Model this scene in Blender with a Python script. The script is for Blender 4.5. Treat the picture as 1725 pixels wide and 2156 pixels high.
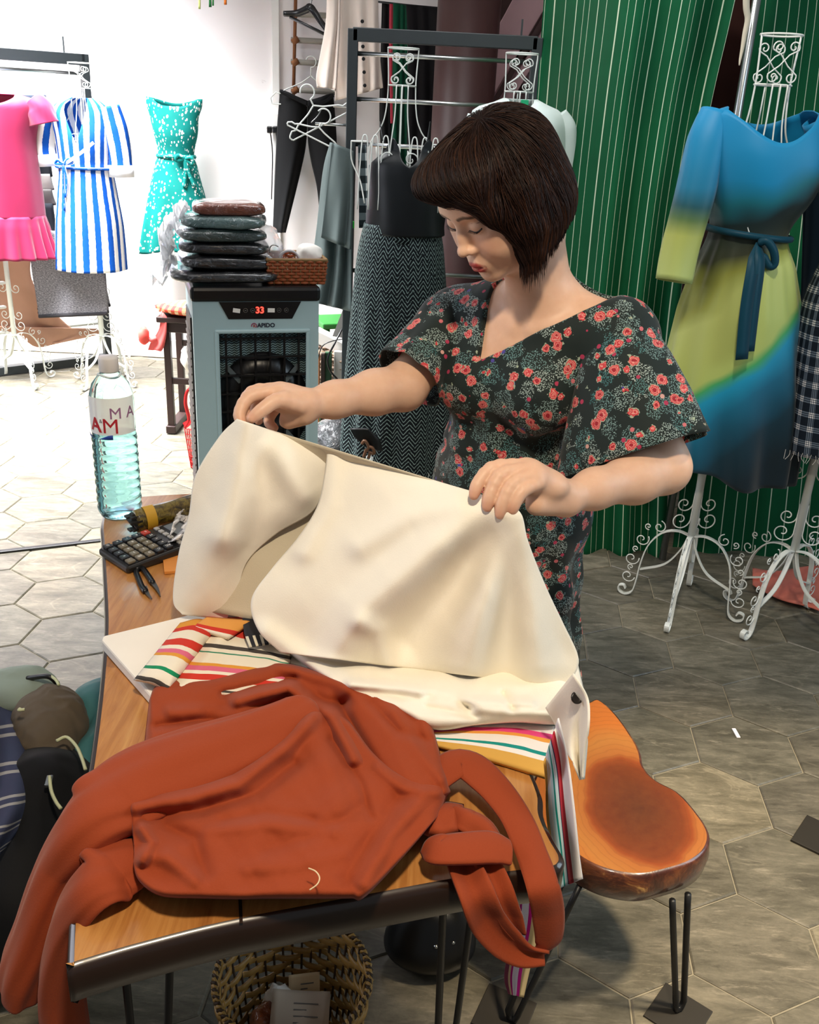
import bpy, bmesh, math, random
import numpy as np
from mathutils import Vector, Matrix

for _o in list(bpy.data.objects):
    bpy.data.objects.remove(_o)
SC = bpy.context.scene
COL = SC.collection
RNG = random.Random(7)
NR = np.random.default_rng(7)
PI = math.pi

# ------------------------------------------------------------------ camera
F_PX, PITCH, ROLL, CAM_H = 1980.0, math.radians(23.1), math.radians(2.9), 1.6
PCX, PCY = 862.5, 1078.0
_fw = np.array([0, math.cos(PITCH), -math.sin(PITCH)])
_up = np.array([0, math.sin(PITCH), math.cos(PITCH)])
_rt = np.array([1.0, 0, 0])
_cr, _sr = math.cos(ROLL), math.sin(ROLL)
ZOOM = None
cam_data = bpy.data.cameras.new('camera')
cam = bpy.data.objects.new('camera', cam_data)
COL.objects.link(cam)
SC.camera = cam
cam_data.sensor_fit = 'HORIZONTAL'
cam_data.sensor_width = 36.0
cam_data.lens = 36.0 * F_PX / 1725.0
cam_data.clip_start = 0.05
_r = _cr * _rt + _sr * _up
_u = -_sr * _rt + _cr * _up
cam.matrix_world = Matrix(((_r[0], _u[0], -_fw[0], 0), (_r[1], _u[1], -_fw[1], 0), (_r[2], _u[2], -_fw[2], CAM_H), (0, 0, 0, 1)))
if ZOOM:
    zx, zy, zw = ZOOM                      # study framing: centre and width in photo pixels
    cam_data.lens *= 1725.0 / zw
    cam_data.shift_x = (zx - PCX) / zw
    cam_data.shift_y = -(zy - PCY) / zw


def ray(px, py):
    a, b = px - PCX, py - PCY
    return _fw + _rt * ((_cr * a + _sr * b) / F_PX) - _up * ((-_sr * a + _cr * b) / F_PX)


def Pz(px, py, z):
    d = ray(px, py)
    return np.array([0, 0, CAM_H]) + d * ((z - CAM_H) / d[2])


def Py(px, py, y):
    d = ray(px, py)
    return np.array([0, 0, CAM_H]) + d * (y / d[1])


def proj(X):
    d = np.asarray(X, float) - np.array([0, 0, CAM_H])
    x, y, z = d @ _rt, d @ _up, d @ _fw
    u, v = x / z * F_PX, -y / z * F_PX
    return np.array([PCX + _cr * u - _sr * v, PCY + _sr * u + _cr * v])


# ------------------------------------------------------------------ light
SC.view_settings.view_transform = 'Standard'
SC.view_settings.look = 'None'
SC.view_settings.gamma = 1.0
SC.view_settings.use_curve_mapping = False
SC.view_settings.exposure = 0.0
world = bpy.data.worlds.new('world')
SC.world = world
world.use_nodes = True
_bg = world.node_tree.nodes['Background']
_bg.inputs[0].default_value = (0.90, 0.95, 1.0, 1)
_bg.inputs[1].default_value = 0.18


def light(name, kind, loc, target, power, color, size=0.3, size_y=None, spot=None, blend=0.5, spread=None):
    d = bpy.data.lights.new(name, kind)
    d.energy = power
    d.color = color
    if kind == 'AREA':
        d.shape = 'RECTANGLE'
        d.size = size
        d.size_y = size_y or size
    else:
        d.shadow_soft_size = size
    if kind == 'SPOT':
        d.spot_size = math.radians(spot)
        d.spot_blend = blend
    if spread:
        d.spread = math.radians(spread)
    o = bpy.data.objects.new(name, d)
    COL.objects.link(o)
    o.location = loc
    v = Vector(target) - Vector(loc)
    o.rotation_euler = v.to_track_quat('-Z', 'Y').to_euler()
    return o


# open shop front / light well on the left, ceiling spots inside
light('daylight_opening', 'AREA', (-2.7, 4.85, 3.2), (-2.3, 5.1, 0.0), 520, (0.97, 0.985, 1.0), 2.6, 1.8, spread=85)
light('daylight_front', 'AREA', (-3.6, 1.9, 1.9), (0.0, 1.9, 0.7), 46, (0.87, 0.89, 1.0), 1.8, 1.8)
light('daylight_side', 'AREA', (2.5, 1.5, 2.0), (0.3, 1.5, 0.8), 26, (0.70, 0.86, 1.0), 1.2, 1.4)
light('ceiling_spot_table', 'SPOT', (0.10, 0.25, 2.7), (0.03, 1.42, 0.85), 148, (1.0, 0.85, 0.64), 0.08, spot=66, blend=0.6)
light('ceiling_spot_floor', 'SPOT', (1.30, 1.10, 2.8), (1.02, 1.42, 0.0), 480, (1.0, 0.83, 0.58), 0.12, spot=42, blend=0.6)
light('ceiling_spot_dress', 'SPOT', (0.55, 1.75, 2.9), (1.05, 3.0, 1.15), 98, (1.0, 0.92, 0.78), 0.08, spot=48, blend=0.7)
light('ceiling_spot_curtain', 'SPOT', (0.35, 2.5, 2.95), (0.62, 3.9, 1.4), 48, (0.92, 1.0, 0.95), 0.10, spot=58, blend=0.8)
light('ceiling_lamp_back', 'AREA', (-0.1, 3.3, 2.9), (-0.25, 4.2, 0.9), 15, (0.97, 0.98, 1.0), 0.7, 0.7)


# ------------------------------------------------------------------ colour and material helpers
def srgb(h, a=1.0):
    h = h.lstrip('#')
    out = []
    for i in (0, 2, 4):
        c = int(h[i:i + 2], 16) / 255.0
        out.append(c / 12.92 if c <= 0.04045 else ((c + 0.055) / 1.055) ** 2.4)
    return (out[0], out[1], out[2], a)


class NB:
    """small node-tree builder"""
    def __init__(s, name, rough=0.6, spec=0.5, metal=0.0):
        s.m = bpy.data.materials.new(name)
        s.m.use_nodes = True
        s.t = s.m.node_tree
        s.b = s.t.nodes['Principled BSDF']
        s.b.inputs['Roughness'].default_value = rough
        s.b.inputs['Specular IOR Level'].default_value = spec
        s.b.inputs['Metallic'].default_value = metal

    def put(s, sock, v):
        if v is None:
            return
        if isinstance(v, bpy.types.NodeSocket):
            s.t.links.new(v, sock)
        else:
            if isinstance(v, (tuple, list)) and sock.type == 'RGBA' and len(v) == 3:
                v = (*v, 1)
            sock.default_value = v

    def node(s, typ, ins=None, **props):
        n = s.t.nodes.new(typ)
        for k, v in props.items():
            setattr(n, k, v)
        for k, v in (ins or {}).items():
            s.put(n.inputs[k], v)
        return n

    def coord(s, which='Object', scale=None, rot=None, loc=None):
        o = s.node('ShaderNodeTexCoord').outputs[which]
        if scale is not None or rot is not None or loc is not None:
            mp = s.node('ShaderNodeMapping', {'Vector': o})
            if scale is not None:
                mp.inputs['Scale'].default_value = scale if isinstance(scale, (tuple, list)) else (scale,) * 3
            if rot is not None:
                mp.inputs['Rotation'].default_value = rot
            if loc is not None:
                mp.inputs['Location'].default_value = loc
            o = mp.outputs[0]
        return o

    def math(s, op, a, b=None, c=None, clamp=False):
        n = s.node('ShaderNodeMath', operation=op, use_clamp=clamp)
        s.put(n.inputs[0], a)
        s.put(n.inputs[1], b)
        if c is not None:
            s.put(n.inputs[2], c)
        return n.outputs[0]

    def vmath(s, op, a, b=None):
        n = s.node('ShaderNodeVectorMath', operation=op)
        s.put(n.inputs[0], a)
        s.put(n.inputs[1], b)
        return n.outputs[0]

    def mix(s, fac, a, b, mode='MIX'):
        n = s.node('ShaderNodeMix', data_type='RGBA', blend_type=mode)
        s.put(n.inputs[0], fac)
        s.put(n.inputs[6], a)
        s.put(n.inputs[7], b)
        return n.outputs[2]

    def ramp(s, fac, stops, interp='LINEAR'):
        n = s.node('ShaderNodeValToRGB', {'Fac': fac})
        r = n.color_ramp
        r.interpolation = interp
        while len(r.elements) < len(stops):
            r.elements.new(0.5)
        for e, (p, c) in zip(r.elements, stops):
            e.position = p
            e.color = c if not isinstance(c, str) else srgb(c)
        return n.outputs['Color']

    def noise(s, vec, scale, detail=3, rough=0.55, dist=0.0, out='Fac'):
        return s.node('ShaderNodeTexNoise', {'Vector': vec, 'Scale': scale, 'Detail': detail, 'Roughness': rough, 'Distortion': dist}).outputs[out]

    def voronoi(s, vec, scale, feature='F1', rand=1.0):
        return s.node('ShaderNodeTexVoronoi', {'Vector': vec, 'Scale': scale, 'Randomness': rand}, feature=feature)

    def sep(s, v):
        return s.node('ShaderNodeSeparateXYZ', {0: v}).outputs

    def comb(s, x, y, z):
        return s.node('ShaderNodeCombineXYZ', {0: x, 1: y, 2: z}).outputs[0]

    def bump(s, h, strength=0.3, dist=0.01):
        n = s.node('ShaderNodeBump', {'Height': h, 'Strength': strength, 'Distance': dist})
        s.t.links.new(n.outputs[0], s.b.inputs['Normal'])

    def base(s, c):
        s.put(s.b.inputs['Base Color'], c)
        return s

    def set(s, **kw):
        for k, v in kw.items():
            s.put(s.b.inputs[k.replace('_', ' ')], v)
        return s


def plain(name, hexc, rough=0.6, spec=0.5, metal=0.0, var=0.12, nscale=14.0, bump=0.0, **kw):
    """one colour with slight mottling"""
    b = NB(name, rough, spec, metal)
    c = srgb(hexc)
    v = b.coord('Object')
    n = b.noise(v, nscale, 3)
    lo = tuple(x * (1 - var) for x in c[:3]) + (1,)
    hi = tuple(min(1, x * (1 + var)) for x in c[:3]) + (1,)
    b.base(b.mix(n, lo, hi))
    if bump:
        b.bump(b.noise(v, nscale * 12, 2), bump, 0.002)
    if kw:
        b.set(**kw)
    return b.m


def fabric(name, hexc, rough=0.85, weave=900.0, var=0.10, bump=0.12, sheen=0.04, sub=0.0):
    b = NB(name, rough, 0.2)
    c = srgb(hexc)
    v = b.coord('Object')
    n = b.noise(v, 9.0, 3)
    lo = tuple(x * (1 - var) for x in c[:3]) + (1,)
    hi = tuple(min(1, x * (1 + var)) for x in c[:3]) + (1,)
    b.base(b.mix(n, lo, hi))
    b.set(Sheen_Weight=sheen)
    b.bump(b.noise(v, weave, 1), bump, 0.001)
    return b.m


# ------------------------------------------------------------------ object helpers
WL = {}          # world location of an object's frame (un-rotated things)


def tag(o, label=None, cat=None, group=None, kind=None):
    if label:
        o['label'] = label
    if cat:
        o['category'] = cat
    if group:
        o['group'] = group
    if kind:
        o['kind'] = kind
    return o


def thing(name, label, cat, loc=(0, 0, 0), rotz=0.0, group=None):
    o = bpy.data.objects.new(name, None)
    COL.objects.link(o)
    o.empty_display_size = 0.05
    o.location = loc
    o.rotation_euler = (0, 0, rotz)
    WL[o.name] = np.array(loc, float)
    return tag(o, label, cat, group)


class MB:
    """mesh collector: vertices (world or local), faces, per-vertex uv"""
    def __init__(s):
        s.v, s.f, s.uv = [], [], []
        s.n = 0

    def add(s, v, f, uv=None):
        v = np.asarray(v, float).reshape(-1, 3)
        s.v.append(v)
        s.f += [tuple(int(i) + s.n for i in q) for q in f]
        s.uv.append(np.zeros((len(v), 2)) if uv is None else np.asarray(uv, float))
        s.n += len(v)
        return s

    # -- shapes
    def box(s, c, size, R=None, bevel=0.0):
        c = np.asarray(c, float)
        h = np.asarray(size, float) / 2
        if bevel <= 0:
            v = np.array([[x, y, z] for x in (-1, 1) for y in (-1, 1) for z in (-1, 1)], float) * h
            f = [(0, 1, 3, 2), (4, 6, 7, 5), (0, 4, 5, 1), (2, 3, 7, 6), (0, 2, 6, 4), (1, 5, 7, 3)]
        else:
            bm = bmesh.new()
            bmesh.ops.create_cube(bm, size=1.0)
            for q in bm.verts:
                q.co = Vector((q.co.x * h[0] * 2, q.co.y * h[1] * 2, q.co.z * h[2] * 2))
            bmesh.ops.bevel(bm, geom=list(bm.edges), offset=min(bevel, min(h) * 0.95), segments=2, profile=0.5, affect='EDGES')
            bm.verts.index_update()
            v = np.array([q.co[:] for q in bm.verts])
            f = [[q.index for q in fc.verts] for fc in bm.faces]
            bm.free()
        if R is not None:
            v = v @ np.asarray(R, float).T
        return s.add(v + c, f, (v[:, :2]))

    def tube(s, pts, r, seg=6, closed=False, caps=True, flat=None):
        """sweep a circle (or a flat strip: flat=(w,t)) along points"""
        p = np.asarray(pts, float)
        n = len(p)
        rr = np.full(n, r, float) if np.isscalar(r) else np.asarray(r, float)
        if closed:
            t = np.roll(p, -1, 0) - np.roll(p, 1, 0)
        else:
            t = np.gradient(p, axis=0)
        t /= np.linalg.norm(t, axis=1)[:, None] + 1e-12
        ref = np.array([0, 0, 1.0]) if abs(t[0][2]) < 0.9 else np.array([1.0, 0, 0])
        nn = np.cross(t[0], ref)
        nn /= np.linalg.norm(nn)
        V, UV = [], []
        a = np.arange(seg) * 2 * PI / seg
        L = 0
        for i in range(n):
            nn = nn - t[i] * (nn @ t[i])
            nn /= np.linalg.norm(nn) + 1e-12
            bb = np.cross(t[i], nn)
            if i:
                L += np.linalg.norm(p[i] - p[i - 1])
            V.append(p[i] + rr[i] * (np.cos(a)[:, None] * nn + np.sin(a)[:, None] * bb))
            UV.append(np.stack([a * rr[i], np.full(seg, L)], 1))
        V = np.concatenate(V)
        F = []
        m = n if closed else n - 1
        for i in range(m):
            j = (i + 1) % n
            for k in range(seg):
                l = (k + 1) % seg
                F.append((i * seg + k, i * seg + l, j * seg + l, j * seg + k))
        if caps and not closed:
            F.append(tuple(range(seg))[::-1])
            F.append(tuple((n - 1) * seg + k for k in range(seg)))
        return s.add(V, F, np.concatenate(UV))

    def strip(s, pts, width_dir, w, t):
        """flat bar of width w (along width_dir) and thickness t swept along points"""
        p = np.asarray(pts, float)
        wd = np.asarray(width_dir, float)
        tt = np.gradient(p, axis=0)
        tt /= np.linalg.norm(tt, axis=1)[:, None] + 1e-12
        if wd.ndim == 1:
            wd = np.repeat(wd[None], len(p), 0)
        wd = wd - tt * np.sum(wd * tt, 1)[:, None]
        wd /= np.linalg.norm(wd, axis=1)[:, None] + 1e-12
        nd = np.cross(tt, wd)
        w = np.full(len(p), w, float) if np.isscalar(w) else np.asarray(w, float)
        q = []
        for sx, sy in ((-1, -1), (1, -1), (1, 1), (-1, 1)):
            q.append(p + wd * (sx * w / 2)[:, None] + nd * (sy * t / 2))
        V = np.stack(q, 1).reshape(-1, 3)
        F = []
        for i in range(len(p) - 1):
            for k in range(4):
                l = (k + 1) % 4
                F.append((i * 4 + k, i * 4 + l, i * 4 + 4 + l, i * 4 + 4 + k))
        F += [(3, 2, 1, 0), tuple((len(p) - 1) * 4 + k for k in range(4))]
        L = np.concatenate([[0], np.cumsum(np.linalg.norm(np.diff(p, axis=0), axis=1))])
        uv = np.stack([np.tile([-.5, .5, .5, -.5], (len(p), 1)) * w[:, None], np.repeat(L[:, None], 4, 1)], -1).reshape(-1, 2)
        return s.add(V, F, uv)

    def lathe(s, prof, c=(0, 0, 0), seg=24, caps=True, wob=None):
        """profile [(r,z)...] about z"""
        c = np.asarray(c, float)
        a = np.arange(seg) * 2 * PI / seg
        V, UV = [], []
        for r, z in prof:
            rad = r if wob is None else r * wob(a, z)
            V.append(np.stack([np.cos(a) * rad, np.sin(a) * rad, np.full(seg, z)], 1))
            UV.append(np.stack([a * max(r, 1e-3), np.full(seg, z)], 1))
        V = np.concatenate(V) + c
        F = []
        for i in range(len(prof) - 1):
            for k in range(seg):
                l = (k + 1) % seg
                F.append((i * seg + k, i * seg + l, i * seg + seg + l, i * seg + seg + k))
        if caps:
            F.append(tuple(range(seg))[::-1])
            F.append(tuple((len(prof) - 1) * seg + k for k in range(seg)))
        return s.add(V, F, np.concatenate(UV))

    def grid(s, G, uv=None, wrap=False):
        """G (n,m,3) surface"""
        G = np.asarray(G, float)
        n, m = G.shape[:2]
        F = []
        mm = m if wrap else m - 1
        for i in range(n - 1):
            for j in range(mm):
                l = (j + 1) % m
                F.append((i * m + j, i * m + l, (i + 1) * m + l, (i + 1) * m + j))
        if uv is None:
            du = np.concatenate([np.zeros((n, 1)), np.cumsum(np.linalg.norm(np.diff(G, axis=1), axis=2), 1)], 1)
            dv = np.concatenate([np.zeros((1, m)), np.cumsum(np.linalg.norm(np.diff(G, axis=0), axis=2), 0)], 0)
            uv = np.stack([du, dv], -1)
        return s.add(G.reshape(-1, 3), F, np.asarray(uv, float).reshape(-1, 2))

    def prism(s, poly, z0, z1):
        """vertical prism of a counter-clockwise xy polygon"""
        poly = np.asarray(poly, float)
        n = len(poly)
        V = np.concatenate([np.c_[poly, np.full(n, z0)], np.c_[poly, np.full(n, z1)]])
        F = [tuple(range(n))[::-1], tuple(n + k for k in range(n))]
        F += [(k, (k + 1) % n, n + (k + 1) % n, n + k) for k in range(n)]
        return s.add(V, F, V[:, :2])

    def obj(s, name, mat, parent=None, smooth=False, local=False, solid=0.0, sub=0, bevel=0.0, offset=0.0):
        V = np.concatenate(s.v) if s.v else np.zeros((0, 3))
        if parent is not None and not local:
            V = V - WL[parent.name]
        me = bpy.data.meshes.new(name)
        me.from_pydata(V.tolist(), [], s.f)
        UV = np.concatenate(s.uv)
        ul = me.uv_layers.new(name='UVMap')
        idx = np.zeros(len(me.loops), np.int32)
        me.loops.foreach_get('vertex_index', idx)
        ul.data.foreach_set('uv', UV[idx].astype(np.float32).ravel())
        if smooth:
            me.polygons.foreach_set('use_smooth', np.ones(len(me.polygons), bool))
        me.validate()
        me.update()
        if mat is not None:
            me.materials.append(mat)
        o = bpy.data.objects.new(name, me)
        COL.objects.link(o)
        if parent is not None:
            o.parent = parent
            WL[o.name] = WL[parent.name]
        else:
            WL[o.name] = np.zeros(3)
        if bevel:
            md = o.modifiers.new('bevel', 'BEVEL')
            md.width = bevel
            md.segments = 2
            md.limit_method = 'ANGLE'
        if solid:
            md = o.modifiers.new('solid', 'SOLIDIFY')
            md.thickness = solid
            md.offset = offset
        if sub:
            md = o.modifiers.new('sub', 'SUBSURF')
            md.levels = md.render_levels = sub
        return o


def struct(o, label=None):
    o['kind'] = 'structure'
    if label:
        o['label'] = label
    return o


def rot_z(a):
    c, s_ = math.cos(a), math.sin(a)
    return np.array([[c, -s_, 0], [s_, c, 0], [0, 0, 1]])


def spline(pts, n, closed=False):
    """Catmull-Rom through points"""
    p = np.asarray(pts, float)
    if closed:
        p = np.concatenate([p[-1:], p, p[:2]])
    else:
        p = np.concatenate([2 * p[:1] - p[1:2], p, 2 * p[-1:] - p[-2:-1]])
    k = len(p) - 3
    u = np.linspace(0, k, n, endpoint=not closed)
    i = np.minimum(u.astype(int), k - 1)
    t = (u - i)[:, None]
    a, b, c, d = p[i], p[i + 1], p[i + 2], p[i + 3]
    return 0.5 * (2 * b + (c - a) * t + (2 * a - 5 * b + 4 * c - d) * t ** 2 + (3 * b - a - 3 * c + d) * t ** 3)


def sm(x, a, b):
    t = np.clip((np.asarray(x, float) - a) / (b - a), 0, 1)
    return t * t * (3 - 2 * t)


_NO = NR.uniform(0, 6.28, (24, 3))


def wob(p, f=1.0, oct=3):
    """cheap smooth pseudo noise in -1..1 on (...,k) points"""
    p = np.asarray(p, float)
    r = np.zeros(p.shape[:-1])
    amp, tot = 1.0, 0.0
    for o in range(oct):
        q = p * f * (2 ** o)
        v = 0
        for k in range(3):
            w = _NO[o * 4 + k]
            ph = sum(q[..., i] * math.cos(w[i] + i + k) * 1.7 for i in range(p.shape[-1])) + w[0] * 3
            v = v + np.sin(ph + 1.3 * np.sin(0.7 * ph + w[1]))
        r += amp * v / 3
        tot += amp
        amp *= 0.5
    return r / tot


def text_mesh(body, size, extrude=0.0004, bold=0.0):
    """text as mesh data centred at the origin, lying in the xy plane"""
    cu = bpy.data.curves.new('txt', 'FONT')
    cu.body = body
    cu.size = 1.0
    cu.extrude = extrude / size
    cu.offset = bold / size
    cu.align_x = 'CENTER'
    cu.align_y = 'CENTER'
    cu.resolution_u = 3
    o = bpy.data.objects.new('txt', cu)
    COL.objects.link(o)
    dg = bpy.context.evaluated_depsgraph_get()
    me = bpy.data.meshes.new_from_object(o.evaluated_get(dg))
    v = np.array([q.co[:] for q in me.vertices]) * size
    f = [tuple(q.vertices) for q in me.polygons]
    bpy.data.objects.remove(o)
    bpy.data.curves.remove(cu)
    bpy.data.meshes.remove(me)
    return v, f


# ------------------------------------------------------------------ sdf engine (sparse surface nets) for bodies and soft lumps
class SDF:
    def __init__(s):
        s.ops = []

    def add(s, fn, c, r, k=0.01, mode='add'):
        s.ops.append((fn, np.asarray(c, float), float(r), k, mode))
        return s

    def ell(s, c, rad, R=None, k=0.01, mode='add'):
        c = np.asarray(c, float)
        rad = np.asarray(rad, float)
        RT = None if R is None else np.asarray(R, float)

        def fn(P):
            q = P - c
            if RT is not None:
                q = q @ RT
            a = np.sqrt(((q / rad) ** 2).sum(-1))
            b = np.sqrt(((q / rad ** 2) ** 2).sum(-1)) + 1e-9
            return a * (a - 1) / b
        return s.add(fn, c, rad.max(), k, mode)

    def cap(s, a, b, ra, rb=None, k=0.01, mode='add'):
        a, b = np.asarray(a, float), np.asarray(b, float)
        rb = ra if rb is None else rb
        ba = b - a
        L2 = ba @ ba + 1e-12

        def fn(P):
            q = P - a
            h = np.clip(q @ ba / L2, 0, 1)
            d = q - h[..., None] * ba
            return np.sqrt((d * d).sum(-1)) - (ra + (rb - ra) * h)
        return s.add(fn, (a + b) / 2, np.sqrt(L2) / 2 + max(ra, rb), k, mode)

    def chain(s, pts, rads, k=0.01, mode='add'):
        for i in range(len(pts) - 1):
            s.cap(pts[i], pts[i + 1], rads[i], rads[i + 1], k, mode)
        return s

    def eval(s, P, sel=None):
        d = None
        for i, (fn, c, r, k, mode) in enumerate(s.ops):
            if sel is not None and not sel[i]:
                continue
            e = fn(P)
            if d is None:
                d = e if mode == 'add' else np.full(len(P), 1.0)
                continue
            if mode == 'add':
                h = np.clip(0.5 + 0.5 * (d - e) / k, 0, 1)
                d = d + (e - d) * h - k * h * (1 - h)
            else:
                h = np.clip(0.5 - 0.5 * (d + e) / k, 0, 1)
                d = d + (-e - d) * h + k * h * (1 - h)
        return np.full(len(P), 1.0) if d is None else d

    def mesh(s, h=0.003, B=24, post=None, margin=0.05):
        lo = np.min([o[1] - o[2] for o in s.ops if o[4] == 'add'], 0) - 0.03
        hi = np.max([o[1] + o[2] for o in s.ops if o[4] == 'add'], 0) + 0.03
        nb = np.ceil((hi - lo) / (h * B)).astype(int)
        C = np.array([o[1] for o in s.ops])
        Rr = np.array([o[2] for o in s.ops])
        half = h * B * 0.5 * math.sqrt(3)
        g = np.arange(B + 1)
        I, J, K = np.meshgrid(g, g, g, indexing='ij')
        gi = np.stack([I, J, K], -1).reshape(-1, 3)
        M = 1 << 20
        keys, verts, quads = [], [], []
        corner = np.array([[a, b, c] for a in (0, 1) for b in (0, 1) for c in (0, 1)])
        edges = [(0, 1), (2, 3), (4, 5), (6, 7), (0, 2), (1, 3), (4, 6), (5, 7), (0, 4), (1, 5), (2, 6), (3, 7)]
        key = lambda q: (q[..., 0].astype(np.int64) * M + q[..., 1]) * M + q[..., 2]
        for bi in range(nb[0]):
            for bj in range(nb[1]):
                for bk in range(nb[2]):
                    org = np.array([bi, bj, bk]) * B
                    cc = lo + (org + B / 2) * h
                    dist = np.linalg.norm(C - cc, axis=1) - Rr
                    sel = dist < half + margin
                    if not any(sel[i] and s.ops[i][4] == 'add' for i in range(len(s.ops))):
                        continue
                    d0 = s.eval(cc[None], sel)
                    if post is not None:
                        d0 = post(cc[None], d0)
                    if abs(d0[0]) > half + 0.02:
                        continue
                    P = lo + (org + gi) * h
                    D = s.eval(P, sel)
                    if post is not None:
                        D = post(P, D)
                    D = D.reshape(B + 1, B + 1, B + 1)
                    S = D < 0
                    if S.all() or not S.any():
                        continue
                    cs = np.stack([S[a:B + a, b:B + b, c:B + c] for a, b, c in corner], -1)
                    act = cs.any(-1) & ~cs.all(-1)
                    ai = np.argwhere(act)
                    vals = np.stack([D[ai[:, 0] + a, ai[:, 1] + b, ai[:, 2] + c] for a, b, c in corner], -1)
                    acc = np.zeros((len(ai), 3))
                    cnt = np.zeros(len(ai))
                    for e0, e1 in edges:
                        a, b = vals[:, e0], vals[:, e1]
                        x = (a < 0) != (b < 0)
                        t = np.where(x, a / (a - b + 1e-20), 0)
                        acc += np.where(x[:, None], corner[e0] + t[:, None] * (corner[e1] - corner[e0]), 0)
                        cnt += x
                    verts.append(lo + (org + ai + acc / cnt[:, None]) * h)
                    keys.append(key(ai + org))
                    for ax in range(3):
                        sl0 = [slice(0, B)] * 3
                        sl1 = [slice(0, B)] * 3
                        sl1[ax] = slice(1, B + 1)
                        A, Bq = S[tuple(sl0)], S[tuple(sl1)]
                        u, w = (ax + 1) % 3, (ax + 2) % 3
                        for flip, msk in ((False, A & ~Bq), (True, ~A & Bq)):
                            e = np.argwhere(msk)
                            if not len(e):
                                continue
                            e = e + org
                            du = np.zeros(3, int)
                            dw = np.zeros(3, int)
                            du[u] = 1
                            dw[w] = 1
                            q = np.stack([key(e - du - dw), key(e - dw), key(e), key(e - du)], 1)
                            quads.append(q[:, ::-1] if flip else q)
        keys = np.concatenate(keys)
        verts = np.concatenate(verts)
        quads = np.concatenate(quads)
        order = np.argsort(keys)
        sk = keys[order]
        pos = np.clip(np.searchsorted(sk, quads), 0, len(sk) - 1)
        ok = (sk[pos] == quads).all(1)
        return verts, order[pos[ok]]


def np_mesh(name, V, Q, mat, parent=None, smooth=True, attrs=None, uv=None):
    """quads/tris array to object, fast"""
    if parent is not None:
        V = V - WL[parent.name]
    me = bpy.data.meshes.new(name)
    k = Q.shape[1]
    me.vertices.add(len(V))
    me.vertices.foreach_set('co', V.astype(np.float32).ravel())
    me.loops.add(len(Q) * k)
    me.loops.foreach_set('vertex_index', Q.astype(np.int32).ravel())
    me.polygons.add(len(Q))
    me.polygons.foreach_set('loop_start', (np.arange(len(Q)) * k).astype(np.int32))
    me.polygons.foreach_set('loop_total', np.full(len(Q), k, np.int32))
    if smooth:
        me.polygons.foreach_set('use_smooth', np.ones(len(Q), bool))
    me.update(calc_edges=True)
    if uv is not None:
        ul = me.uv_layers.new(name='UVMap')
        ul.data.foreach_set('uv', uv[Q.ravel()].astype(np.float32).ravel())
    for n, a in (attrs or {}).items():
        at = me.attributes.new(n, 'FLOAT_COLOR', 'POINT')
        at.data.foreach_set('color', a.astype(np.float32).ravel())
    if mat is not None:
        me.materials.append(mat)
    o = bpy.data.objects.new(name, me)
    COL.objects.link(o)
    if parent is not None:
        o.parent = parent
        WL[o.name] = WL[parent.name]
    else:
        WL[o.name] = np.zeros(3)
    return o
# ================================================================== materials for the room
def mat_slate():
    b = NB('slate_tile', 0.34, 0.45)
    v = b.coord('Object')
    rnd = b.node('ShaderNodeObjectInfo').outputs['Random']
    off = b.vmath('ADD', v, b.comb(b.math('MULTIPLY', rnd, 37.0), b.math('MULTIPLY', rnd, 11.0), 0.0))
    st = b.node('ShaderNodeMapping', {'Vector': off})
    st.inputs['Scale'].default_value = (2.0, 6.5, 2.0)
    st.inputs['Rotation'].default_value = (0, 0, 0.5)
    n1 = b.noise(st.outputs[0], 2.6, 10, 0.74, 0.35)
    n2 = b.noise(off, 24.0, 5, 0.7)
    c = b.ramp(n1, [(0.25, '#47453d'), (0.42, '#625f54'), (0.55, '#7a766a'), (0.68, '#918b7c'), (0.85, '#b1a997')])
    st2_ = b.node('ShaderNodeMapping', {'Vector': off})
    st2_.inputs['Scale'].default_value = (3.0, 16.0, 3.0)
    st2_.inputs['Rotation'].default_value = (0, 0, 0.42)
    n3 = b.noise(st2_.outputs[0], 3.2, 8, 0.75, 0.3)
    c = b.mix(b.ramp(n3, [(0.56, (0, 0, 0, 1)), (0.70, (.55, .55, .55, 1))]), c, srgb('#b8b0a0'))
    c = b.mix(b.ramp(n3, [(0.30, (.6, .6, .6, 1)), (0.44, (0, 0, 0, 1))]), c, srgb('#35322b'))
    c = b.mix(b.math('MULTIPLY', n2, 0.55), c, srgb('#3f3c33'))
    vein = b.noise(st.outputs[0], 0.9, 4, 0.6, 0.9)
    vm = b.math('SUBTRACT', 1.0, b.math('MULTIPLY', b.math('ABSOLUTE', b.math('SUBTRACT', vein, 0.56)), 60.0), clamp=True)
    c = b.mix(b.math('MULTIPLY', vm, 0.10), c, srgb('#c9bfa9'))
    tone = b.ramp(rnd, [(0.0, '#77736a'), (0.3, '#b5ab96'), (0.55, '#8c8b80'), (0.8, '#d2c6a9'), (1.0, '#a39c8e')])
    c = b.mix(0.8, c, tone, 'MULTIPLY')
    c = b.mix(1.0, c, srgb('#f4efe6'), 'SCREEN') if False else c
    hsv = b.node('ShaderNodeHueSaturation', {'Color': c, 'Value': 1.95, 'Saturation': 0.85})
    b.base(hsv.outputs[0])
    b.set(Roughness=b.math('ADD', 0.22, b.math('MULTIPLY', n2, 0.30)))
    b.bump(n2, 0.25, 0.002)
    return b.m


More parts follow.
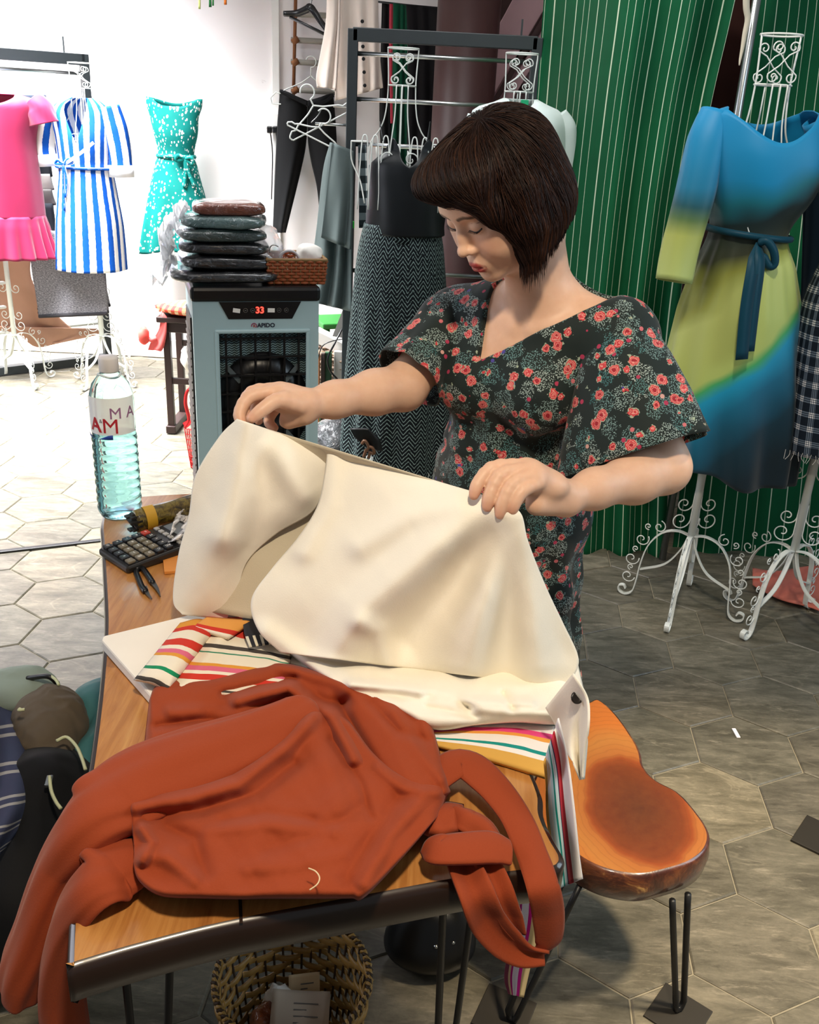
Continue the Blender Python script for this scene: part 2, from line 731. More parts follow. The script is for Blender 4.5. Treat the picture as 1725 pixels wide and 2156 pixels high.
def mat_wall():
    b = NB('painted_wall', 0.7, 0.3)
    v = b.coord('Object')
    n = b.noise(v, 1.3, 5, 0.6)
    c = b.mix(n, srgb('#e4dbdb'), srgb('#f3efee'))
    g = b.noise(v, 9.0, 6, 0.75)
    c = b.mix(b.math('MULTIPLY', b.math('GREATER_THAN', g, 0.69), 0.25), c, srgb('#a5938f'))
    b.base(c)
    b.bump(b.noise(v, 60, 3), 0.1, 0.003)
    return b.m


M_SLATE = mat_slate()
M_GROUT = plain('grout', '#8f8775', 0.9, 0.2, var=0.2)
M_WALL = mat_wall()
M_PINKWALL = plain('pink_painted_board', '#b08d90', 0.6, 0.3, var=0.08)
M_BROWNPAINT = plain('maroon_painted_steel', '#3f2523', 0.45, 0.4, var=0.25, nscale=5)
M_DARKWOOD = plain('dark_stair_wood', '#3b2523', 0.6, 0.3, var=0.2)
M_STEELDARK = plain('charcoal_painted_steel', '#2b3133', 0.45, 0.5, var=0.1)
M_CHROME = plain('brushed_steel', '#b9bcbb', 0.28, 0.6, 1.0, var=0.06)
M_BLACK = plain('black_plastic', '#0d0d0f', 0.3, 0.5, var=0.15)
M_BLACKMATTE = plain('black_matte_metal', '#111112', 0.45, 0.5, var=0.2)
M_WHITEWIRE = plain('white_enamel_wire', '#d9dcd6', 0.35, 0.5, var=0.05)
M_WHITEPLASTIC = plain('white_plastic', '#eceae6', 0.4, 0.5, var=0.04)
M_WHITEPAPER = plain('white_paper', '#efeae2', 0.8, 0.2, var=0.04)

# ================================================================== floor with hexagonal slate tiles
HEX_S, HEX_TH, HEX_C = 0.15907, 1.4833, np.array([0.74154, 2.68432])
floor_bm = MB()
floor_bm.box((-0.9, 3.0, -0.06), (7.0, 7.6, 0.11))
floor_o = struct(floor_bm.obj('floor', M_GROUT), 'grey slate floor of hexagonal tiles')
_dir = lambda k: np.array([math.cos(HEX_TH - k * PI / 3), math.sin(HEX_TH - k * PI / 3)])
_v1, _v2 = math.sqrt(3) * _dir(2.5) * HEX_S, math.sqrt(3) * _dir(1.5) * HEX_S


def hex_tile_mb(bev=0.003, t=0.022):
    m = MB()
    r0 = HEX_S - 0.0022
    ring = lambda r, z: np.array([[*(_dir(k) * r), z] for k in range(5, -1, -1)])
    V = np.concatenate([ring(r0, -t), ring(r0, -bev), ring(r0 - bev * 1.3, 0.0)])
    Fc = [tuple(12 + k for k in range(6))]
    for a in (0, 6):
        for k in range(6):
            l = (k + 1) % 6
            Fc.append((a + k, a + l, a + 6 + l, a + 6 + k))
    return m.add(V, Fc, V[:, :2])


cand = []
for a in range(-26, 30):
    for b_ in range(-26, 30):
        c = HEX_C + a * _v1 + b_ * _v2
        if not (-4.2 < c[0] < 2.4 and -0.6 < c[1] < 6.05):
            continue
        X = np.array([c[0], c[1], 0.0])
        vis = False
        if c[1] > 0.5:
            p = proj(X)
            vis = -160 < p[0] < 1885 and p[1] < 2400
        cand.append((not vis, c[1] if vis else 100 + np.hypot(*(c - [0, 2])), c))
cand.sort(key=lambda q: (q[0], q[1]))
_t0 = hex_tile_mb().obj('floor_tile', M_SLATE, floor_o)
_rest = MB()
for i, (_, _, c) in enumerate(cand):
    dz = RNG.uniform(-0.0012, 0.0006)
    if i < 290:
        o = _t0 if i == 0 else _t0.copy()
        if i:
            COL.objects.link(o)
            o.parent = floor_o
        o.location = (c[0], c[1], dz)
    else:
        m = hex_tile_mb()
        _rest.add(m.v[0] + np.array([c[0], c[1], dz]), m.f, m.uv[0])
if _rest.n:
    tag(_rest.obj('far_tiles', M_SLATE, floor_o), kind='stuff')

# black metal threshold strip across the floor
_a, _b = Pz(0, 1163, 0.0), Pz(205, 1140, 0.0)
_d = (_b - _a) / np.linalg.norm(_b - _a)
m = MB()
m.box((_a + _d * 0.2 + [0, 0, 0.003]), (2.1, 0.022, 0.008), rot_z(math.atan2(_d[1], _d[0])), 0.002)
struct(m.obj('trim_1', M_BLACKMATTE), 'thin black threshold strip in the tiled floor')

# ================================================================== walls
m = MB()
m.box((-1.25, 6.28, 1.5), (6.4, 0.16, 3.0))
wall_back = struct(m.obj('wall_back', M_WALL), 'white plastered back wall')
m = MB()
m.box((-0.93, 6.185, 1.55), (0.045, 0.03, 2.9), None, 0.004)
struct(m.obj('trim_2', M_WHITEPLASTIC, None), 'white cable duct running up the back wall')
m = MB()
m.box((-2.5, 6.185, 0.06), (3.9, 0.025, 0.12), None, 0.004)
struct(m.obj('baseboard_back', M_WALL), 'white skirting of the back wall')
m = MB()
m.box((1.95, 5.6, 1.5), (0.12, 1.2, 3.0))
struct(m.obj('wall_right', M_PINKWALL), 'pink side wall beside the staircase')
m = MB()
m.box((-0.9, 3.0, 3.16), (7.0, 7.6, 0.08))
# ceiling only over the shop interior; the light well on the left stays open
m = MB()
m.box((0.55, 3.0, 3.16), (3.6, 7.0, 0.08))
struct(m.obj('ceiling', M_WALL), 'white ceiling of the shop')


def slab_px(mb, poly, y, thick):
    """upright slab: a pixel outline standing on the plane y, with thickness going back"""
    P = np.array([Py(px, py, y) for px, py in poly])
    n = len(P)
    B = P + np.array([0, thick, 0])
    V = np.concatenate([P, B])
    Fc = [tuple(range(n)), tuple(n + k for k in range(n))[::-1]]
    Fc += [(k, n + k, n + (k + 1) % n, (k + 1) % n) for k in range(n)]
    return mb.add(V, Fc, V[:, [0, 2]])


# round maroon column and the staircase behind the rack
c0 = Py(980, 150, 4.95)
m = MB()
m.lathe([(0.150, 0.0), (0.150, 0.02), (0.148, 0.03), (0.148, 3.1)], (c0[0], 4.95, 0), 40)
tag(m.obj('column', M_BROWNPAINT, None, True), 'round maroon painted column rising behind the clothes rack', 'column')

st = thing('staircase', 'pink staircase with a slanting stringer behind the maroon column', 'staircase', (0.6, 5.45, 0))
m = MB()
slab_px(m, [(1085, -10), (1150, -40), (1152, 10), (905, 430), (800, 640), (760, 600), (840, 440)], 5.35, 0.05)
m.obj('stringer', M_PINKWALL, st, bevel=0.004)
m = MB()
slab_px(m, [(1152, 18), (1158, 26), (915, 440), (908, 432)], 5.33, 0.06)
m.obj('stringer_edge', M_DARKWOOD, st)
m = MB()
slab_px(m, [(1160, 34), (1168, 60), (930, 460), (918, 448)], 5.36, 0.05)
m.obj('lower_stringer', M_PINKWALL, st)
for i in range(7):
    t = i / 6.0
    px, py = 1190 - 270 * t, 20 + 450 * t
    p = Py(px, py, 5.42)
    m = MB()
    m.box(p + [0.16, 0.12, -0.03], (0.42, 0.26, 0.03), None, 0.003)
    m.obj('tread', M_DARKWOOD, st)
m = MB()
slab_px(m, [(1035, 135), (1120, 118), (1120, 216), (1035, 214)], 5.52, 0.03)
m.obj('riser_panel', M_PINKWALL, st)
m = MB()
slab_px(m, [(1030, 96), (1140, 112), (1140, 140), (1030, 128)], 5.50, 0.04)
m.obj('dark_beam', M_DARKWOOD, st)
# dark wall panel, its brown painted in for the shadow under the stairs
m = MB()
m.box((0.95, 5.98, 1.5), (1.75, 0.06, 3.0))
struct(m.obj('wall_stair', M_DARKWOOD), 'dark wall panel painted as the shadow under the stairs')


# ================================================================== generic hanging sheet
def polyline(pts, n, smooth=True):
    p = np.asarray(pts, float)
    if smooth and len(p) > 2:
        return spline(p, n)
    L = np.concatenate([[0], np.cumsum(np.linalg.norm(np.diff(p, axis=0), axis=1))])
    u = np.linspace(0, L[-1], n)
    return np.stack([np.interp(u, L, p[:, k]) for k in range(p.shape[1])], 1)


def sheet(left, right, y, nu=40, nv=40, folds=0, amp=0.0, ph=0.0, yfun=None, grow=0.3, jit=0.0, smooth=True):
    """cloth between a left and a right pixel outline at distance y; returns (nv,nu,3)"""
    A, B = polyline(left, nv, smooth), polyline(right, nv, smooth)
    U = np.linspace(0, 1, nu)
    G = np.zeros((nv, nu, 3))
    for i in range(nv):
        v = i / (nv - 1)
        for j, u in enumerate(U):
            q = A[i] * (1 - u) + B[i] * u
            yy = y if yfun is None else yfun(u, v)
            if folds:
                w = math.sin(u * folds * 2 * PI + ph + 1.1 * math.sin(2.3 * v + u * 5 + ph))
                yy += amp * (grow + (1 - grow) * v) * w
            if jit:
                yy += jit * math.sin(11 * u + 7 * v + ph) * math.sin(9 * v - 4 * u + 2 * ph)
            G[i, j] = Py(q[0], q[1], yy)
    return G


# ------------------------------------------------------------------ green striped curtain, two panels
def mat_curtain():
    b = NB('green_striped_curtain', 0.8, 0.2)
    uv = b.coord('UV')
    s = b.sep(uv)
    w = b.math('FRACT', b.math('DIVIDE', s[0], 0.0385))
    line = b.math('LESS_THAN', b.math('ABSOLUTE', b.math('SUBTRACT', w, 0.5)), 0.034)
    w2 = b.math('FRACT', b.math('DIVIDE', s[0], 0.0193))
    band = b.math('LESS_THAN', w2, 0.35)
    n = b.noise(uv, 5.0, 4)
    g = b.mix(n, srgb('#034526'), srgb('#055934'))
    g = b.mix(b.math('MULTIPLY', band, 0.25), g, srgb('#0e4a2c'))
    b.base(b.mix(line, g, srgb('#c4cfb4')))
    b.bump(b.noise(uv, 700, 1), 0.1, 0.001)
    return b.m


M_CURTAIN = mat_curtain()
cy1 = lambda u, v: 3.44 + 0.78 * math.exp(-(u / 0.26) ** 2) * (1 - v ** 3) + 0.10 * (1 - v)
G = sheet([(1149, -60), (1141, 60), (1128, 240), (1110, 480), (1086, 800), (1064, 1160)],
          [(1562, -60), (1535, 60), (1494, 240), (1450, 500), (1416, 800), (1402, 1194)], 3.5, 150, 70, 3.6, 0.032, 0.6, cy1, 0.75)
m = MB()
_uu = np.linspace(0, 1, 150)
m.grid(G, np.stack(np.meshgrid(.84 * (_uu + .013 * np.sin(2 * PI * 3.6 * _uu + .9) + .006 * np.sin(2 * PI * 9 * _uu)), np.linspace(0, 2, 70)), -1))
tag(m.obj('curtain', M_CURTAIN, None, True, solid=0.002), 'green striped curtain hanging behind the woman, left panel', 'curtain', 'green striped curtains')
cy2 = lambda u, v: 3.50 + 0.12 * (1 - v)
G = sheet([(1592, -60), (1578, 60), (1553, 240), (1505, 560), (1450, 900), (1412, 1188)],
          [(1935, -60), (1925, 60), (1905, 240), (1885, 560), (1865, 900), (1840, 1215)], 3.5, 110, 60, 3.0, 0.022, 2.1, cy2, 0.6)
m = MB()
_uu = np.linspace(0, 1, 110)
m.grid(G, np.stack(np.meshgrid(.62 * (_uu + .012 * np.sin(2 * PI * 3 * _uu)), np.linspace(0, 2, 60)), -1))
tag(m.obj('curtain', M_CURTAIN, None, True, solid=0.002), 'green striped curtain behind the blue dress, darker right panel beside the steel pole', 'curtain', 'green striped curtains')
# steel pole and frayed cord between the panels
m = MB()
a, b_ = Py(1594, -60, 3.40), Py(1530, 400, 3.40)
dd = (b_ - a)
p0 = a
p1 = a + dd * (a[2] / (a[2] - b_[2]))
p1[1] = p0[1] = 3.40
p1[0] = Py(1560, 200, 3.40)[0]
p0[0] = p1[0]
p0[2] = 2.9
p1[2] = 0.0
m.tube([p0, p1], 0.014, 14)
tag(m.obj('pole', M_CHROME, None, True), 'grey steel pole between the two green curtain panels', 'pole')
pts = [Py(px, py, 3.37) for px, py in ((1574, -60), (1572, 10), (1575, 40), (1569, 70), (1564, 100), (1559, 125), (1557, 138))]
m = MB()
m.tube(spline(pts, 26), np.interp(np.linspace(0, 1, 26), [0, .6, 1], [0.012, 0.007, 0.002]), 7)
tag(m.obj('cord', fabric('ivory_cord', '#d8cbb4'), None, True), 'frayed ivory cord hanging beside the steel pole', 'cord')
m = MB()
slab_px(m, [(1500, -60), (1610, -60), (1575, 300), (1470, 300)], 3.75, 0.02)
tag(m.obj('dark_drape', fabric('maroon_dark_cloth', '#3a1c16'), None), 'dark maroon drape showing in the gap between the curtains', 'drape')
# ================================================================== wire mannequins
def spiral(c, ex, ey, r0, turns, start=0.0, n=26, r1=0.15):
    """flat spiral in the plane ex,ey; starts at radius r0 and winds inward"""
    t = np.linspace(0, 1, n)
    a = start + t * turns * 2 * PI
    r = r0 * (1 - (1 - r1) * t)
    return np.asarray(c) + r[:, None] * (np.cos(a)[:, None] * np.asarray(ex) + np.sin(a)[:, None] * np.asarray(ey))


def build_mannequin(loc, height, rotz, label, mat, wr=0.0028, loops=False):
    t = thing('wire_mannequin', label, 'mannequin', loc, rotz, 'white wire dress forms')
    k = height / 1.78
    Z = np.array([0, 0, 1.0])
    # pole
    m = MB()
    m.tube([(0, 0, 0.27), (0, 0, 1.02 * k)], 0.0135, 14)
    m.obj('pole', mat, t, True, local=True)
    for i in range(4):
        a = PI / 4 + i * PI / 2 + 0.25
        e = np.array([math.cos(a), math.sin(a), 0])
        side = np.array([-math.sin(a), math.cos(a), 0])
        rz = [(.008, .285), (.05, .292), (.10, .272), (.140, .215), (.157, .14), (.163, .07), (.172, .022), (.195, .0045), (.218, .012), (.222, .032), (.205, .038), (.197, .026)]
        path = spline([e * r + Z * z for r, z in rz], 40)
        m = MB()
        m.strip(path, side, 0.017, 0.004)
        leg = m.obj('leg', mat, t, local=True)
        m = MB()
        m.strip(spline([e * r + Z * z for r, z in ((.010, .28), (.03, .22), (.075, .155), (.155, .115))], 16), side, 0.015, 0.004)
        m.obj('brace', mat, leg, local=True)
        # scrolls riding on the outside of the leg
        for (r, z, rad, st) in ((.112, .292, .024, -1.4), (.166, .232, .027, -0.6), (.192, .150, .028, -.2), (.196, .078, .026, .1), (.150, .285, .013, 1.2), (.182, .190, .012, 1.6), (.190, .115, .012, 1.6)):
            m = MB()
            m.tube(spiral(e * r + Z * z, e, Z, rad, 1.25, st + PI, 22), 0.0021, 5)
            m.obj('scroll', mat, leg, True, local=True)
    # scroll pairs on the pole
    for zz, rr in ((.345, .036), (.405, .030), (.56 * k, .030)):
        for sgn in (-1, 1):
            ex = np.array([sgn, 0, 0.0])
            m = MB()
            m.tube(np.concatenate([spiral(ex * (rr + .014) + Z * zz, ex, Z, rr, 1.3, PI, 26)[::-1], [[sgn * .013, 0, zz + rr * 1.6]]]), 0.0023, 5)
            m.obj('pole_scroll', mat, t, True, local=True)
    # neck rings
    zt, zl = height, height - 0.125 * k
    for z, r in ((zt, .058), (zl, .052)):
        a = np.linspace(0, 2 * PI, 36, endpoint=False)
        m = MB()
        m.tube(np.stack([r * np.cos(a), r * .92 * np.sin(a), np.full(36, z)], 1), 0.0030, 6, closed=True)
        m.obj('neck_ring', mat, t, True, local=True)
    # side wires from the upper ring down to the shoulders
    for sgn in (-1, 1):
        m = MB()
        m.tube(spline([(sgn * .058, 0, zt), (sgn * .052, 0, zl), (sgn * .060, 0, zl - .10 * k), (sgn * .080, 0, zl - .155 * k), (sgn * .112, 0, zl - .20 * k), (sgn * .120, 0, zl - .26 * k)], 30), wr, 6)
        m.obj('shoulder_wire', mat, t, True, local=True)
        if not loops:
            continue
        # shoulder loops like little baskets
        a = np.linspace(0, 2 * PI, 20, endpoint=False)
        m = MB()
        m.tube(np.stack([sgn * (.155 + .033 * np.cos(a)), .042 * np.sin(a), np.full(20, zl - .20 * k)], 1), wr * .9, 5, closed=True)
        m.tube(spline([(sgn * .188, 0, zl - .20 * k), (sgn * .185, 0, zl - .27 * k), (sgn * .150, -.02, zl - .34 * k), (sgn * .13, -.05, zl - .42 * k)], 14), wr, 5)
        m.obj('shoulder_loop', mat, t, True, local=True)
    if loops:                       # open wire bust standing above the camisole
        for i, x in enumerate((-.135, -.095, -.055, .055, .095, .135)):
            w_ = .017
            m = MB()
            m.tube(spline([(x - w_ * 1.3, -.085, zl - .44 * k), (x - w_, -.080, zl - .30 * k), (x - w_ * .6, -.070, zl - .195 * k), (x, -.066, zl - .175 * k), (x + w_ * .6, -.070, zl - .195 * k), (x + w_, -.080, zl - .30 * k), (x + w_ * 1.3, -.085, zl - .44 * k)], 30), wr, 6)
            m.obj('bust_wire', mat, t, True, local=True)
    for (x, y) in ((-.022, -.050), (.022, -.050), (0, .05), (0, -.053)):
        m = MB()
        m.tube(spline([(x, y, zl), (x * 1.1, y * 1.1, zl - .10 * k), (x * 1.7, y * 1.5, zl - .22 * k), (x * 2.0, y * 1.5, zl - .34 * k), (x * 1.6, y * 1.3, zl - .50 * k)], 24), wr * .9, 5)
        m.obj('neck_wire', mat, t, True, local=True)
    # hearts of scrolls inside the neck (front and back)
    for yy in (-.048, .046):
        for sgn in (-1, 1):
            ex = np.array([sgn, 0, 0.0])
            zc = zt - .032 * k
            up_s = spiral((sgn * .022, yy, zc), ex, Z, .017, 1.2, -0.4, 22)
            dn_s = spiral((sgn * .026, yy, zl + .020), ex, -Z, .017, 1.2, -0.4, 22)
            m = MB()
            m.tube(np.concatenate([up_s[::-1], [[sgn * .012, yy, (zt + zl) / 2 + .012], [-sgn * .012, yy, (zt + zl) / 2 - .016]], dn_s * np.array([-1, 1, 1])]), 0.0021, 5)
            m.obj('neck_scroll', mat, t, True, local=True)
    # chest hearts
    for sgn in (-1, 1):
        ex = np.array([sgn, 0, 0.0])
        sp = spiral((sgn * .043, -.078, zl - .255 * k), ex, Z, .030, 1.2, -0.5, 26)
        m = MB()
        m.tube(np.concatenate([sp[::-1], spline([(sgn * .068, -.080, zl - .30 * k), (sgn * .035, -.092, zl - .38 * k), (0, -.098, zl - .44 * k)], 10)]), 0.0026, 6)
        m.obj('chest_heart', mat, t, True, local=True)
    if True:
        # torso cage: shoulder to waist ribs and three hoops
        for i in range(10):
            a = i * 2 * PI / 10
            ca, sa = math.cos(a), math.sin(a)
            zs = zl - .20 * k - .03 * abs(sa)
            m = MB()
            m.tube(spline([(.112 * ca, .055 * sa, zs), (.098 * ca, .070 * sa, zl - .36 * k), (.070 * ca, .055 * sa, zl - .58 * k), (.02 * ca, .02 * sa, zl - .66 * k)], 18), wr * .9, 5)
            m.obj('rib', mat, t, True, local=True)
        for dz, rx, ry in ((.36, .098, .070), (.58, .070, .055)):
            a = np.linspace(0, 2 * PI, 30, endpoint=False)
            m = MB()
            m.tube(np.stack([rx * np.cos(a), ry * np.sin(a), np.full(30, zl - dz * k)], 1), wr, 5, closed=True)
            m.obj('hoop', mat, t, True, local=True)
    return t


MAN = {}
MAN['ombre'] = build_mannequin((0.985, 3.00, 0), 1.845, 0.10, 'white wire dress form wearing the blue and lime dress in front of the curtain', M_WHITEWIRE)
_p = Py(1100, 113, 3.80)
MAN['shirt'] = build_mannequin((_p[0], 3.80, 0), _p[2], 0.0, 'white wire dress form behind the woman\'s head, wearing the white shirt', M_WHITEWIRE)
_p = Py(850, 102, 3.92)
MAN['cami'] = build_mannequin((_p[0], 3.92, 0), _p[2], 0.05, 'white wire dress form wearing the black camisole, in front of the dark rack', M_WHITEWIRE, loops=True)
MAN['plaid'] = build_mannequin((1.315, 2.92, 0), 1.80, -0.35, 'white wire dress form wearing the plaid dress at the right edge', M_WHITEWIRE)
_p = Py(160, 132, 5.50)
MAN['stripe'] = build_mannequin((Py(222, 760, 5.50)[0] - 0.01, 5.50, 0), _p[2], 0.2, 'white wire dress form wearing the blue striped dress', M_WHITEWIRE)
_p = Py(0, 112, 5.42)
MAN['pink'] = build_mannequin((Py(40, 700, 5.42)[0] - 0.03, 5.42, 0), _p[2], -0.2, 'white wire dress form wearing the pink dress at the left edge', M_WHITEWIRE)


# ================================================================== garments worn by them
def rows_profile(rows, y):
    """rows (py, px_left, px_right) at distance y -> arrays z, cx, rx"""
    out = []
    for py, pl, pr in rows:
        a, b_ = Py(pl, py, y), Py(pr, py, y)
        out.append(((a[2] + b_[2]) / 2, (a[0] + b_[0]) / 2, (b_[0] - a[0]) / 2))
    return np.array(out)


def loft(rows, y, depth, top, nth=120, nz=70, fold=None, power=2.0, hem=None, zcut=None):
    """closed garment body. rows top->bottom; depth: list of y radii per row; top(th)->z of the neckline
    fold(th, t) -> relative radius change (t 0 hem .. 1 neck)"""
    pr = rows_profile(rows, y) if len(rows[0]) == 3 else np.array(rows)
    order = np.argsort(pr[:, 0])
    z, cx, rx, ry = pr[order, 0], pr[order, 1], pr[order, 2], np.asarray(depth, float)[order]
    zi = np.linspace(0, 1, len(z))

    def interp(zz):
        u = np.interp(zz, z, zi)
        res = []
        for arr in (cx, rx, ry):
            s_ = spline(np.c_[zi, arr], 200)
            res.append(np.interp(u, s_[:, 0], s_[:, 1]))
        return res
    th = np.linspace(0, 2 * PI, nth, endpoint=False)
    G = np.zeros((nz, nth, 3))
    UV = np.zeros((nz, nth, 2))
    ztop = np.array([top(a) for a in th])
    z0 = z[0] + (0 if hem is None else np.array([hem(a) for a in th]))
    for i in range(nz):
        t = i / (nz - 1)
        zz = z0 + (ztop - z0) * t
        c, a, b_ = interp(zz)
        f = 1.0 if fold is None else 1 + fold(th, t)
        ct, st_ = np.cos(th), np.sin(th)
        ct = np.sign(ct) * np.abs(ct) ** (2 / power)
        st_ = np.sign(st_) * np.abs(st_) ** (2 / power)
        G[i] = np.stack([c + a * f * ct, y + b_ * f * st_, zz], 1)
        UV[i] = np.stack([th * 0.16, zz], 1)
    return G, UV


def front(th):
    """angular distance from the front (-y)"""
    return abs((th + PI / 2 + PI) % (2 * PI) - PI)


def sleeve(mb, pts, radii, seg=20, fold=0.0, n=26, flat=0.75, axis=(1, 0, 0)):
    P = spline(pts, n)
    R = np.interp(np.linspace(0, 1, n), np.linspace(0, 1, len(radii)), radii)
    T = np.gradient(P, axis=0)
    T /= np.linalg.norm(T, axis=1)[:, None]
    G = np.zeros((n, seg, 3))
    UV = np.zeros((n, seg, 2))
    a = np.linspace(0, 2 * PI, seg, endpoint=False)
    ax = np.asarray(axis, float)
    for i in range(n):
        e1 = ax - T[i] * (ax @ T[i])
        e1 /= np.linalg.norm(e1)
        e2 = np.cross(T[i], e1)
        f = 1 + fold * np.sin(5 * a + i * .25) * (0.3 + 0.7 * i / n)
        G[i] = P[i] + (R[i] * f * np.cos(a))[:, None] * e1 + (R[i] * flat * f * np.sin(a))[:, None] * e2
        UV[i] = np.stack([a * .055, np.full(seg, i * np.linalg.norm(P[-1] - P[0]) / n)], 1)
    mb.grid(G, UV, wrap=True)
    return G


# ---- blue / lime ombre dress
def mat_ombre(name, kx, stops, amp=.22):
    b = NB(name, 0.5, 0.3)
    v = b.coord('Object')
    s = b.sep(v)
    n = b.noise(v, 3.6, 2, 0.5)
    t = b.math('ADD', s[2], b.math('MULTIPLY', b.math('SUBTRACT', n, 0.5), amp))
    wz = b.math('SUBTRACT', 1.0, b.math('MULTIPLY', b.math('DIVIDE', b.math('SUBTRACT', s[2], 1.08), .22, clamp=True), .72))
    t = b.math('SUBTRACT', t, b.math('MULTIPLY', b.math('MULTIPLY', s[0], kx), wz))
    f = b.math('DIVIDE', b.math('SUBTRACT', t, 0.45), 1.25, clamp=True)
    b.base(b.ramp(f, [((z - .45) / 1.25, c_) for z, c_ in stops]))
    b.set(Sheen_Weight=0.15)
    return b.m


M_OMBRE = mat_ombre('ombre_satin', 1.0, [(.48, '#031a24'), (.62, '#052c3a'), (.76, '#0b5f7c'), (.86, '#1089ad'), (.905, '#3f9a5a'), (.94, '#a9b763'), (1.16, '#b4bd6a'), (1.22, '#8b8f3c'), (1.28, '#2a2f18'), (1.375, '#0f2425'), (1.43, '#0b6674'), (1.49, '#067ba8'), (1.68, '#0480b4')])
M_OMBRE_S = mat_ombre('ombre_satin_sleeve', 0.0, [(1.04, '#0f8c93'), (1.09, '#169a9a'), (1.12, '#9cb866'), (1.16, '#b1bf72'), (1.30, '#a3aa55'), (1.345, '#4f6a3a'), (1.38, '#0e4a52'), (1.43, '#0d6f92'), (1.52, '#067ba8'), (1.66, '#0480b4')], .06)
M_TEALBELT = fabric('dark_teal_satin', '#063a4a', 0.5)
dr = thing('ombre_dress', 'blue and lime ombre long-sleeved dress with teal belt on the dress form', 'dress', (0.985, 3.00, 0))
Y = 3.0
rows = [(226, 1548, 1694), (236, 1500, 1736), (262, 1492, 1752), (330, 1489, 1748), (410, 1492, 1712), (488, 1496, 1658), (560, 1466, 1672), (660, 1428, 1686), (800, 1398, 1690), (900, 1392, 1680), (985, 1392, 1665)]
dp = [.07, .085, .10, .125, .125, .098, .12, .145, .165, .175, .18]
zr = lambda py: Py(1600, py, Y)[2]


def top_ombre(th):
    d = front(th)
    return zr(228) - (zr(228) - zr(298)) * math.exp(-(d / 0.62) ** 2) - (zr(228) - zr(262)) * math.exp(-((PI - d) / 0.6) ** 2)


fold_o = lambda th, t: 0.085 * np.sin(11 * th + 1.2 * np.sin(2 * th)) * sm(0.55 - t, 0, .5) + 0.02 * np.sin(17 * th) * sm(t, .4, .55) * sm(.75 - t, 0, .15) + 0.012 * np.sin(7 * th + 9 * t)
G, UV = loft(rows, Y, dp, top_ombre, fold=fold_o, hem=lambda a: 0.02 * math.sin(2 * a) + 0.012 * math.sin(5 * a))
m = MB()
m.grid(G, UV, wrap=True)
m.obj('bodice_and_skirt', M_OMBRE, dr, True, solid=0.003)
m = MB()
sleeve(m, [Py(1512, 240, Y), Py(1490, 300, Y - .02), Py(1462, 420, Y - .05), Py(1434, 520, Y - .08), Py(1418, 592, Y - .10)], [.052, .060, .058, .055, .053], fold=0.05, flat=.8)
m.obj('sleeve', M_OMBRE_S, dr, True, solid=0.003)
m = MB()
sleeve(m, [Py(1725, 245, Y), Py(1752, 310, Y), Py(1772, 420, Y), Py(1785, 540, Y), Py(1790, 610, Y)], [.05, .058, .056, .055, .052], fold=0.05, flat=.8)
m.obj('sleeve', M_OMBRE_S, dr, True, solid=0.003)
m = MB()
a = np.linspace(0, 2 * PI, 60, endpoint=False)
cL, cR = Py(1494, 484, Y), Py(1660, 497, Y)
cc = (cL + cR) / 2
ring = np.stack([cc[0] + (.125) * np.cos(a), Y + .108 * np.sin(a), cc[2] - .012 * np.sin(a) * 0 - .010 * np.cos(a)], 1)
for dz in (0,):
    m.tube(ring, 0.010, 8, closed=True)
belt = m.obj('belt', M_TEALBELT, dr, True)
kx = Py(1597, 512, Y - .115)
m = MB()
m.tube(spline([kx, kx + [.02, -.012, .008], kx + [.045, -.015, -.02], kx + [.055, -.012, -.055], kx + [.04, -.012, -.062], kx + [.015, -.01, -.03]], 24), [.006] + [.012] * 22 + [.007], 8)
m.obj('bow_loop', M_TEALBELT, dr, True)
for pts, w in (([kx, Py(1585, 570, Y - .16), Py(1572, 650, Y - .18), Py(1562, 757, Y - .19)], .042), ([kx, Py(1600, 560, Y - .15), Py(1590, 640, Y - .17), Py(1578, 740, Y - .18)], .034)):
    m = MB()
    m.strip(spline(pts, 20), (1, .3, 0), np.interp(np.linspace(0, 1, 20), [0, .2, 1], [.015, w, w]), .003)
    m.obj('belt_tail', M_TEALBELT, dr, True)


# ---- plaid dress at the right edge
def mat_plaid():
    b = NB('navy_white_plaid', 0.85, 0.2)
    uv = b.sep(b.coord('UV'))

    def bands(x):
        f = b.math('FRACT', b.math('DIVIDE', x, 0.046))
        wide = b.math('LESS_THAN', f, 0.42)
        fine = b.math('GREATER_THAN', b.math('FRACT', b.math('DIVIDE', x, 0.0064)), 0.38)
        return b.math('MULTIPLY', wide, fine)
    c = b.math('MULTIPLY', b.math('ADD', bands(uv[0]), bands(uv[1])), 0.5)
    b.base(b.ramp(c, [(0.0, '#0d1722'), (0.49, '#5b6672'), (0.51, '#5b6672'), (1.0, '#e2dcd6')]))
    return b.m


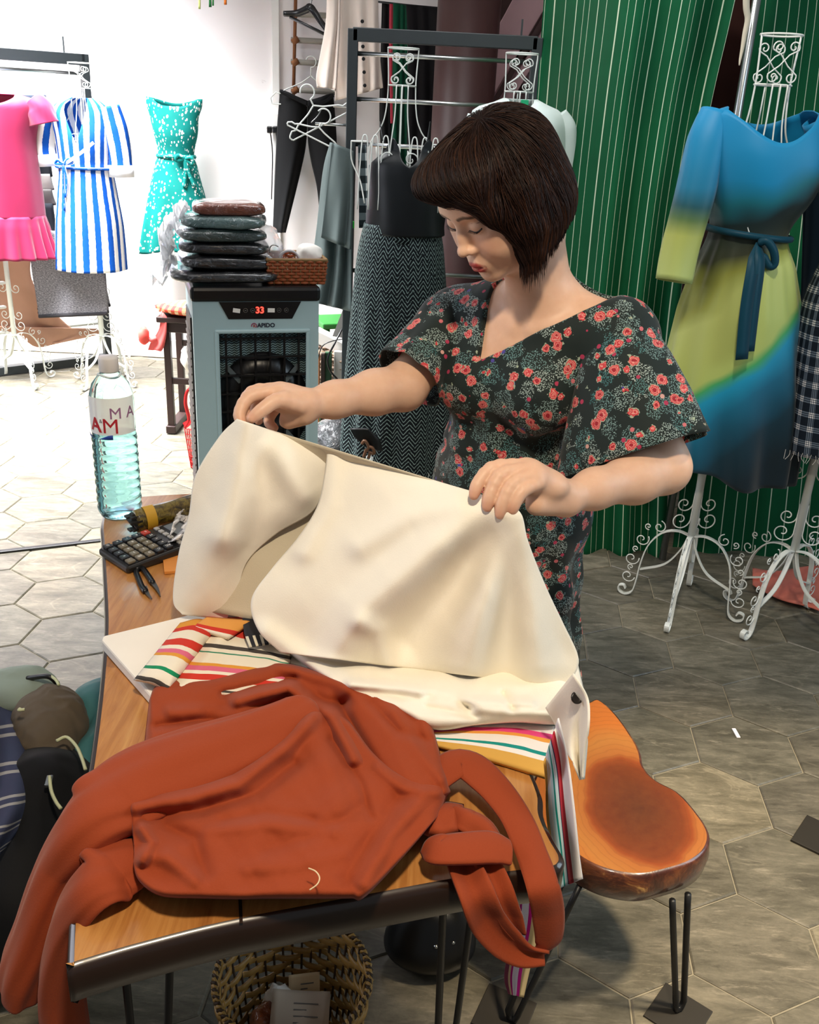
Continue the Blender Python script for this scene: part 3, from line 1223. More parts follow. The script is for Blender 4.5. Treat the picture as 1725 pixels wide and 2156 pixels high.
pd = thing('plaid_dress', 'navy and white plaid dress on the form at the right edge', 'dress', (1.315, 2.92, 0))
Y = 2.92
rows = [(230, 1785, 1890), (262, 1772, 1916), (420, 1768, 1912), (540, 1738, 1890), (640, 1696, 1900), (800, 1664, 1925), (945, 1640, 1935)]
dp = [.06, .10, .12, .10, .13, .16, .18]
zr2 = lambda py: Py(1800, py, Y)[2]
G, UV = loft(rows, Y, dp, lambda th: zr2(232) - .10 * math.exp(-(front(th) / .6) ** 2), fold=lambda th, t: .03 * np.sin(9 * th) * sm(.6 - t, 0, .5))
m = MB()
m.grid(G, UV * np.array([1.45, 1]), wrap=True)
m.obj('dress_body', mat_plaid(), pd, True, solid=0.003)
m = MB()
for k_ in range(14):
    p = Pz(1700 + k_ * 7, 955 + k_ * 2, 0)
    q = Py(1655 + k_ * 9, 946 + k_ * 2, Y - .17 + .01 * math.sin(k_))
    m.tube(spline([q, q + [.004 * math.sin(k_ * 3), 0, -.015], q + [.01 * math.sin(k_ * 5), 0, -.03]], 6), .0008, 4)
m.obj('frayed_hem', fabric('frayed_threads', '#b9b4ad'), pd)

# ---- dark navy cloth hanging between the ombre dress and the plaid dress
G = sheet([(1692, 395), (1690, 520), (1682, 700), (1662, 860), (1600, 930)], [(1790, 380), (1770, 520), (1752, 700), (1732, 860), (1710, 930)], 3.2, 30, 30, 2.5, .02, .4)
m = MB()
m.grid(G)
tag(m.obj('navy_skirt', fabric('navy_dark_cloth', '#0b1a22'), None, True, solid=.006), 'dark navy cloth hanging between the ombre dress and the plaid dress', 'cloth')


# ---- camisole and herringbone trousers on the centre form
def mat_herring():
    b = NB('herringbone_print', 0.8, 0.2)
    uv0 = b.coord('UV')
    uv = b.sep(uv0)
    w = 0.056
    col = b.math('DIVIDE', uv[0], w)
    tri = b.math('ABSOLUTE', b.math('SUBTRACT', b.math('FRACT', col), 0.5))
    nz = b.noise(uv0, 60.0, 2)
    h = b.math('ADD', uv[1], b.math('ADD', b.math('MULTIPLY', tri, w * 1.1), b.math('MULTIPLY', nz, 0.010)))
    f = b.math('FRACT', b.math('DIVIDE', h, 0.0185))
    line = b.math('LESS_THAN', f, 0.24)
    brk = b.math('GREATER_THAN', b.noise(uv0, 95.0, 1), 0.36)
    line = b.math('MULTIPLY', line, brk)
    b.base(b.mix(line, srgb('#10151a'), srgb('#8ea29f')))
    return b.m


M_HERR = mat_herring()
Yc = 3.92
cam_t = thing('camisole', 'black satin camisole with thin straps on the wire dress form', 'top', (MAN['cami'].location[0], Yc, 0))
rows = [(318, 800, 930), (345, 778, 950), (400, 775, 945), (470, 772, 935), (492, 770, 936)]
zc = lambda py: Py(850, py, Yc)[2]


def top_cami(th):
    d = front(th)
    side = math.cos(th)
    return zc(352) + (zc(290) - zc(352)) * (math.exp(-((d - .62) / .38) ** 2)) - (zc(330) - zc(372)) * math.exp(-((PI - d) / .8) ** 2)


G, UV = loft(rows, Yc, [.085, .115, .12, .125, .125], top_cami, 100, 40, fold=lambda th, t: .015 * np.sin(6 * th + 5 * t))
m = MB()
m.grid(G, UV, wrap=True)
m.obj('satin_body', plain('black_satin', '#0a0f12', .42, .35, var=.2), cam_t, True, solid=.002)
for sx, px in ((-1, 806), (1, 900)):
    m = MB()
    m.tube(spline([Py(px, 296, Yc - .10), Py(px + sx * 4, 268, Yc - .06), Py(px + sx * 6, 258, Yc), Py(px + sx * 4, 300, Yc + .08)], 14), .0022, 5)
    m.obj('strap', plain('black_strap', '#10161a', .5), cam_t, True)
tr = thing('herringbone_trousers', 'wide black and white herringbone print trousers below the black camisole', 'trousers', (MAN['cami'].location[0], Yc, 0))
rows = [(470, 768, 926), (520, 756, 934), (580, 748, 938), (700, 740, 940), (850, 731, 938), (1000, 722, 934), (1100, 718, 932)]
G, UV = loft(rows, Yc, [.115, .12, .125, .135, .14, .145, .145], lambda th: zc(472), 160, 70, fold=lambda th, t: (.05 * np.sin(10 * th + 1.3 * np.sin(3 * th)) + .05 * np.cos(2 * th) - .09 * np.exp(-(np.minimum(np.abs(th - 1.5 * PI), 9) / .12) ** 2)) * sm(.95 - t, 0, .5))
m = MB()
m.grid(G, UV * np.array([1.5, 1]), wrap=True)
m.obj('leg_cloth', M_HERR, tr, True, solid=.003)
m = MB()
a = np.linspace(0, 2 * PI, 80, endpoint=False)
cw = (Py(768, 478, Yc) + Py(928, 486, Yc)) / 2
m.grid(np.stack([np.stack([cw[0] + .118 * np.cos(a), Yc + .120 * np.sin(a), np.full(80, cw[2] - z_)], 1) for z_ in (0, .02, .045)]), np.stack([np.stack([np.full(80, z_), a * .13], 1) for z_ in (0, .02, .045)]), wrap=True)
m.obj('waistband', M_HERR, tr, True, solid=.003)
# black bow-tied pouch on the trousers
pc = thing('evening_bag', 'small black bag with a bronze bow hanging against the herringbone trousers', 'bag', Py(775, 930, Yc - .19))
G = sheet([(736, 902), (745, 918), (775, 945)], [(775, 902), (800, 925), (806, 950)], Yc - .19, 16, 14, 1, .006, .3, None, .5, smooth=False)
m = MB()
m.grid(G)
m.obj('bag_flap', plain('black_leather', '#0c0c0d', .4), pc, True, solid=.012)
m = MB()
for q in ([(762, 935), (768, 928), (776, 940), (772, 950)], [(776, 940), (785, 944), (788, 955), (778, 952)], [(772, 945), (766, 962)], [(780, 950), (776, 965)]):
    m.tube(spline([Py(x, y_, Yc - .205) for x, y_ in q], 12), .007, 7)
m.obj('bow', plain('bronze_satin', '#6d4a33', .35), pc, True)

# ---- white shirt on the form behind her head
Ys = 3.80
ws = thing('white_shirt', 'white shirt with a green neck tag on the form behind the woman\'s head', 'shirt', (MAN['shirt'].location[0], Ys, 0))
rows = [(208, 1062, 1130), (216, 1045, 1146), (232, 1000, 1182), (262, 994, 1192), (330, 1005, 1190), (430, 1015, 1180), (560, 1010, 1185)]
zs_ = lambda py: Py(1100, py, Ys)[2]
G, UV = loft(rows, Ys, [.05, .06, .085, .11, .12, .12, .125], lambda th: zs_(209) - .035 * math.exp(-(front(th) / .5) ** 2), 90, 40, fold=lambda th, t: .012 * np.sin(8 * th + 3 * t))
m = MB()
m.grid(G, UV, wrap=True)
m.obj('shirt_body', fabric('white_thin_cotton', '#dfeae6'), ws, True, solid=.003)
m = MB()
m.box(Py(1105, 217, Ys - .07), (.028, .004, .022), None, .001)
m.obj('neck_tag', plain('green_tag', '#16a06a', .5), ws)
m = MB()
sleeve(m, [Py(1172, 245, Ys), Py(1188, 275, Ys), Py(1192, 320, Ys), Py(1188, 380, Ys)], [.04, .045, .042, .04], fold=.04)
m.obj('sleeve', fabric('white_thin_cotton_sleeve', '#dfeae6'), ws, True, solid=.003)
m = MB()
sleeve(m, [Py(1008, 245, Ys), Py(1000, 275, Ys), Py(996, 320, Ys), Py(1000, 380, Ys)], [.04, .045, .042, .04], fold=.04)
m.obj('sleeve', fabric('white_thin_cotton_sleeve2', '#dfeae6'), ws, True, solid=.003)


# ---- blue striped wrap dress, far left
def mat_stripe():
    b = NB('blue_white_stripe', 0.8, 0.2)
    uv = b.coord('UV')
    s = b.sep(uv)
    n = b.noise(uv, 40.0, 3)
    x = b.math('ADD', s[0], b.math('MULTIPLY', b.math('SUBTRACT', n, 0.5), 0.008))
    f = b.math('FRACT', b.math('DIVIDE', x, 0.062))
    b.base(b.mix(b.math('LESS_THAN', f, 0.48), srgb('#f1f0ee'), b.mix(n, srgb('#0446a2'), srgb('#0a55b4'))))
    return b.m


M_STRIPE = mat_stripe()
Yb = 5.50
bx_ = MAN['stripe'].location[0]
bd = thing('striped_wrap_dress', 'blue and white vertically striped wrap dress with cuffed sleeves', 'dress', (bx_, Yb, 0))
rows = [(205, 148, 202), (218, 118, 222), (238, 104, 236), (290, 118, 238), (340, 125, 236), (352, 126, 236), (400, 124, 244), (470, 121, 256), (565, 121, 264)]
zb = lambda py: Py(180, py, Yb)[2]
G, UV = loft(rows, Yb, [.05, .08, .10, .14, .13, .13, .15, .17, .18], lambda th: zb(207) - (zb(207) - zb(305)) * max(0, 1 - front(th) / .50) ** 1.0, 110, 60, fold=lambda th, t: .022 * np.sin(7 * th) * sm(.6 - t, 0, .5) + .006 * np.sin(9 * th + 4 * t))
m = MB()
m.grid(G, UV * np.array([1.05, 1]), wrap=True)
m.obj('dress_body', M_STRIPE, bd, True, solid=.004)
m = MB()
a = np.linspace(0, 2 * PI, 50, endpoint=False)
cw = (Py(126, 352, Yb) + Py(236, 352, Yb)) / 2
m.tube(np.stack([cw[0] + .158 * np.cos(a), Yb + .138 * np.sin(a), np.full(50, cw[2])], 1), .008, 6, closed=True)
m.obj('waist_seam', M_STRIPE, bd, True)
for pts in ([(112, 224), (102, 270), (98, 310), (104, 345)], [(230, 224), (242, 270), (252, 320), (257, 368)]):
    m = MB()
    G = sleeve(m, [Py(x, y_, Yb - .03) for x, y_ in pts], [.055, .065, .062, .060], fold=.05)
    sl = m.obj('sleeve', M_STRIPE, bd, True, solid=.004)
    e = G[-1].mean(0)
    m = MB()
    dirv = G[-1].mean(0) - G[-3].mean(0)
    dirv /= np.linalg.norm(dirv)
    m.grid(np.stack([(G[-1] - e) * 1.12 + e - dirv * .05, (G[-1] - e) * 1.14 + e - dirv * .02, (G[-1] - e) * 1.10 + e + dirv * .012]), wrap=True)
    m.obj('cuff', plain('white_blue_cuff', '#e7ebf2', .8), sl, True, solid=.004)
m = MB()
m.strip(spline([Py(197, 300, Yb - .15), Py(170, 322, Yb - .16), Py(142, 342, Yb - .155), Py(130, 352, Yb - .14)], 20), (0, 0, 1), .016, .004)
m.obj('wrap_edge', plain('white_trim', '#eeeeee', .8), bd)
k0 = Py(134, 346, Yb - .15)
m = MB()
for q in ([k0, k0 + [-.03, 0, .02], k0 + [-.045, 0, 0], k0], [k0, k0 + [.03, 0, .03], k0 + [.05, 0, .01], k0], [k0, k0 + [-.01, 0, -.10], k0 + [-.015, 0, -.24]], [k0, k0 + [.01, 0, -.08], k0 + [-.005, 0, -.17]]):
    m.tube(spline(q, 14), .008, 6)
m.obj('tie', M_STRIPE, bd, True)

# ---- pink dress, far left
Yp = 5.42
px0 = MAN['pink'].location[0]
pk = thing('pink_dress', 'bright pink short-sleeved dress with a ruffled hem at the left edge', 'dress', (px0, Yp, 0))
M_PINK = fabric('magenta_cotton', '#860a3c', .65, sheen=.3)
rows = [(196, -30, 32), (206, -60, 68), (222, -72, 80), (300, -68, 74), (400, -74, 86), (455, -78, 92)]
zp = lambda py: Py(10, py, Yp)[2]
G, UV = loft(rows, Yp, [.06, .10, .13, .15, .16, .165], lambda th: zp(198) - .05 * math.exp(-(front(th) / .6) ** 2), 110, 44, fold=lambda th, t: .012 * np.sin(9 * th + 2 * t))
m = MB()
m.grid(G, UV, wrap=True)
m.obj('dress_body', M_PINK, pk, True, solid=.004)
rows = [(450, -78, 92), (470, -86, 98), (538, -104, 118)]
G, UV = loft(rows, Yp, [.165, .18, .20], lambda th: zp(450), 200, 16, fold=lambda th, t: .06 * np.sin(22 * th + np.sin(3 * th)) * (1 - t) ** .7)
m = MB()
m.grid(G, UV, wrap=True)
m.obj('ruffle', M_PINK, pk, True, solid=.004)
for s_, pts in ((1, [(66, 212), (82, 232), (92, 262)]), (-1, [(-58, 212), (-70, 232), (-80, 262)])):
    m = MB()
    sleeve(m, [Py(x, y_, Yp - .02) for x, y_ in pts], [.055, .075, .085], fold=.10)
    m.obj('sleeve', M_PINK, pk, True, solid=.004)


# ---- teal dotted dress on the wall
def mat_dots():
    b = NB('teal_dotted_cotton', 0.8, 0.2)
    uv = b.coord('UV')
    v = b.voronoi(uv, 40.0)
    r = b.math('ADD', 0.16, b.math('MULTIPLY', b.sep(v.outputs['Color'])[0], 0.24))
    d = b.math('LESS_THAN', v.outputs['Distance'], r)
    n = b.noise(uv, 8, 2)
    b.base(b.mix(d, b.mix(n, srgb('#056862'), srgb('#087e77')), srgb('#f0f4f0')))
    return b.m


M_DOTS = mat_dots()
Yt = 6.02
td = thing('dotted_dress', 'sleeveless teal dress with white dots hung on the white wall', 'dress', (Py(370, 400, Yt)[0], Yt, Py(370, 535, Yt)[2]))
rows = [(205, 308, 426), (222, 309, 425), (245, 316, 418), (280, 324, 416), (325, 334, 408), (345, 327, 414), (400, 315, 428), (470, 304, 442), (530, 295, 450)]
zt_ = lambda py: Py(370, py, Yt)[2]
G, UV = loft(rows, Yt, [.03, .045, .06, .075, .065, .075, .10, .12, .13], lambda th: zt_(206) - (zt_(206) - zt_(224)) * math.exp(-(front(th) / .75) ** 4) - .03 * math.exp(-((PI - front(th)) / .7) ** 2), 130, 60, fold=lambda th, t: .05 * np.sin(9 * th + np.sin(2 * th)) * sm(.58 - t, 0, .5), hem=lambda a: -.05 * math.cos(a) * 0 + .03 * math.sin(3 * a) * .5 + .05 * max(0, -math.cos(a)) * 0)
m = MB()
m.grid(G, UV * np.array([1.3, 1]), wrap=True)
m.obj('dress_body', M_DOTS, td, True, solid=.003)
cw = (Py(334, 328, Yt) + Py(408, 330, Yt)) / 2
a = np.linspace(0, 2 * PI, 40, endpoint=False)
m = MB()
m.tube(np.stack([cw[0] + .108 * np.cos(a), Yt + .070 * np.sin(a), np.full(40, cw[2])], 1), .014, 6, closed=True)
m.obj('belt', M_DOTS, td, True)
k0 = Py(390, 335, Yt - .09)
m = MB()
for q in ([k0, k0 + [-.04, -.01, .02], k0 + [-.05, 0, -.01], k0], [k0, k0 + [.04, -.01, .01], k0 + [.05, 0, -.03], k0], [k0, k0 + [.02, 0, -.08], k0 + [.05, .0, -.15]], [k0, k0 + [0, 0, -.08], k0 + [-.01, 0, -.16]]):
    m.tube(spline(q, 14), .012, 6)
m.obj('bow', M_DOTS, td, True)
# ================================================================== dark clothes rack behind the centre form
Yr = 4.32
pL, pR = Py(744, 62, Yr), Py(1133, 78, Yr)
zt = (pL[2] + pR[2]) / 2
rk = thing('clothes_rack', 'charcoal steel clothes rack with chrome rails behind the black camisole', 'rack', ((pL[0] + pR[0]) / 2, Yr, 0))
xl, xr = pL[0], pR[0]
for x in (xl, xr):
    m = MB()
    m.box((x, Yr, zt / 2), (.042, .042, zt), None, .003)
    m.obj('post', M_STEELDARK, rk)
    m = MB()
    m.box((x, Yr, .02), (.042, .42, .036), None, .003)
    m.obj('foot_bar', M_STEELDARK, rk)
m = MB()
m.box(((xl + xr) / 2, Yr, zt - .021), (xr - xl, .042, .052), None, .003)
m.obj('top_bar', M_STEELDARK, rk)
m = MB()
m.box((Py(1100, 50, Yr)[0], Yr, zt + .03), (.007, .007, .07))
m.obj('pin', M_STEELDARK, rk)
for py in (120, 216, 311, 577, 913, 985):
    z = Py(900, py, Yr)[2]
    m = MB()
    m.tube([(xl + .02, Yr, z), (xr - .02, Yr, z)], .0095, 10)
    m.obj('rail', M_CHROME, rk, True)

# ================================================================== things on the back wall right of the duct
YW = 6.17
m_bamboo = plain('bamboo_rung', '#8f8a80', .6, .3)
m_rope = plain('orange_rope', '#86583a', .8, .2)
ld = thing('bamboo_ladder', 'bamboo rung ladder with orange rope hung on the back wall', 'ladder', Py(625, 190, YW - .03))
m = MB()
m.tube([Py(624, -60, YW - .035), Py(618, 205, YW - .035)], .010, 8)
m.obj('rope', m_rope, ld, True)
m = MB()
m.tube([Py(735, -60, YW - .035), Py(730, 205, YW - .035)], .010, 8)
m.obj('rope', m_rope, ld, True)
for py in (30, 85, 131, 190):
    m = MB()
    m.tube([Py(613, py - 1, YW - .035), Py(742, py + 6, YW - .035)], .016, 9)
    r_ = m.obj('rung', m_bamboo, ld, True)
    m = MB()
    m.tube([Py(619, py - 5, YW - .05), Py(625, py + 6, YW - .05)], .022, 8)
    m.obj('rope_knot', m_rope, r_, True)


def wire_hanger(label, c, ex, ez, w, h, mat, r=.004, group=None):
    """triangular wire hanger with hook; c = neck point, ex along bar, ez up"""
    c, ex, ez = (np.asarray(q, float) for q in (c, ex, ez))
    o = thing('wire_hanger', label, 'hanger', c, 0, group)
    m = MB()
    q = [c, c + ex * w * .12 - ez * h * .25, c + ex * w * .33 - ez * h * .52, c + ex * w * .38 - ez * h * .66, c + ex * w * .43 - ez * h * .60, c + ex * w * .5 - ez * h * .80,
         c + ex * w * .48 - ez * h, c - ex * w * .48 - ez * h, c - ex * w * .5 - ez * h * .80, c - ex * w * .43 - ez * h * .60, c - ex * w * .38 - ez * h * .66, c - ex * w * .33 - ez * h * .52, c - ex * w * .12 - ez * h * .25]
    m.tube(polyline(q + [c], 70, False), r, 6)
    m.obj('frame', mat, o, True)
    m = MB()
    hk = [c, c + ez * h * .25] + [c + ez * (h * .25 + .035) + .03 * (math.cos(a) * ex + math.sin(a) * ez) for a in np.linspace(-PI / 2, PI * .9, 9)]
    m.tube(spline(hk, 30), r, 6)
    m.obj('hook', mat, o, True)
    return o


X_, Z_ = np.array([1.0, 0, 0]), np.array([0, 0, 1.0])
wire_hanger('white wire hanger holding the black trousers on the wall', Py(655, 160, YW - .10), X_, Z_, .48, .16, M_WHITEWIRE, .004)
za = Py(700, 262, Yr)[2]
m = MB(); m.tube([(xl, Yr, za), (Py(664, 262, Yr)[0], Yr, za)], .006, 8); m.obj('side_arm', M_CHROME, rk, True)
d1 = np.array([.80, 0, .42]); d1 /= np.linalg.norm(d1)
d1u = np.array([-.42, 0, .80]); d1u /= np.linalg.norm(d1u)
wire_hanger('white wire hanger tilted in front of the black trousers', Py(660, 222, Yr - .005), d1, d1u, .30, .085, M_WHITEWIRE, .0036)
d2 = np.array([.90, 0, -.38]); d2 /= np.linalg.norm(d2)
wire_hanger('white wire hanger lying sideways above the grey garment', Py(672, 268, Yr - .012), d2, np.array([.38, 0, .9]) / np.linalg.norm([.38, .9]), .26, .05, M_WHITEWIRE, .0036)

# black coat hanger
bh = thing('coat_hanger', 'black wooden coat hanger hanging askew by the white shirt', 'hanger', Py(655, 15, 5.6))
Yh = 5.6
m = MB()
m.strip(spline([Py(597, 29, Yh), Py(625, 28, Yh), Py(645, 20, Yh - .03), Py(653, 16, Yh - .04), Py(663, 26, Yh - .05), Py(680, 52, Yh - .08), Py(707, 84, Yh - .10)], 30), (0, .3, 1), np.interp(np.linspace(0, 1, 30), [0, .45, .55, 1], [.022, .036, .036, .022]), .018)
m.obj('yoke', M_BLACK, bh, True)
m = MB()
m.tube([Py(611, 36, Yh), Py(694, 77, Yh - .08)], .008, 8)
m.obj('trouser_bar', M_BLACK, bh, True)
m = MB()
m.tube(spline([Py(655, 16, Yh), Py(656, 2, Yh), Py(660, -8, Yh), Py(654, -16, Yh), Py(648, -8, Yh)], 16), .004, 6)
m.obj('hook', M_CHROME, bh, True)

# black trousers on the wall
tb = thing('black_trousers', 'black trousers hanging by the waist on the back wall', 'trousers', Py(640, 480, YW - .1))
M_BLKCLOTH = fabric('black_cloth', '#0b0b0d', .85)
for nm, L, R in (('trouser_leg', [(590, 188), (584, 260), (580, 340), (574, 490)], [(648, 212), (646, 290), (636, 350), (602, 490)]),
                 ('trouser_leg', [(648, 212), (648, 290), (655, 340), (668, 400), (676, 490)], [(702, 196), (708, 270), (711, 340), (716, 400), (722, 490)])):
    G = sheet(L, R, YW - .08, 22, 30, 1.2, .015, .5, lambda u, v: YW - .10 - .05 * math.sin(PI * u), .5)
    m = MB()
    m.grid(G)
    m.obj(nm, M_BLKCLOTH, tb, True, solid=.02, offset=1)
G = sheet([(589, 190), (612, 200), (648, 215)], [(591, 197), (614, 208), (648, 224)], YW - .16, 6, 20)
m = MB()
m.grid(G)
m.obj('waistband', M_BLKCLOTH, tb, True, solid=.01)
G = sheet([(648, 215), (680, 212), (702, 196)], [(648, 224), (682, 220), (704, 204)], YW - .16, 6, 20)
m = MB()
m.grid(G)
m.obj('waistband', M_BLKCLOTH, tb, True, solid=.01)
m = MB()
m.tube(spline([Py(677, 228, YW - .17), Py(672, 240, YW - .17), Py(664, 250, YW - .17), Py(655, 258, YW - .17)], 10), .004, 5)
m.obj('zip', M_CHROME, tb, True)

# long white shirt
sw = thing('long_shirt', 'cream long shirt with dark buttons hanging by the ladder', 'shirt', Py(740, 200, 5.2))
M_CREAM = fabric('cream_linen', '#d9cbc0', .85)
Ysh = 5.15
G = sheet([(690, -60), (688, 40), (676, 110), (666, 160), (668, 184)], [(716, -60), (715, 40), (712, 110), (708, 184), (706, 186)], Ysh, 20, 26, 1.4, .02, 1.0)
m = MB(); m.grid(G)
m.obj('sleeve', M_CREAM, sw, True, solid=.01)
G = sheet([(708, -60), (708, 60), (707, 140), (706, 212)], [(795, -60), (797, 60), (802, 140), (806, 185)], Ysh + .04, 50, 30, 3.2, .022, .3)
m = MB(); m.grid(G)
m.obj('shirt_front', M_CREAM, sw, True, solid=.006)
for i, py in enumerate((45, 98, 124, 152, 180)):
    p = Py(763 + i * 1.3, py, Ysh - .02)
    m = MB()
    m.lathe([(.007, -.002), (.009, 0), (.007, .002)], (0, 0, 0), 10)
    m.v[0] = m.v[0][:, [0, 2, 1]] + p
    m.obj('button', M_BLACK, sw)

# garments on the line behind the rack
M_LINEG = [('black_dress', '#0e0d0f', [(806, 3), (803, 120), (800, 260), (812, 380)], [(826, 5), (826, 120), (826, 260), (826, 380)], 'black garment hanging on the line, left of the red one'),
           ('red_scarf', '#b2394a', [(822, 8), (821, 120), (823, 260)], [(832, 10), (830, 120), (829, 260)], 'narrow red scarf hanging on the line'),
           ('green_dress', '#06452f', [(829, 6), (828, 120), (826, 260), (822, 380)], [(858, 12), (858, 120), (858, 260), (860, 380)], 'dark green garment hanging on the line beside the red scarf'),
           ('black_coat', '#121013', [(856, 9), (860, 120), (858, 300), (855, 480)], [(925, 15), (930, 120), (935, 300), (940, 480)], 'wide black coat hanging on the line next to the column')]
for i, (nm, cl, L, R, lb) in enumerate(M_LINEG):
    G = sheet(L, R, 5.88 - i * .025, 24, 24, 2.2, .02, i * 1.3)
    m = MB(); m.grid(G)
    tag(m.obj(nm, fabric(nm + '_cloth', cl), None, True, solid=.01), lb, 'garment', 'garments on the line behind the rack')
m = MB()
m.tube([Py(790, 3, 5.87), Py(860, 11, 5.845), Py(935, 18, 5.81)], .006, 6)
tag(m.obj('clothes_line', M_BLACKMATTE, None, True), 'thin wire line stretched above the black garments', 'wire')

# grey garment over the rack's left arm
gg = thing('grey_trousers', 'grey wool trousers folded over a hanger left of the rack', 'trousers', Py(690, 650, 4.25))
M_GREYW = fabric('grey_wool', '#5f6a69', .9, 400)
G = sheet([(697, 300), (682, 360), (668, 480), (655, 570), (642, 632)], [(742, 318), (742, 400), (741, 520), (741, 600), (741, 656)], 4.24, 40, 40, 2.4, .03, 1.2, None, .4)
m = MB(); m.grid(G)
m.obj('trouser_leg', M_GREYW, gg, True, solid=.01)
G = sheet([(699, 300), (690, 380), (676, 500)], [(741, 316), (741, 420), (738, 525)], 4.18, 26, 26, 1.5, .02, .2, None, .4)
m = MB(); m.grid(G)
m.obj('folded_leg', M_GREYW, gg, True, solid=.008)
m = MB()
m.box(Py(741, 473, 4.28), (.022, .006, .03), None, .002)
tag(m.obj('size_tag', plain('green_size_tag', '#23c23a', .4), rk), 'bright green size tag')


def mat_gingham():
    b = NB('gingham', .85, .2)
    s = b.sep(b.coord('UV'))
    f = lambda x: b.math('LESS_THAN', b.math('FRACT', b.math('DIVIDE', x, .06)), .5)
    c = b.math('MULTIPLY', b.math('ADD', f(s[0]), f(s[1])), .5)
    b.base(b.ramp(c, [(0, '#dfe5e2'), (.5, '#5a6568'), (1, '#1c2427')]))
    return b.m


G = sheet([(754, 306), (756, 400), (756, 480)], [(772, 306), (774, 400), (774, 480)], 4.22, 8, 20, 0)
m = MB(); m.grid(G)
tag(m.obj('gingham_shirt', mat_gingham(), None, True, solid=.006), 'strip of black and white gingham shirt beside the camisole', 'shirt')

# wall socket and plugs at the duct
so = thing('wall_socket', 'white wall socket with two black plugs on the duct', 'socket', Py(575, 255, 6.15))
m = MB(); m.box(Py(575, 255, 6.15), (.09, .04, .09), None, .006); m.obj('socket_box', M_WHITEPLASTIC, so)
for px in (568, 580):
    m = MB(); m.box(Py(px, 273, 6.11), (.028, .05, .04), None, .006); p_ = m.obj('plug', M_BLACK, so)
    m = MB(); m.tube(spline([Py(px, 275, 6.10), Py(px + 3, 290, 6.12), Py(px + 6, 330, 6.15), Py(px + 4, 420, 6.15)], 12), .004, 5); m.obj('cable', M_BLACK, p_, True)

# coloured ribbons peeking in from above
for i, (px, w, cl, nm) in enumerate(((418, 4, '#cfd98a', 'pale yellow'), (440, 5, '#2c6f3c', 'green'), (447, 3, '#3d8a4a', 'light green'), (472, 5, '#e07b2e', 'orange'))):
    G = sheet([(px, -80), (px, -20), (px, [19, 15, 12, 10][i])], [(px + w, -80), (px + w, -20), (px + w, [19, 15, 12, 10][i])], 5.9, 4, 10, 1, .01)
    m = MB(); m.grid(G)
    tag(m.obj('ribbon', fabric('ribbon_%d' % i, cl), None, True, solid=.004), nm + ' ribbon end hanging from above the white wall', 'ribbon', 'ribbons hanging from above')

# ================================================================== left rack with folded cloths
Y1, Y2 = 5.86, 5.62
qa, qb = Pz(228, 762, 0), Pz(8, 790, 0)
qb = qa + (qb - qa) * 1.6
lr = thing('clothes_rack', 'dark steel clothes rack behind the pink dress, draped with tan and grey cloths', 'rack', (qa + qb) / 2)
zt1 = Py(160, 113, qa[1])[2]
dirL = (qb - qa) / np.linalg.norm(qb - qa)
angL = math.atan2(dirL[1], dirL[0])
RL = rot_z(angL)
lenL = np.linalg.norm(qb - qa)
for q in (qa, qb):
    m = MB(); m.box((q[0], q[1], zt1 / 2), (.045, .045, zt1), RL, .003); m.obj('post', M_STEELDARK, lr)
mid = (qa + qb) / 2
m = MB(); m.box((mid[0], mid[1], zt1 - .03), (lenL, .045, .06), RL, .003); m.obj('top_bar', M_STEELDARK, lr)
m = MB(); m.box((mid[0], mid[1], .03), (lenL, .06, .05), RL, .003); m.obj('base_bar', M_STEELDARK, lr)
m = MB(); m.box((qa[0] - .10, qa[1] - .03, zt1 + .04), (.008, .008, .09)); m.obj('pin', M_STEELDARK, lr)
for py, nx in ((150, 0), (598, 0), (648, 0), (700, 0)):
    z = Py(120, py, mid[1])[2]
    m = MB(); m.tube([(qa[0], qa[1], z), (qb[0], qb[1], z)], .011, 8); m.obj('rail', M_WHITEWIRE if py > 400 else M_CHROME, lr, True)


def mat_tweed():
    b = NB('grey_tweed', .95, .1)
    v = b.coord('UV')
    mp = b.node('ShaderNodeMapping', {'Vector': v}); mp.inputs['Scale'].default_value = (1, 2.2, 1)
    n = b.noise(mp.outputs[0], 90, 4, .8)
    b.base(b.ramp(n, [(.3, '#3d3c40'), (.5, '#77757b'), (.65, '#a9a7ab'), (.8, '#d0cdd0')]))
    b.bump(n, .3, .003)
    return b.m


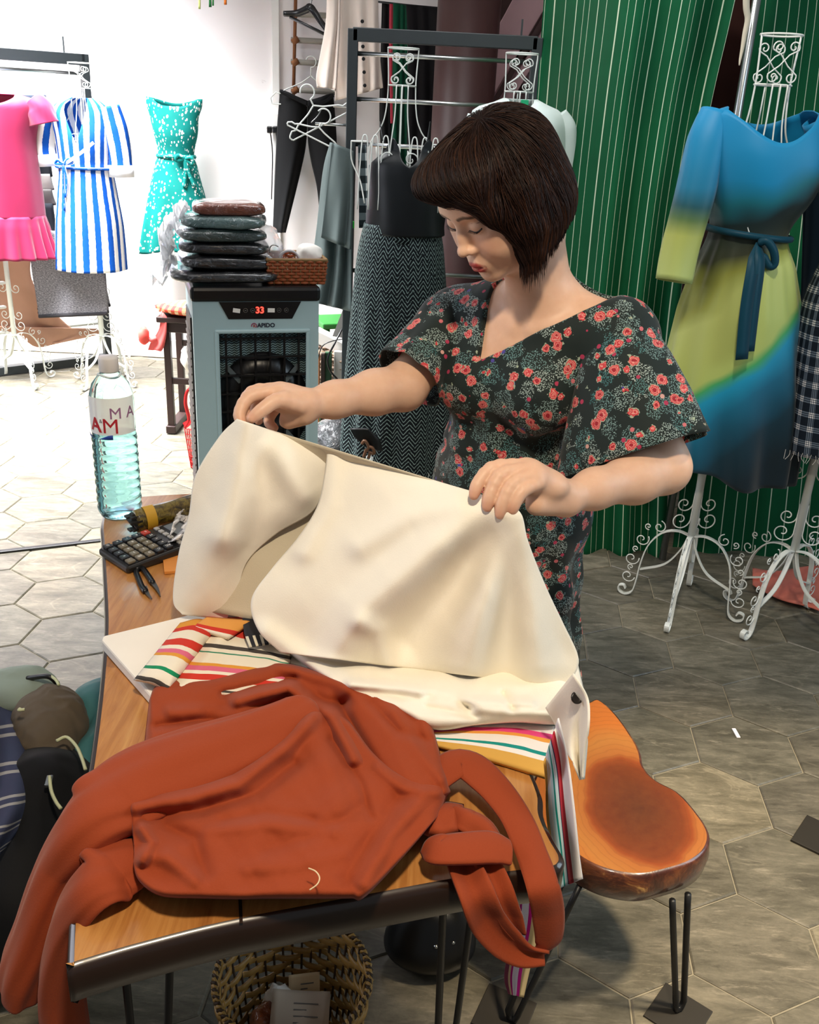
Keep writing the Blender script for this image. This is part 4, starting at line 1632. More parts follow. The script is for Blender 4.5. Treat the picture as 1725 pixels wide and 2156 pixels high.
M_TWEED = mat_tweed()
M_TAN = fabric('tan_cotton', '#b0866f', .85)
lY = lambda px: Pz(px, 780, 0)[1]
G = sheet([(-60, 530), (-60, 600), (-60, 690), (-60, 700)], [(64, 530), (72, 600), (150, 690), (215, 700)], 5.6, 40, 30, 2, .012, .3)
m = MB(); m.grid(G)
tag(m.obj('tan_cloth', M_TAN, None, True, solid=.01), 'tan cotton cloth draped over the rails of the left rack', 'cloth')
G = sheet([(-40, 686), (30, 700), (75, 730), (110, 722)], [(205, 692), (206, 704), (150, 716), (112, 722)], 5.57, 30, 14, 2, .01, .9)
m = MB(); m.grid(G)
tag(m.obj('tan_cloth', M_TAN, None, True, solid=.008), 'tan cloth end sagging below the lowest rail of the left rack', 'cloth')
for k_, (dy, dp_, lo) in enumerate(((0, 5.54, 0), (8, 5.50, 6), (16, 5.46, 2))):
    G = sheet([(58 + k_ * 2, 482), (66, 560), (74, 610), (80 + k_, 650 + dy)], [(190, 492), (215, 560), (225, 610), (232 - 3 * k_, 642 + dy + lo)], dp_, 40, 30, 1.3, .012, k_ * .8, None, .6)
    m = MB(); m.grid(G)
    o = m.obj('tweed_cloth', M_TWEED, None, True, solid=.006)
    tag(o, ['grey tweed cloth on the left rack, rearmost layer', 'grey tweed cloth on the left rack, middle layer', 'grey tweed cloth on the left rack, front layer'][k_], 'cloth', 'grey tweed cloths')
    m = MB()
    m.tube(G[-1] - np.array([0, .004, 0]), .010, 5)
    m.obj('fringe', fabric('dark_fringe_%d' % k_, '#2f2d30'), o, True)
for i, (y0, y1, cl) in enumerate(((200, 280, '#26303f'), (278, 322, '#1d3a45'), (318, 372, '#0d1016'), (366, 400, '#7a7672'), (398, 432, '#4d4a49'), (428, 500, '#151a22'))):
    G = sheet([(40, y0), (44, (y0 + y1) / 2), (48, y1)], [(96 + i * 3, y0), (100 + i * 3, (y0 + y1) / 2), (102 + i * 4, y1)], 5.78, 14, 8, 1, .008, i)
    m = MB(); m.grid(G)
    tag(m.obj('folded_trousers', fabric('dark_folded_%d' % i, cl), None, True, solid=.02), ['navy folded trousers, topmost between the pink and striped dresses', 'dark teal folded trousers, second from the top on the left rack', 'black folded trousers, third from the top on the left rack', 'light grey folded trousers between the pink and striped dresses', 'brown grey folded trousers between the pink and striped dresses', 'black folded trousers, lowest between the pink and striped dresses'][i], 'trousers', 'folded trousers on the left rack')

# ================================================================== air cooler
CA = math.radians(17)
CYF = 3.18
pl, pr_ = Py(424, 760, CYF + .03), Py(664, 760, CYF - .04)
cw_, chh, cdp = .425, Py(540, 585, CYF)[2], .33
fc = (pl + pr_) / 2
nrm = np.array([math.sin(CA), -math.cos(CA), 0])
exC = np.array([math.cos(CA), math.sin(CA), 0])
cl_ = thing('air_cooler', 'pale blue-grey air cooler with black grille and red digital display', 'air cooler', (fc[0], fc[1], 0), CA)
# local frame: x right, -y front, z up ; front face at y=0
M_COOL = plain('pale_blue_plastic', '#a9c3c7', .35, .5, var=.03)
M_MESH = None


def mat_mesh():
    b = NB('cooling_pad', .6, .3)
    v = b.coord('Object')
    s = b.sep(v)
    z = b.math('ADD', s[2], b.math('MULTIPLY', b.math('ABSOLUTE', b.math('SUBTRACT', b.math('FRACT', b.math('MULTIPLY', s[0], 60.0)), .5)), .010))
    f = b.math('FRACT', b.math('MULTIPLY', z, 120.0))
    b.base(b.mix(b.math('LESS_THAN', f, .5), srgb('#1d2b2e'), srgb('#7f9aa0')))
    return b.m


M_MESH = mat_mesh()
W2 = cw_ / 2
# shell: frame around the grille opening
gx0, gx1, gz0, gz1 = -.135, .175, .30, .885
ZB = .05
for nm, c_, s_ in (('front_panel_left', ((-W2 + gx0) / 2, .02, (ZB + .99) / 2), (gx0 + W2, .04, .99 - ZB)), ('front_panel_right', ((W2 + gx1) / 2, .02, (ZB + .99) / 2), (W2 - gx1, .04, .99 - ZB)),
                   ('front_panel_top', ((gx0 + gx1) / 2, .02, (gz1 + .99) / 2), (gx1 - gx0, .04, .99 - gz1)), ('front_panel_bottom', ((gx0 + gx1) / 2, .02, (ZB + gz0) / 2), (gx1 - gx0, .04, gz0 - ZB))):
    m = MB(); m.box(c_, s_); m.obj(nm, M_COOL, cl_, local=True)
m = MB(); m.box((0, cdp / 2 + .04, (ZB + .99) / 2), (cw_, cdp - .04, .99 - ZB), None, .012); m.obj('housing', M_COOL, cl_, local=True)
for c_, s_ in ((((gx0 + gx1) / 2, 0, gz1), (gx1 - gx0 + .014, .012, .014)), (((gx0 + gx1) / 2, 0, gz0), (gx1 - gx0 + .014, .012, .014)), ((gx0, 0, (gz0 + gz1) / 2), (.014, .012, gz1 - gz0)), ((gx1, 0, (gz0 + gz1) / 2), (.014, .012, gz1 - gz0))):
    m = MB(); m.box(c_, s_, None, .005); m.obj('opening_rim', M_COOL, cl_, local=True)
m = MB(); m.box((0, cdp / 2, 1.01), (cw_ + .01, cdp + .02, .05), None, .012); m.obj('black_lid', M_BLACK, cl_, local=True)
for x in (-.15, .15):
    for y in (.06, cdp - .05):
        m = MB(); m.lathe([(.018, 0), (.022, .01), (.022, .035), (.012, .055)], (x, y, 0), 12); m.obj('caster', M_BLACK, cl_, True, local=True)
# control panel (trapezoid) with display and keys
m = MB()
pt = [(-.125, .985), (.150, .985), (.120, .928), (-.095, .928)]
V = np.array([(x, -.004, z) for x, z in pt] + [(x, .004, z) for x, z in pt])
m.add(V, [(0, 3, 2, 1), (4, 5, 6, 7), (0, 1, 5, 4), (1, 2, 6, 5), (2, 3, 7, 6), (3, 0, 4, 7)])
cp = m.obj('control_panel', M_BLACK, cl_, local=True)
b = NB('red_display', .5); b.base((.8, .02, .02, 1)); b.set(Emission_Color=(1, .05, .03, 1), Emission_Strength=3.0)


def front_text(body, size, x, z, y, mat, name, parent, bold=0.0):
    v, f = text_mesh(body, size, .0004, bold)
    mm = MB(); mm.add(np.stack([v[:, 0] + x, np.full(len(v), y) - v[:, 2], v[:, 1] + z], 1), f)
    return mm.obj(name, mat, parent, local=True)


front_text('33', .030, .010, .957, -.006, b.m, 'display_digits', cp, .0009)
for x, w, a in ((-.068, .024, -.15), (.048, .024, -.03)):
    m = MB(); R_ = np.array([[math.cos(a), 0, -math.sin(a)], [0, 1, 0], [math.sin(a), 0, math.cos(a)]]); m.box((x, -.006, .957), (w, .001, .014), R_); m.obj('sticker', M_WHITEPAPER, cp, local=True)
for x in (-.038, -.014, .075, .100):
    m = MB(); aa = np.linspace(0, 2 * PI, 18, endpoint=False); m.tube(np.stack([x + .007 * np.cos(aa), np.full(18, -.005), .957 + .007 * np.sin(aa)], 1), .0008, 5, closed=True)
    m.tube([(x - .003, -.005, .957), (x + .003, -.005, .957)], .0008, 5); m.obj('key', M_CHROME, cp, local=True)
front_text('APIDO', .020, .031, .905, -.0015, plain('logo_navy', '#141a33', .5), 'logo_lettering', cl_, .0006)
m = MB(); aa = np.linspace(-.7, PI + .3, 16); m.tube(np.stack([-.010 + .0085 * np.cos(aa), np.full(16, -.001), .904 + .0085 * np.sin(aa)], 1), .0016, 5); m.obj('logo_arc', plain('logo_magenta', '#8d2452', .5), cl_, local=True)
front_text('R', .014, -.009, .903, -.0015, plain('logo_red', '#b0282c', .5), 'logo_initial', cl_, .0002)
# grille interior: pad, round fan ring, louvers
m = MB(); m.box(((gx0 + gx1) / 2, .036, (gz0 + gz1) / 2), (gx1 - gx0, .004, gz1 - gz0)); m.obj('cooling_pad', M_MESH, cl_, local=True)
gcx, gcz = (gx0 + gx1) / 2, (gz0 + gz1) / 2 + .02
m = MB()
for r0_, r1_ in ((.052, .165),):
    aa = np.linspace(0, 2 * PI, 48, endpoint=False)
    m.grid(np.stack([np.stack([gcx + r_ * np.cos(aa), np.full(48, y_), gcz + r_ * 1.18 * np.sin(aa)], 1) for r_, y_ in ((r0_, .034), (r0_, .026), (r1_, .022), (r1_, .034))]), wrap=True)
m.obj('fan_ring', M_BLACK, cl_, True, local=True)
for a in (PI / 4, 3 * PI / 4, 5 * PI / 4, 7 * PI / 4):
    m = MB()
    e = np.array([math.cos(a), 0, math.sin(a) * 1.18]); s2 = np.array([-math.sin(a), 0, math.cos(a)])
    m.strip([np.array([gcx, .018, gcz]) + e * .11, np.array([gcx, .018, gcz]) + e * .178], s2, .016, .004)
    m.obj('strut', plain('grey_strut', '#565f61', .4), cl_, local=True)
for i in range(6):
    x = gx0 + .03 + i * (gx1 - gx0 - .06) / 5
    m = MB(); m.box((x, .016, gcz - .02), (.007, .012, gz1 - gz0)); m.obj('vertical_louver', M_BLACK, cl_, local=True)
for i in range(9):
    z = gz0 + .045 + i * (gz1 - gz0 - .07) / 8
    m = MB(); m.box((gcx, .006, z), (gx1 - gx0, .014, .006)); m.obj('horizontal_louver', M_BLACK, cl_, local=True)
# side vent
M_VENT = plain('brown_black_vent', '#201a19', .5)
m = MB(); m.box((-W2 - .002, cdp / 2 + .02, .52), (.006, cdp - .09, .80), None, .002); sv = m.obj('side_vent', M_VENT, cl_, local=True)
for i in range(26):
    m = MB(); m.box((-W2 - .006, cdp / 2 + .02, .16 + i * .028), (.004, cdp - .11, .007)); m.obj('vent_slat', plain('vent_slat_brown', '#4a403c', .5) if i == 0 else bpy.data.materials['vent_slat_brown'], sv, local=True)

# ---- wrapped garment packs stacked on the cooler
def cool_pt(x, y, z):
    return np.array([fc[0], fc[1], 0]) + exC * x + np.array([-math.sin(CA), math.cos(CA), 0]) * y + np.array([0, 0, z])


def film(name, hexc, rough=.12):
    b_ = NB(name, rough, .6)
    v = b_.coord('Object')
    n = b_.noise(v, 30, 4, .7, .6)
    c = srgb(hexc)
    b_.base(b_.mix(n, tuple(q * .55 for q in c[:3]) + (1,), tuple(min(1, q * 1.3 + .02) for q in c[:3]) + (1,)))
    b_.set(Coat_Weight=1.0, Coat_Roughness=.06)
    b_.bump(b_.noise(v, 22, 4, .7, 1.5), .9, .012)
    return b_.m


def pack(c, size, mat, label, rot=0.0, seed=0, film_l=True):
    o = thing('garment_pack', label, 'package', c - np.array([0, 0, size[2] / 2]), 0, 'plastic wrapped garments on the cooler')
    n1, n2 = 34, 22
    th = np.linspace(0, 2 * PI, n1, endpoint=False)
    ph = np.linspace(-PI / 2, PI / 2, n2)
    G = np.zeros((n2, n1, 3))
    pw = lambda v, p: np.sign(v) * np.abs(v) ** p
    for i, p in enumerate(ph):
        x = pw(np.cos(th), .35) * pw(np.cos(p), .35) * size[0] / 2
        y = pw(np.sin(th), .35) * pw(np.cos(p), .35) * size[1] / 2
        z = np.full(n1, pw(np.sin(p), .6) * size[2] / 2)
        G[i] = np.stack([x, y, z], 1)
    nz = wob(G + seed * 3.1, 38, 2)
    G[..., 2] += .10 * size[2] * nz + .20 * size[2] * (1 - (2 * G[..., 0] / size[0]) ** 2) * np.sign(G[..., 2]) * .5
    G[..., :2] *= (1 + .02 * wob(G + seed, 30, 2))[..., None]
    G = G @ rot_z(CA + rot).T + c
    m = MB(); m.grid(G, wrap=True)
    m.obj('wrapped_cloth', mat, o, True)
    if film_l:                      # loose clear film sticking out on the left
        q = c - exC * size[0] * .49
        m = MB()
        A_ = np.linspace(-.5, .5, 9)
        G = np.array([[q + np.array([-exC[1], exC[0], 0]) * a_ * size[1] * .9 - exC * (.012 + .05 * t_) + np.array([0, 0, (.022 * math.sin(9 * a_ + seed * 2 + 6 * t_) - .02 * t_ + .01 * math.sin(23 * a_ + seed)) * min(1, t_ * 2 + .2)]) for a_ in A_] for t_ in np.linspace(0, 1, 6)])
        m.grid(G)
        m.obj('loose_film', M_FILM, o, True, solid=.0006)
    return o


bf = NB('clear_film', .15, .6)
bf.base((.93, .94, .96, 1)); bf.set(Transmission_Weight=.55, IOR=1.3, Alpha=.75)
M_FILM = bf.m
z_ = 1.043
stack = [(.36, .30, .036, '#0b0b0d', 'black wrapped garment pack at the very bottom of the stack', -.095, 0),
         (.31, .26, .042, '#0d0e10', 'black wrapped garment pack, second from the bottom of the stack', -.085, .04),
         (.30, .25, .036, '#101214', 'black wrapped garment pack in the middle of the stack', -.09, -.05),
         (.29, .25, .036, '#33423e', 'black and grey patterned garment pack, third from the top of the stack', -.10, .06),
         (.28, .24, .036, '#5d7673', 'grey-green wrapped garment pack, second from the top of the stack', -.085, -.16),
         (.24, .20, .036, '#7c3a22', 'rust brown wrapped garment pack on top of the stack', -.07, -.05)]
for i, (w, d_, h, cl, lb, x, rt) in enumerate(stack):
    pack(cool_pt(x, .15, z_ + h / 2), (w, d_, h), film('pack_film_%d' % i, cl), lb, rt, i)
    z_ += h * 1.14

# ---- wicker basket on the cooler
def woven_box(name, label, c, w, d, h, R, mat_h, mat_v, rows_n, pitch):
    o = thing(name, label, 'basket', c)
    m = MB(); m.box(c + np.array([0, 0, .006]), (w * .94, d * .94, .008), R); m.obj('base', mat_h, o)
    per = [(-w / 2, -d / 2), (w / 2, -d / 2), (w / 2, d / 2), (-w / 2, d / 2)]
    L = 2 * (w + d)
    n = int(L / pitch / 2) * 2
    seq = polyline(per + [per[0]], n * 4 + 1, False)[:-1]
    nrm_ = []
    for x, y in seq:
        nx = np.array([x / (w / 2), y / (d / 2)])
        nx = np.where(np.abs(nx) == np.abs(nx).max(), np.sign(nx), 0)
        nrm_.append(nx / np.linalg.norm(nx))
    nrm_ = np.array(nrm_)
    for r_ in range(rows_n):
        t = (r_ + .5) / rows_n
        sc = .93 + .07 * t
        off = .0035 * np.cos(np.arange(len(seq)) * PI / 4 + (r_ % 2) * PI)
        P = np.c_[seq * sc + nrm_ * off[:, None], np.full(len(seq), h * t)]
        m = MB(); m.tube(P @ np.asarray(R).T + c, h / rows_n * .52, 5, closed=True)
        m.obj('weave_row', mat_h, o, True)
    m = MB()
    for k in range(0, len(seq), 4):
        a, b_ = seq[k] * .93, seq[k]
        m.tube((np.array([[*a, 0], [*b_, h]])) @ np.asarray(R).T + c, .0028, 5)
    m.obj('stakes', mat_v, o, True)
    m = MB(); m.tube(np.c_[seq, np.full(len(seq), h)] @ np.asarray(R).T + c, .006, 6, closed=True); m.obj('rim', mat_v, o, True)
    return o


M_WICK = plain('wicker_brown', '#a2552f', .5, .4, var=.35, nscale=60)
M_WICK2 = plain('wicker_pale', '#8a6a3f', .55, .4, var=.3, nscale=60)
RB = rot_z(CA - .02)
woven_box('wicker_basket', 'brown wicker basket on the right of the cooler', cool_pt(.145, .13, 1.036), .20, .20, .082, RB, M_WICK, M_WICK2, 8, .016)
# things inside the basket: white bags and a hoop
def lump(name, label, cat, c, rad, mat, amp=.12, f=30, seed=0, parent=None, R=None, n=(26, 18)):
    th = np.linspace(0, 2 * PI, n[0], endpoint=False)
    ph = np.linspace(-PI / 2, PI / 2, n[1])
    D = np.array([[[math.cos(p) * math.cos(t), math.cos(p) * math.sin(t), math.sin(p)] for t in th] for p in ph])
    rr = 1 + amp * wob(D + seed * 1.7, f / 10, 3)
    P = D * np.asarray(rad) * rr[..., None]
    if R is not None:
        P = P @ np.asarray(R).T
    m = MB(); m.grid(P + np.asarray(c, float), wrap=True)
    o = m.obj(name, mat, parent, True)
    if parent is None:
        tag(o, label, cat)
    return o


lump('plastic_bag', 'crumpled clear plastic bag standing behind the wicker basket', 'bag', cool_pt(.06, .20, 1.13), (.06, .05, .085), M_FILM, .35, 26, 3)
lump('white_cloth', 'folded white cloth piled in the wicker basket', 'cloth', cool_pt(.205, .14, 1.115), (.048, .07, .045), M_WHITEPAPER, .2, 22, 5)
m = MB(); aa = np.linspace(0, PI, 16); m.tube(np.array([cool_pt(.125 + .035 * math.cos(a), .09, 1.105 + .035 * math.sin(a)) for a in aa]), .005, 7)
tag(m.obj('plastic_hoop', plain('grey_hoop', '#c9c6c6', .4), None, True), 'pale plastic hoop sticking out of the wicker basket', 'hoop')
m = MB(); m.tube(spline([cool_pt(.06, .1, 1.13), cool_pt(.062, .1, 1.15), cool_pt(.075, .1, 1.158), cool_pt(.09, .1, 1.152)], 14), .002, 5)
tag(m.obj('hanger_hook', M_CHROME, None, True), 'thin metal hanger hook above the wicker basket', 'hook')

# ================================================================== dark stool left of the cooler with cloths
sp = Pz(372, 912, 0)
yS = sp[1]
M_STOOLW = plain('dark_brown_wood', '#2b1815', .45, .5, var=.25)
st2 = thing('wooden_stool', 'dark brown wooden stool beside the air cooler', 'stool', (sp[0] + .08, yS + .1, 0))
zst = Py(372, 676, yS)[2]
lx = [Py(357, 800, yS)[0], Py(357, 800, yS)[0] + .26]
for x in lx:
    for y in (yS, yS + .24):
        m = MB(); m.box((x, y, zst / 2), (.034, .034, zst), None, .003); m.obj('leg', M_STOOLW, st2)
    m = MB(); m.box((x, yS + .12, .025), (.05, .30, .04), None, .004); m.obj('foot_rail', M_STOOLW, st2)
for z, y in ((.28, yS), (.42, yS + .24)):
    m = MB(); m.box(((lx[0] + lx[1]) / 2, y, z), (.26, .02, .03), None, .002); m.obj('stretcher', M_STOOLW, st2)
m = MB(); m.box(((lx[0] + lx[1]) / 2, yS + .12, zst + .01), (.34, .32, .028), None, .005); m.obj('seat', M_STOOLW, st2)
m = MB(); m.box(((lx[0] + lx[1]) / 2, yS - .01, zst - .03), (.30, .02, .05), None, .004); m.obj('apron', M_STOOLW, st2)


def mat_redcheck():
    b_ = NB('red_check', .85, .2)
    s = b_.sep(b_.coord('Object'))
    f = lambda x: b_.math('LESS_THAN', b_.math('FRACT', b_.math('MULTIPLY', x, 28.0)), .5)
    c = b_.math('MULTIPLY', b_.math('ADD', f(s[0]), f(s[2])), .5)
    b_.base(b_.ramp(c, [(0, '#e9c9a0'), (.5, '#d2603f'), (1, '#c23230')]))
    return b_.m


M_REDC = mat_redcheck()
lump('checked_cloth', 'red checked cloth bundled on the dark wooden stool', 'cloth', (lx[0] + .10, yS + .06, zst + .052), (.16, .12, .032), M_REDC, .25, 26, 2)
G = sheet([(340, 655), (336, 690), (318, 720), (312, 736)], [(352, 668), (350, 700), (344, 728), (338, 738)], yS - .03, 10, 16, 1, .01)
m = MB(); m.grid(G)
pcl = tag(m.obj('pink_cloth', fabric('salmon_cloth', '#d8605c'), None, True, solid=.012), 'salmon cloth hanging off the left side of the stool', 'cloth')
lump('knotted_end', None, None, Py(303, 706, yS - .03), (.028, .03, .045), fabric('salmon_cloth_end', '#e0574d'), .2, 20, 8, pcl)
m = MB(); m.tube([Py(306, 712, yS - .03), Py(320, 716, yS - .03), Py(330, 712, yS - .03)], .012, 8); m.obj('knotted_strap', fabric('salmon_strap', '#d8605c'), pcl, True)

# red plastic strainer basket leaning on the cooler
rb = thing('strainer_basket', 'red plastic strainer basket with a loop handle leaning by the cooler', 'basket', Pz(412, 985, 0))
M_RED = plain('red_plastic', '#c81f22', .35, .5, var=.1)
yq = Pz(412, 985, 0)[1]
m = MB()
for k_ in range(9):
    u = k_ / 8
    m.tube(spline([Py(389 + u * 36, 902, yq - .03 * math.sin(PI * u)), Py(396 + u * 24, 945, yq - .02 * math.sin(PI * u)), Py(403 + u * 10, 985, yq)], 10), .0028, 5)
m.obj('upright_ribs', M_RED, rb, True)
m = MB()
for k_ in range(8):
    v = k_ / 7
    py = 902 + 80 * v
    l_, r_ = 389 + 14 * v, 425 - 12 * v
    m.tube(spline([Py(l_, py, yq), Py((l_ + r_) / 2, py + 3, yq - .03), Py(r_, py, yq)], 9), .0026, 5)
m.obj('hoop_ribs', M_RED, rb, True)
m = MB()
m.strip(spline([Py(390, 900, yq), Py(398, 882, yq), Py(391, 850, yq), Py(394, 825, yq), Py(406, 815, yq), Py(414, 828, yq), Py(412, 860, yq), Py(410, 880, yq), Py(424, 900, yq)], 50), (0, 1, 0), .02, .012)
m.obj('handle', M_RED, rb, True)
m = MB()
m.strip([Py(389, 896, yq), Py(407, 884, yq - .01), Py(425, 898, yq)], (0, .2, 1), .028, .01)
m.obj('collar', M_RED, rb)
lump('white_bundle', 'white bundle on the lower rail of the dark stool', 'bundle', (lx[0] + .1, yS + .12, .37), (.07, .06, .07), M_WHITEPAPER, .2, 20, 9)

# ================================================================== clutter between the cooler and the trousers
Yq = 4.75
woven_box('rattan_basket', 'rattan basket with grey papers between the cooler and the herringbone trousers', Py(700, 790, Yq) - np.array([0, 0, .02]), .34, .22, .16, rot_z(-.35), plain('rattan_grey', '#8d7766', .6, .3, var=.35, nscale=70), plain('rattan_rim', '#c79a76', .6), 8, .022)
m = MB(); slab_px(m, [(652, 690), (745, 735), (742, 760), (652, 715)], Yq - .10, .10)
tag(m.obj('paper_stack', M_WHITEPAPER, None), 'white papers lying on the rattan basket', 'papers')
m = MB(); slab_px(m, [(721, 655), (738, 655), (725, 712), (700, 708)], Yq - .14, .04)
tag(m.obj('grey_box', plain('grey_card', '#84827e', .7), None), 'grey card box standing behind the rattan basket', 'box')
gs = thing('plastic_stool', 'green plastic stool behind the rattan basket', 'stool', Py(705, 860, Yq + .3) * np.array([1, 1, 0]))
M_GREENP = plain('green_plastic', '#2f7a35', .4, .5, var=.1)
g0 = Py(700, 676, Yq + .3)
m = MB(); m.box(g0 + [.03, 0, 0], (.24, .24, .03), rot_z(.4), .006); m.obj('seat', M_GREENP, gs)
for sx in (-1, 1):
    for sy in (-1, 1):
        p = g0 + np.array([.03, 0, 0]) + rot_z(.4) @ np.array([sx * .09, sy * .09, 0])
        m = MB(); m.tube([p, p * [1, 1, 0] + rot_z(.4) @ np.array([sx * .03, sy * .03, 0])], .018, 8); m.obj('leg', M_GREENP, gs, True)
for i, (px, w, cl, nm) in enumerate(((668, 12, '#c07a44', 'orange wooden'), (680, 9, '#3b2c26', 'dark brown'), (690, 16, '#23482b', 'dark green'), (712, 22, '#b4b1ac', 'pale grey'))):
    p0, p1 = Py(px, 745, Yq - .22 + .01 * i), Py(px, 815, Yq - .22)
    zt_ = p0[2]
    m = MB(); m.box((p0[0], Yq - .22 + .03 * i, zt_ / 2), (w * .0022, .03, zt_), None, .003)
    tag(m.obj('upright_board', plain('board_%d' % i, cl, .6), None), nm + ' upright board under the rattan basket', 'board', 'upright boards under the rattan basket')
m = MB(); m.tube(spline([Py(738, 662, Yq - .2), Py(722, 690, Yq - .2), Py(704, 725, Yq - .25), Py(690, 755, Yq - .27), Py(695, 780, Yq - .27), Py(712, 800, Yq - .25)], 30), .005, 6)
tag(m.obj('black_cable', M_BLACK, None, True), 'thick black cable trailing over the rattan basket', 'cable')
m = MB(); m.tube(spline([Py(735, 712, Yq - .25), Py(700, 718, Yq - .26), Py(680, 728, Yq - .27), Py(671, 750, Yq - .27), Py(664, 785, Yq - .26)], 30), .0028, 6)
tag(m.obj('thin_cable', M_BLACK, None, True), 'thin black cable looping beside the cooler', 'cable')
lump('clear_wrapped_pack', 'dark pack in shiny clear plastic on the floor beside the cooler', 'package', Py(700, 925, 4.0) - np.array([0, 0, .03]), (.10, .12, .13), film('dark_pack_film', '#4a4a4c'), .18, 24, 12)
# ================================================================== wood materials
def mat_wood_slab():
    b = NB('honey_wood', .28, .5)
    v = b.coord('Object')
    mp = b.node('ShaderNodeMapping', {'Vector': v})
    mp.inputs['Rotation'].default_value = (0, 0, -math.radians(16.5))
    mp.inputs['Scale'].default_value = (16, 1.3, 8)
    n = b.noise(mp.outputs[0], 2.2, 6, .65, .7)
    c = b.ramp(n, [(.25, '#8d5427'), (.42, '#b5783c'), (.56, '#c98d4c'), (.72, '#d8a35f'), (.9, '#a5662d')])
    fine = b.noise(mp.outputs[0], 14, 3, .7)
    c = b.mix(b.math('MULTIPLY', fine, .35), c, srgb('#7a4520'))
    k = b.noise(v, 5.0, 4, .7)
    c = b.mix(b.math('MULTIPLY', b.math('GREATER_THAN', k, .64), .35), c, srgb('#5d3417'))
    b.base(c)
    b.set(Coat_Weight=.6, Coat_Roughness=.12)
    b.bump(fine, .08, .002)
    return b.m


def mat_round_slab(cx, cy):
    b = NB('ringed_slab', .38, .4)
    v = b.coord('Object')
    s = b.sep(v)
    nn = b.noise(v, 6.5, 4, .55)
    dx = b.math('MULTIPLY', b.math('SUBTRACT', s[0], cx), 1.35)
    dy = b.math('MULTIPLY', b.math('SUBTRACT', s[1], cy), .92)
    d = b.math('SQRT', b.math('ADD', b.math('MULTIPLY', dx, dx), b.math('MULTIPLY', dy, dy)))
    d = b.math('ADD', d, b.math('MULTIPLY', b.math('SUBTRACT', nn, .5), .07))
    c = b.ramp(b.math('MULTIPLY', d, 4.0), [(0, '#3c160b'), (.25, '#4c1c0c'), (.47, '#5f240e'), (.55, '#7c3515'), (.60, '#97592a'), (.78, '#a36a33'), (1, '#b06228')])
    ring = b.math('FRACT', b.math('MULTIPLY', d, 62.0))
    c = b.mix(b.math('MULTIPLY', b.math('LESS_THAN', ring, .22), .16), c, srgb('#4b1f10'))
    c = b.mix(b.math('MULTIPLY', b.noise(v, 60, 4, .7), .35), c, srgb('#8a5426'))
    b.base(c)
    b.set(Coat_Weight=.3, Coat_Roughness=.15)
    return b.m


def mat_bark():
    b = NB('bark_edge', .35, .5)
    v = b.coord('Object')
    n = b.noise(v, 16, 5, .7, .8)
    b.base(b.ramp(n, [(.3, '#24110b'), (.5, '#4a2417'), (.6, '#6d3c20'), (.68, '#b98d52')]))
    b.set(Coat_Weight=.7, Coat_Roughness=.1)
    b.bump(n, .3, .006)
    return b.m


M_WOOD = mat_wood_slab()
M_BARK = mat_bark()
M_TEDGE = plain('dark_table_edge', '#2c1b11', .3, .5, var=.3, nscale=8, Coat_Weight=.5)
TZ = .70


def slab_mesh(outline, z0, z1, bev, smooth_n=120, side_bulge=0.0):
    """slab with rounded rim from a closed xy outline; returns MB of rim+side, MB of top"""
    P = spline(np.asarray(outline, float), smooth_n, closed=True)
    area = 0.5 * np.sum(P[:, 0] * np.roll(P[:, 1], -1) - np.roll(P[:, 0], -1) * P[:, 1])
    if area < 0:
        P = P[::-1]
    t = np.roll(P, -1, 0) - np.roll(P, 1, 0)
    t /= np.linalg.norm(t, axis=1)[:, None]
    nrm_ = np.stack([t[:, 1], -t[:, 0]], 1)
    rings = [(-bev, z0), (0, z0 + bev), (side_bulge, (z0 + z1) / 2), (0, z1 - bev), (-bev * .4, z1 - bev * .3), (-bev * 1.2, z1)]
    G = np.stack([np.c_[P + nrm_ * o_, np.full(len(P), z)] for o_, z in rings])
    side = MB(); side.grid(G, wrap=True)
    n = len(P)
    side.f.append(tuple(range(n))[::-1])
    top = MB(); top.add(G[-1], [tuple(range(n))], G[-1][:, :2])
    return side, top, P


tab = thing('work_table', 'honey brown live-edge wooden work table on black hairpin legs', 'table', (-.20, 1.45, 0))
tl = [(145, 2040), (140, 2020), (150, 1870), (172, 1700), (190, 1590), (205, 1480), (215, 1380), (219, 1300), (215, 1200), (212, 1140), (211, 1100), (226, 1066), (262, 1050), (305, 1043), (400, 1037)]
out = [Pz(px, py, TZ)[:2] for px, py in tl] + [np.array([-.30, 2.235]), np.array([-.13, 2.285]), np.array([-.09, 2.24]), np.array([-.05, 2.0]), np.array([.05, 1.65]), np.array([.13, 1.36]), np.array([.19, 1.20])]
out += [Pz(px, py, TZ)[:2] for px, py in ((1140, 1665), (1146, 1715), (1168, 1765), (1188, 1800), (1186, 1822), (1160, 1834), (1060, 1846), (961, 1859), (800, 1889), (498, 1946), (300, 1995), (180, 2030))]
side, top, TP = slab_mesh(out, TZ - .058, TZ, .007, 200)
side.obj('slab_edge', M_TEDGE, tab, True)
top.obj('table_top', M_WOOD, tab)
m = MB()
q0, q1 = Pz(505, 1880, TZ + .0003), Pz(508, 1944, TZ + .0003)
m.strip([q0, q1], (1, 0, 0), .004, .0006)
m.obj('glue_seam', plain('dark_seam', '#27140a', .6), tab)


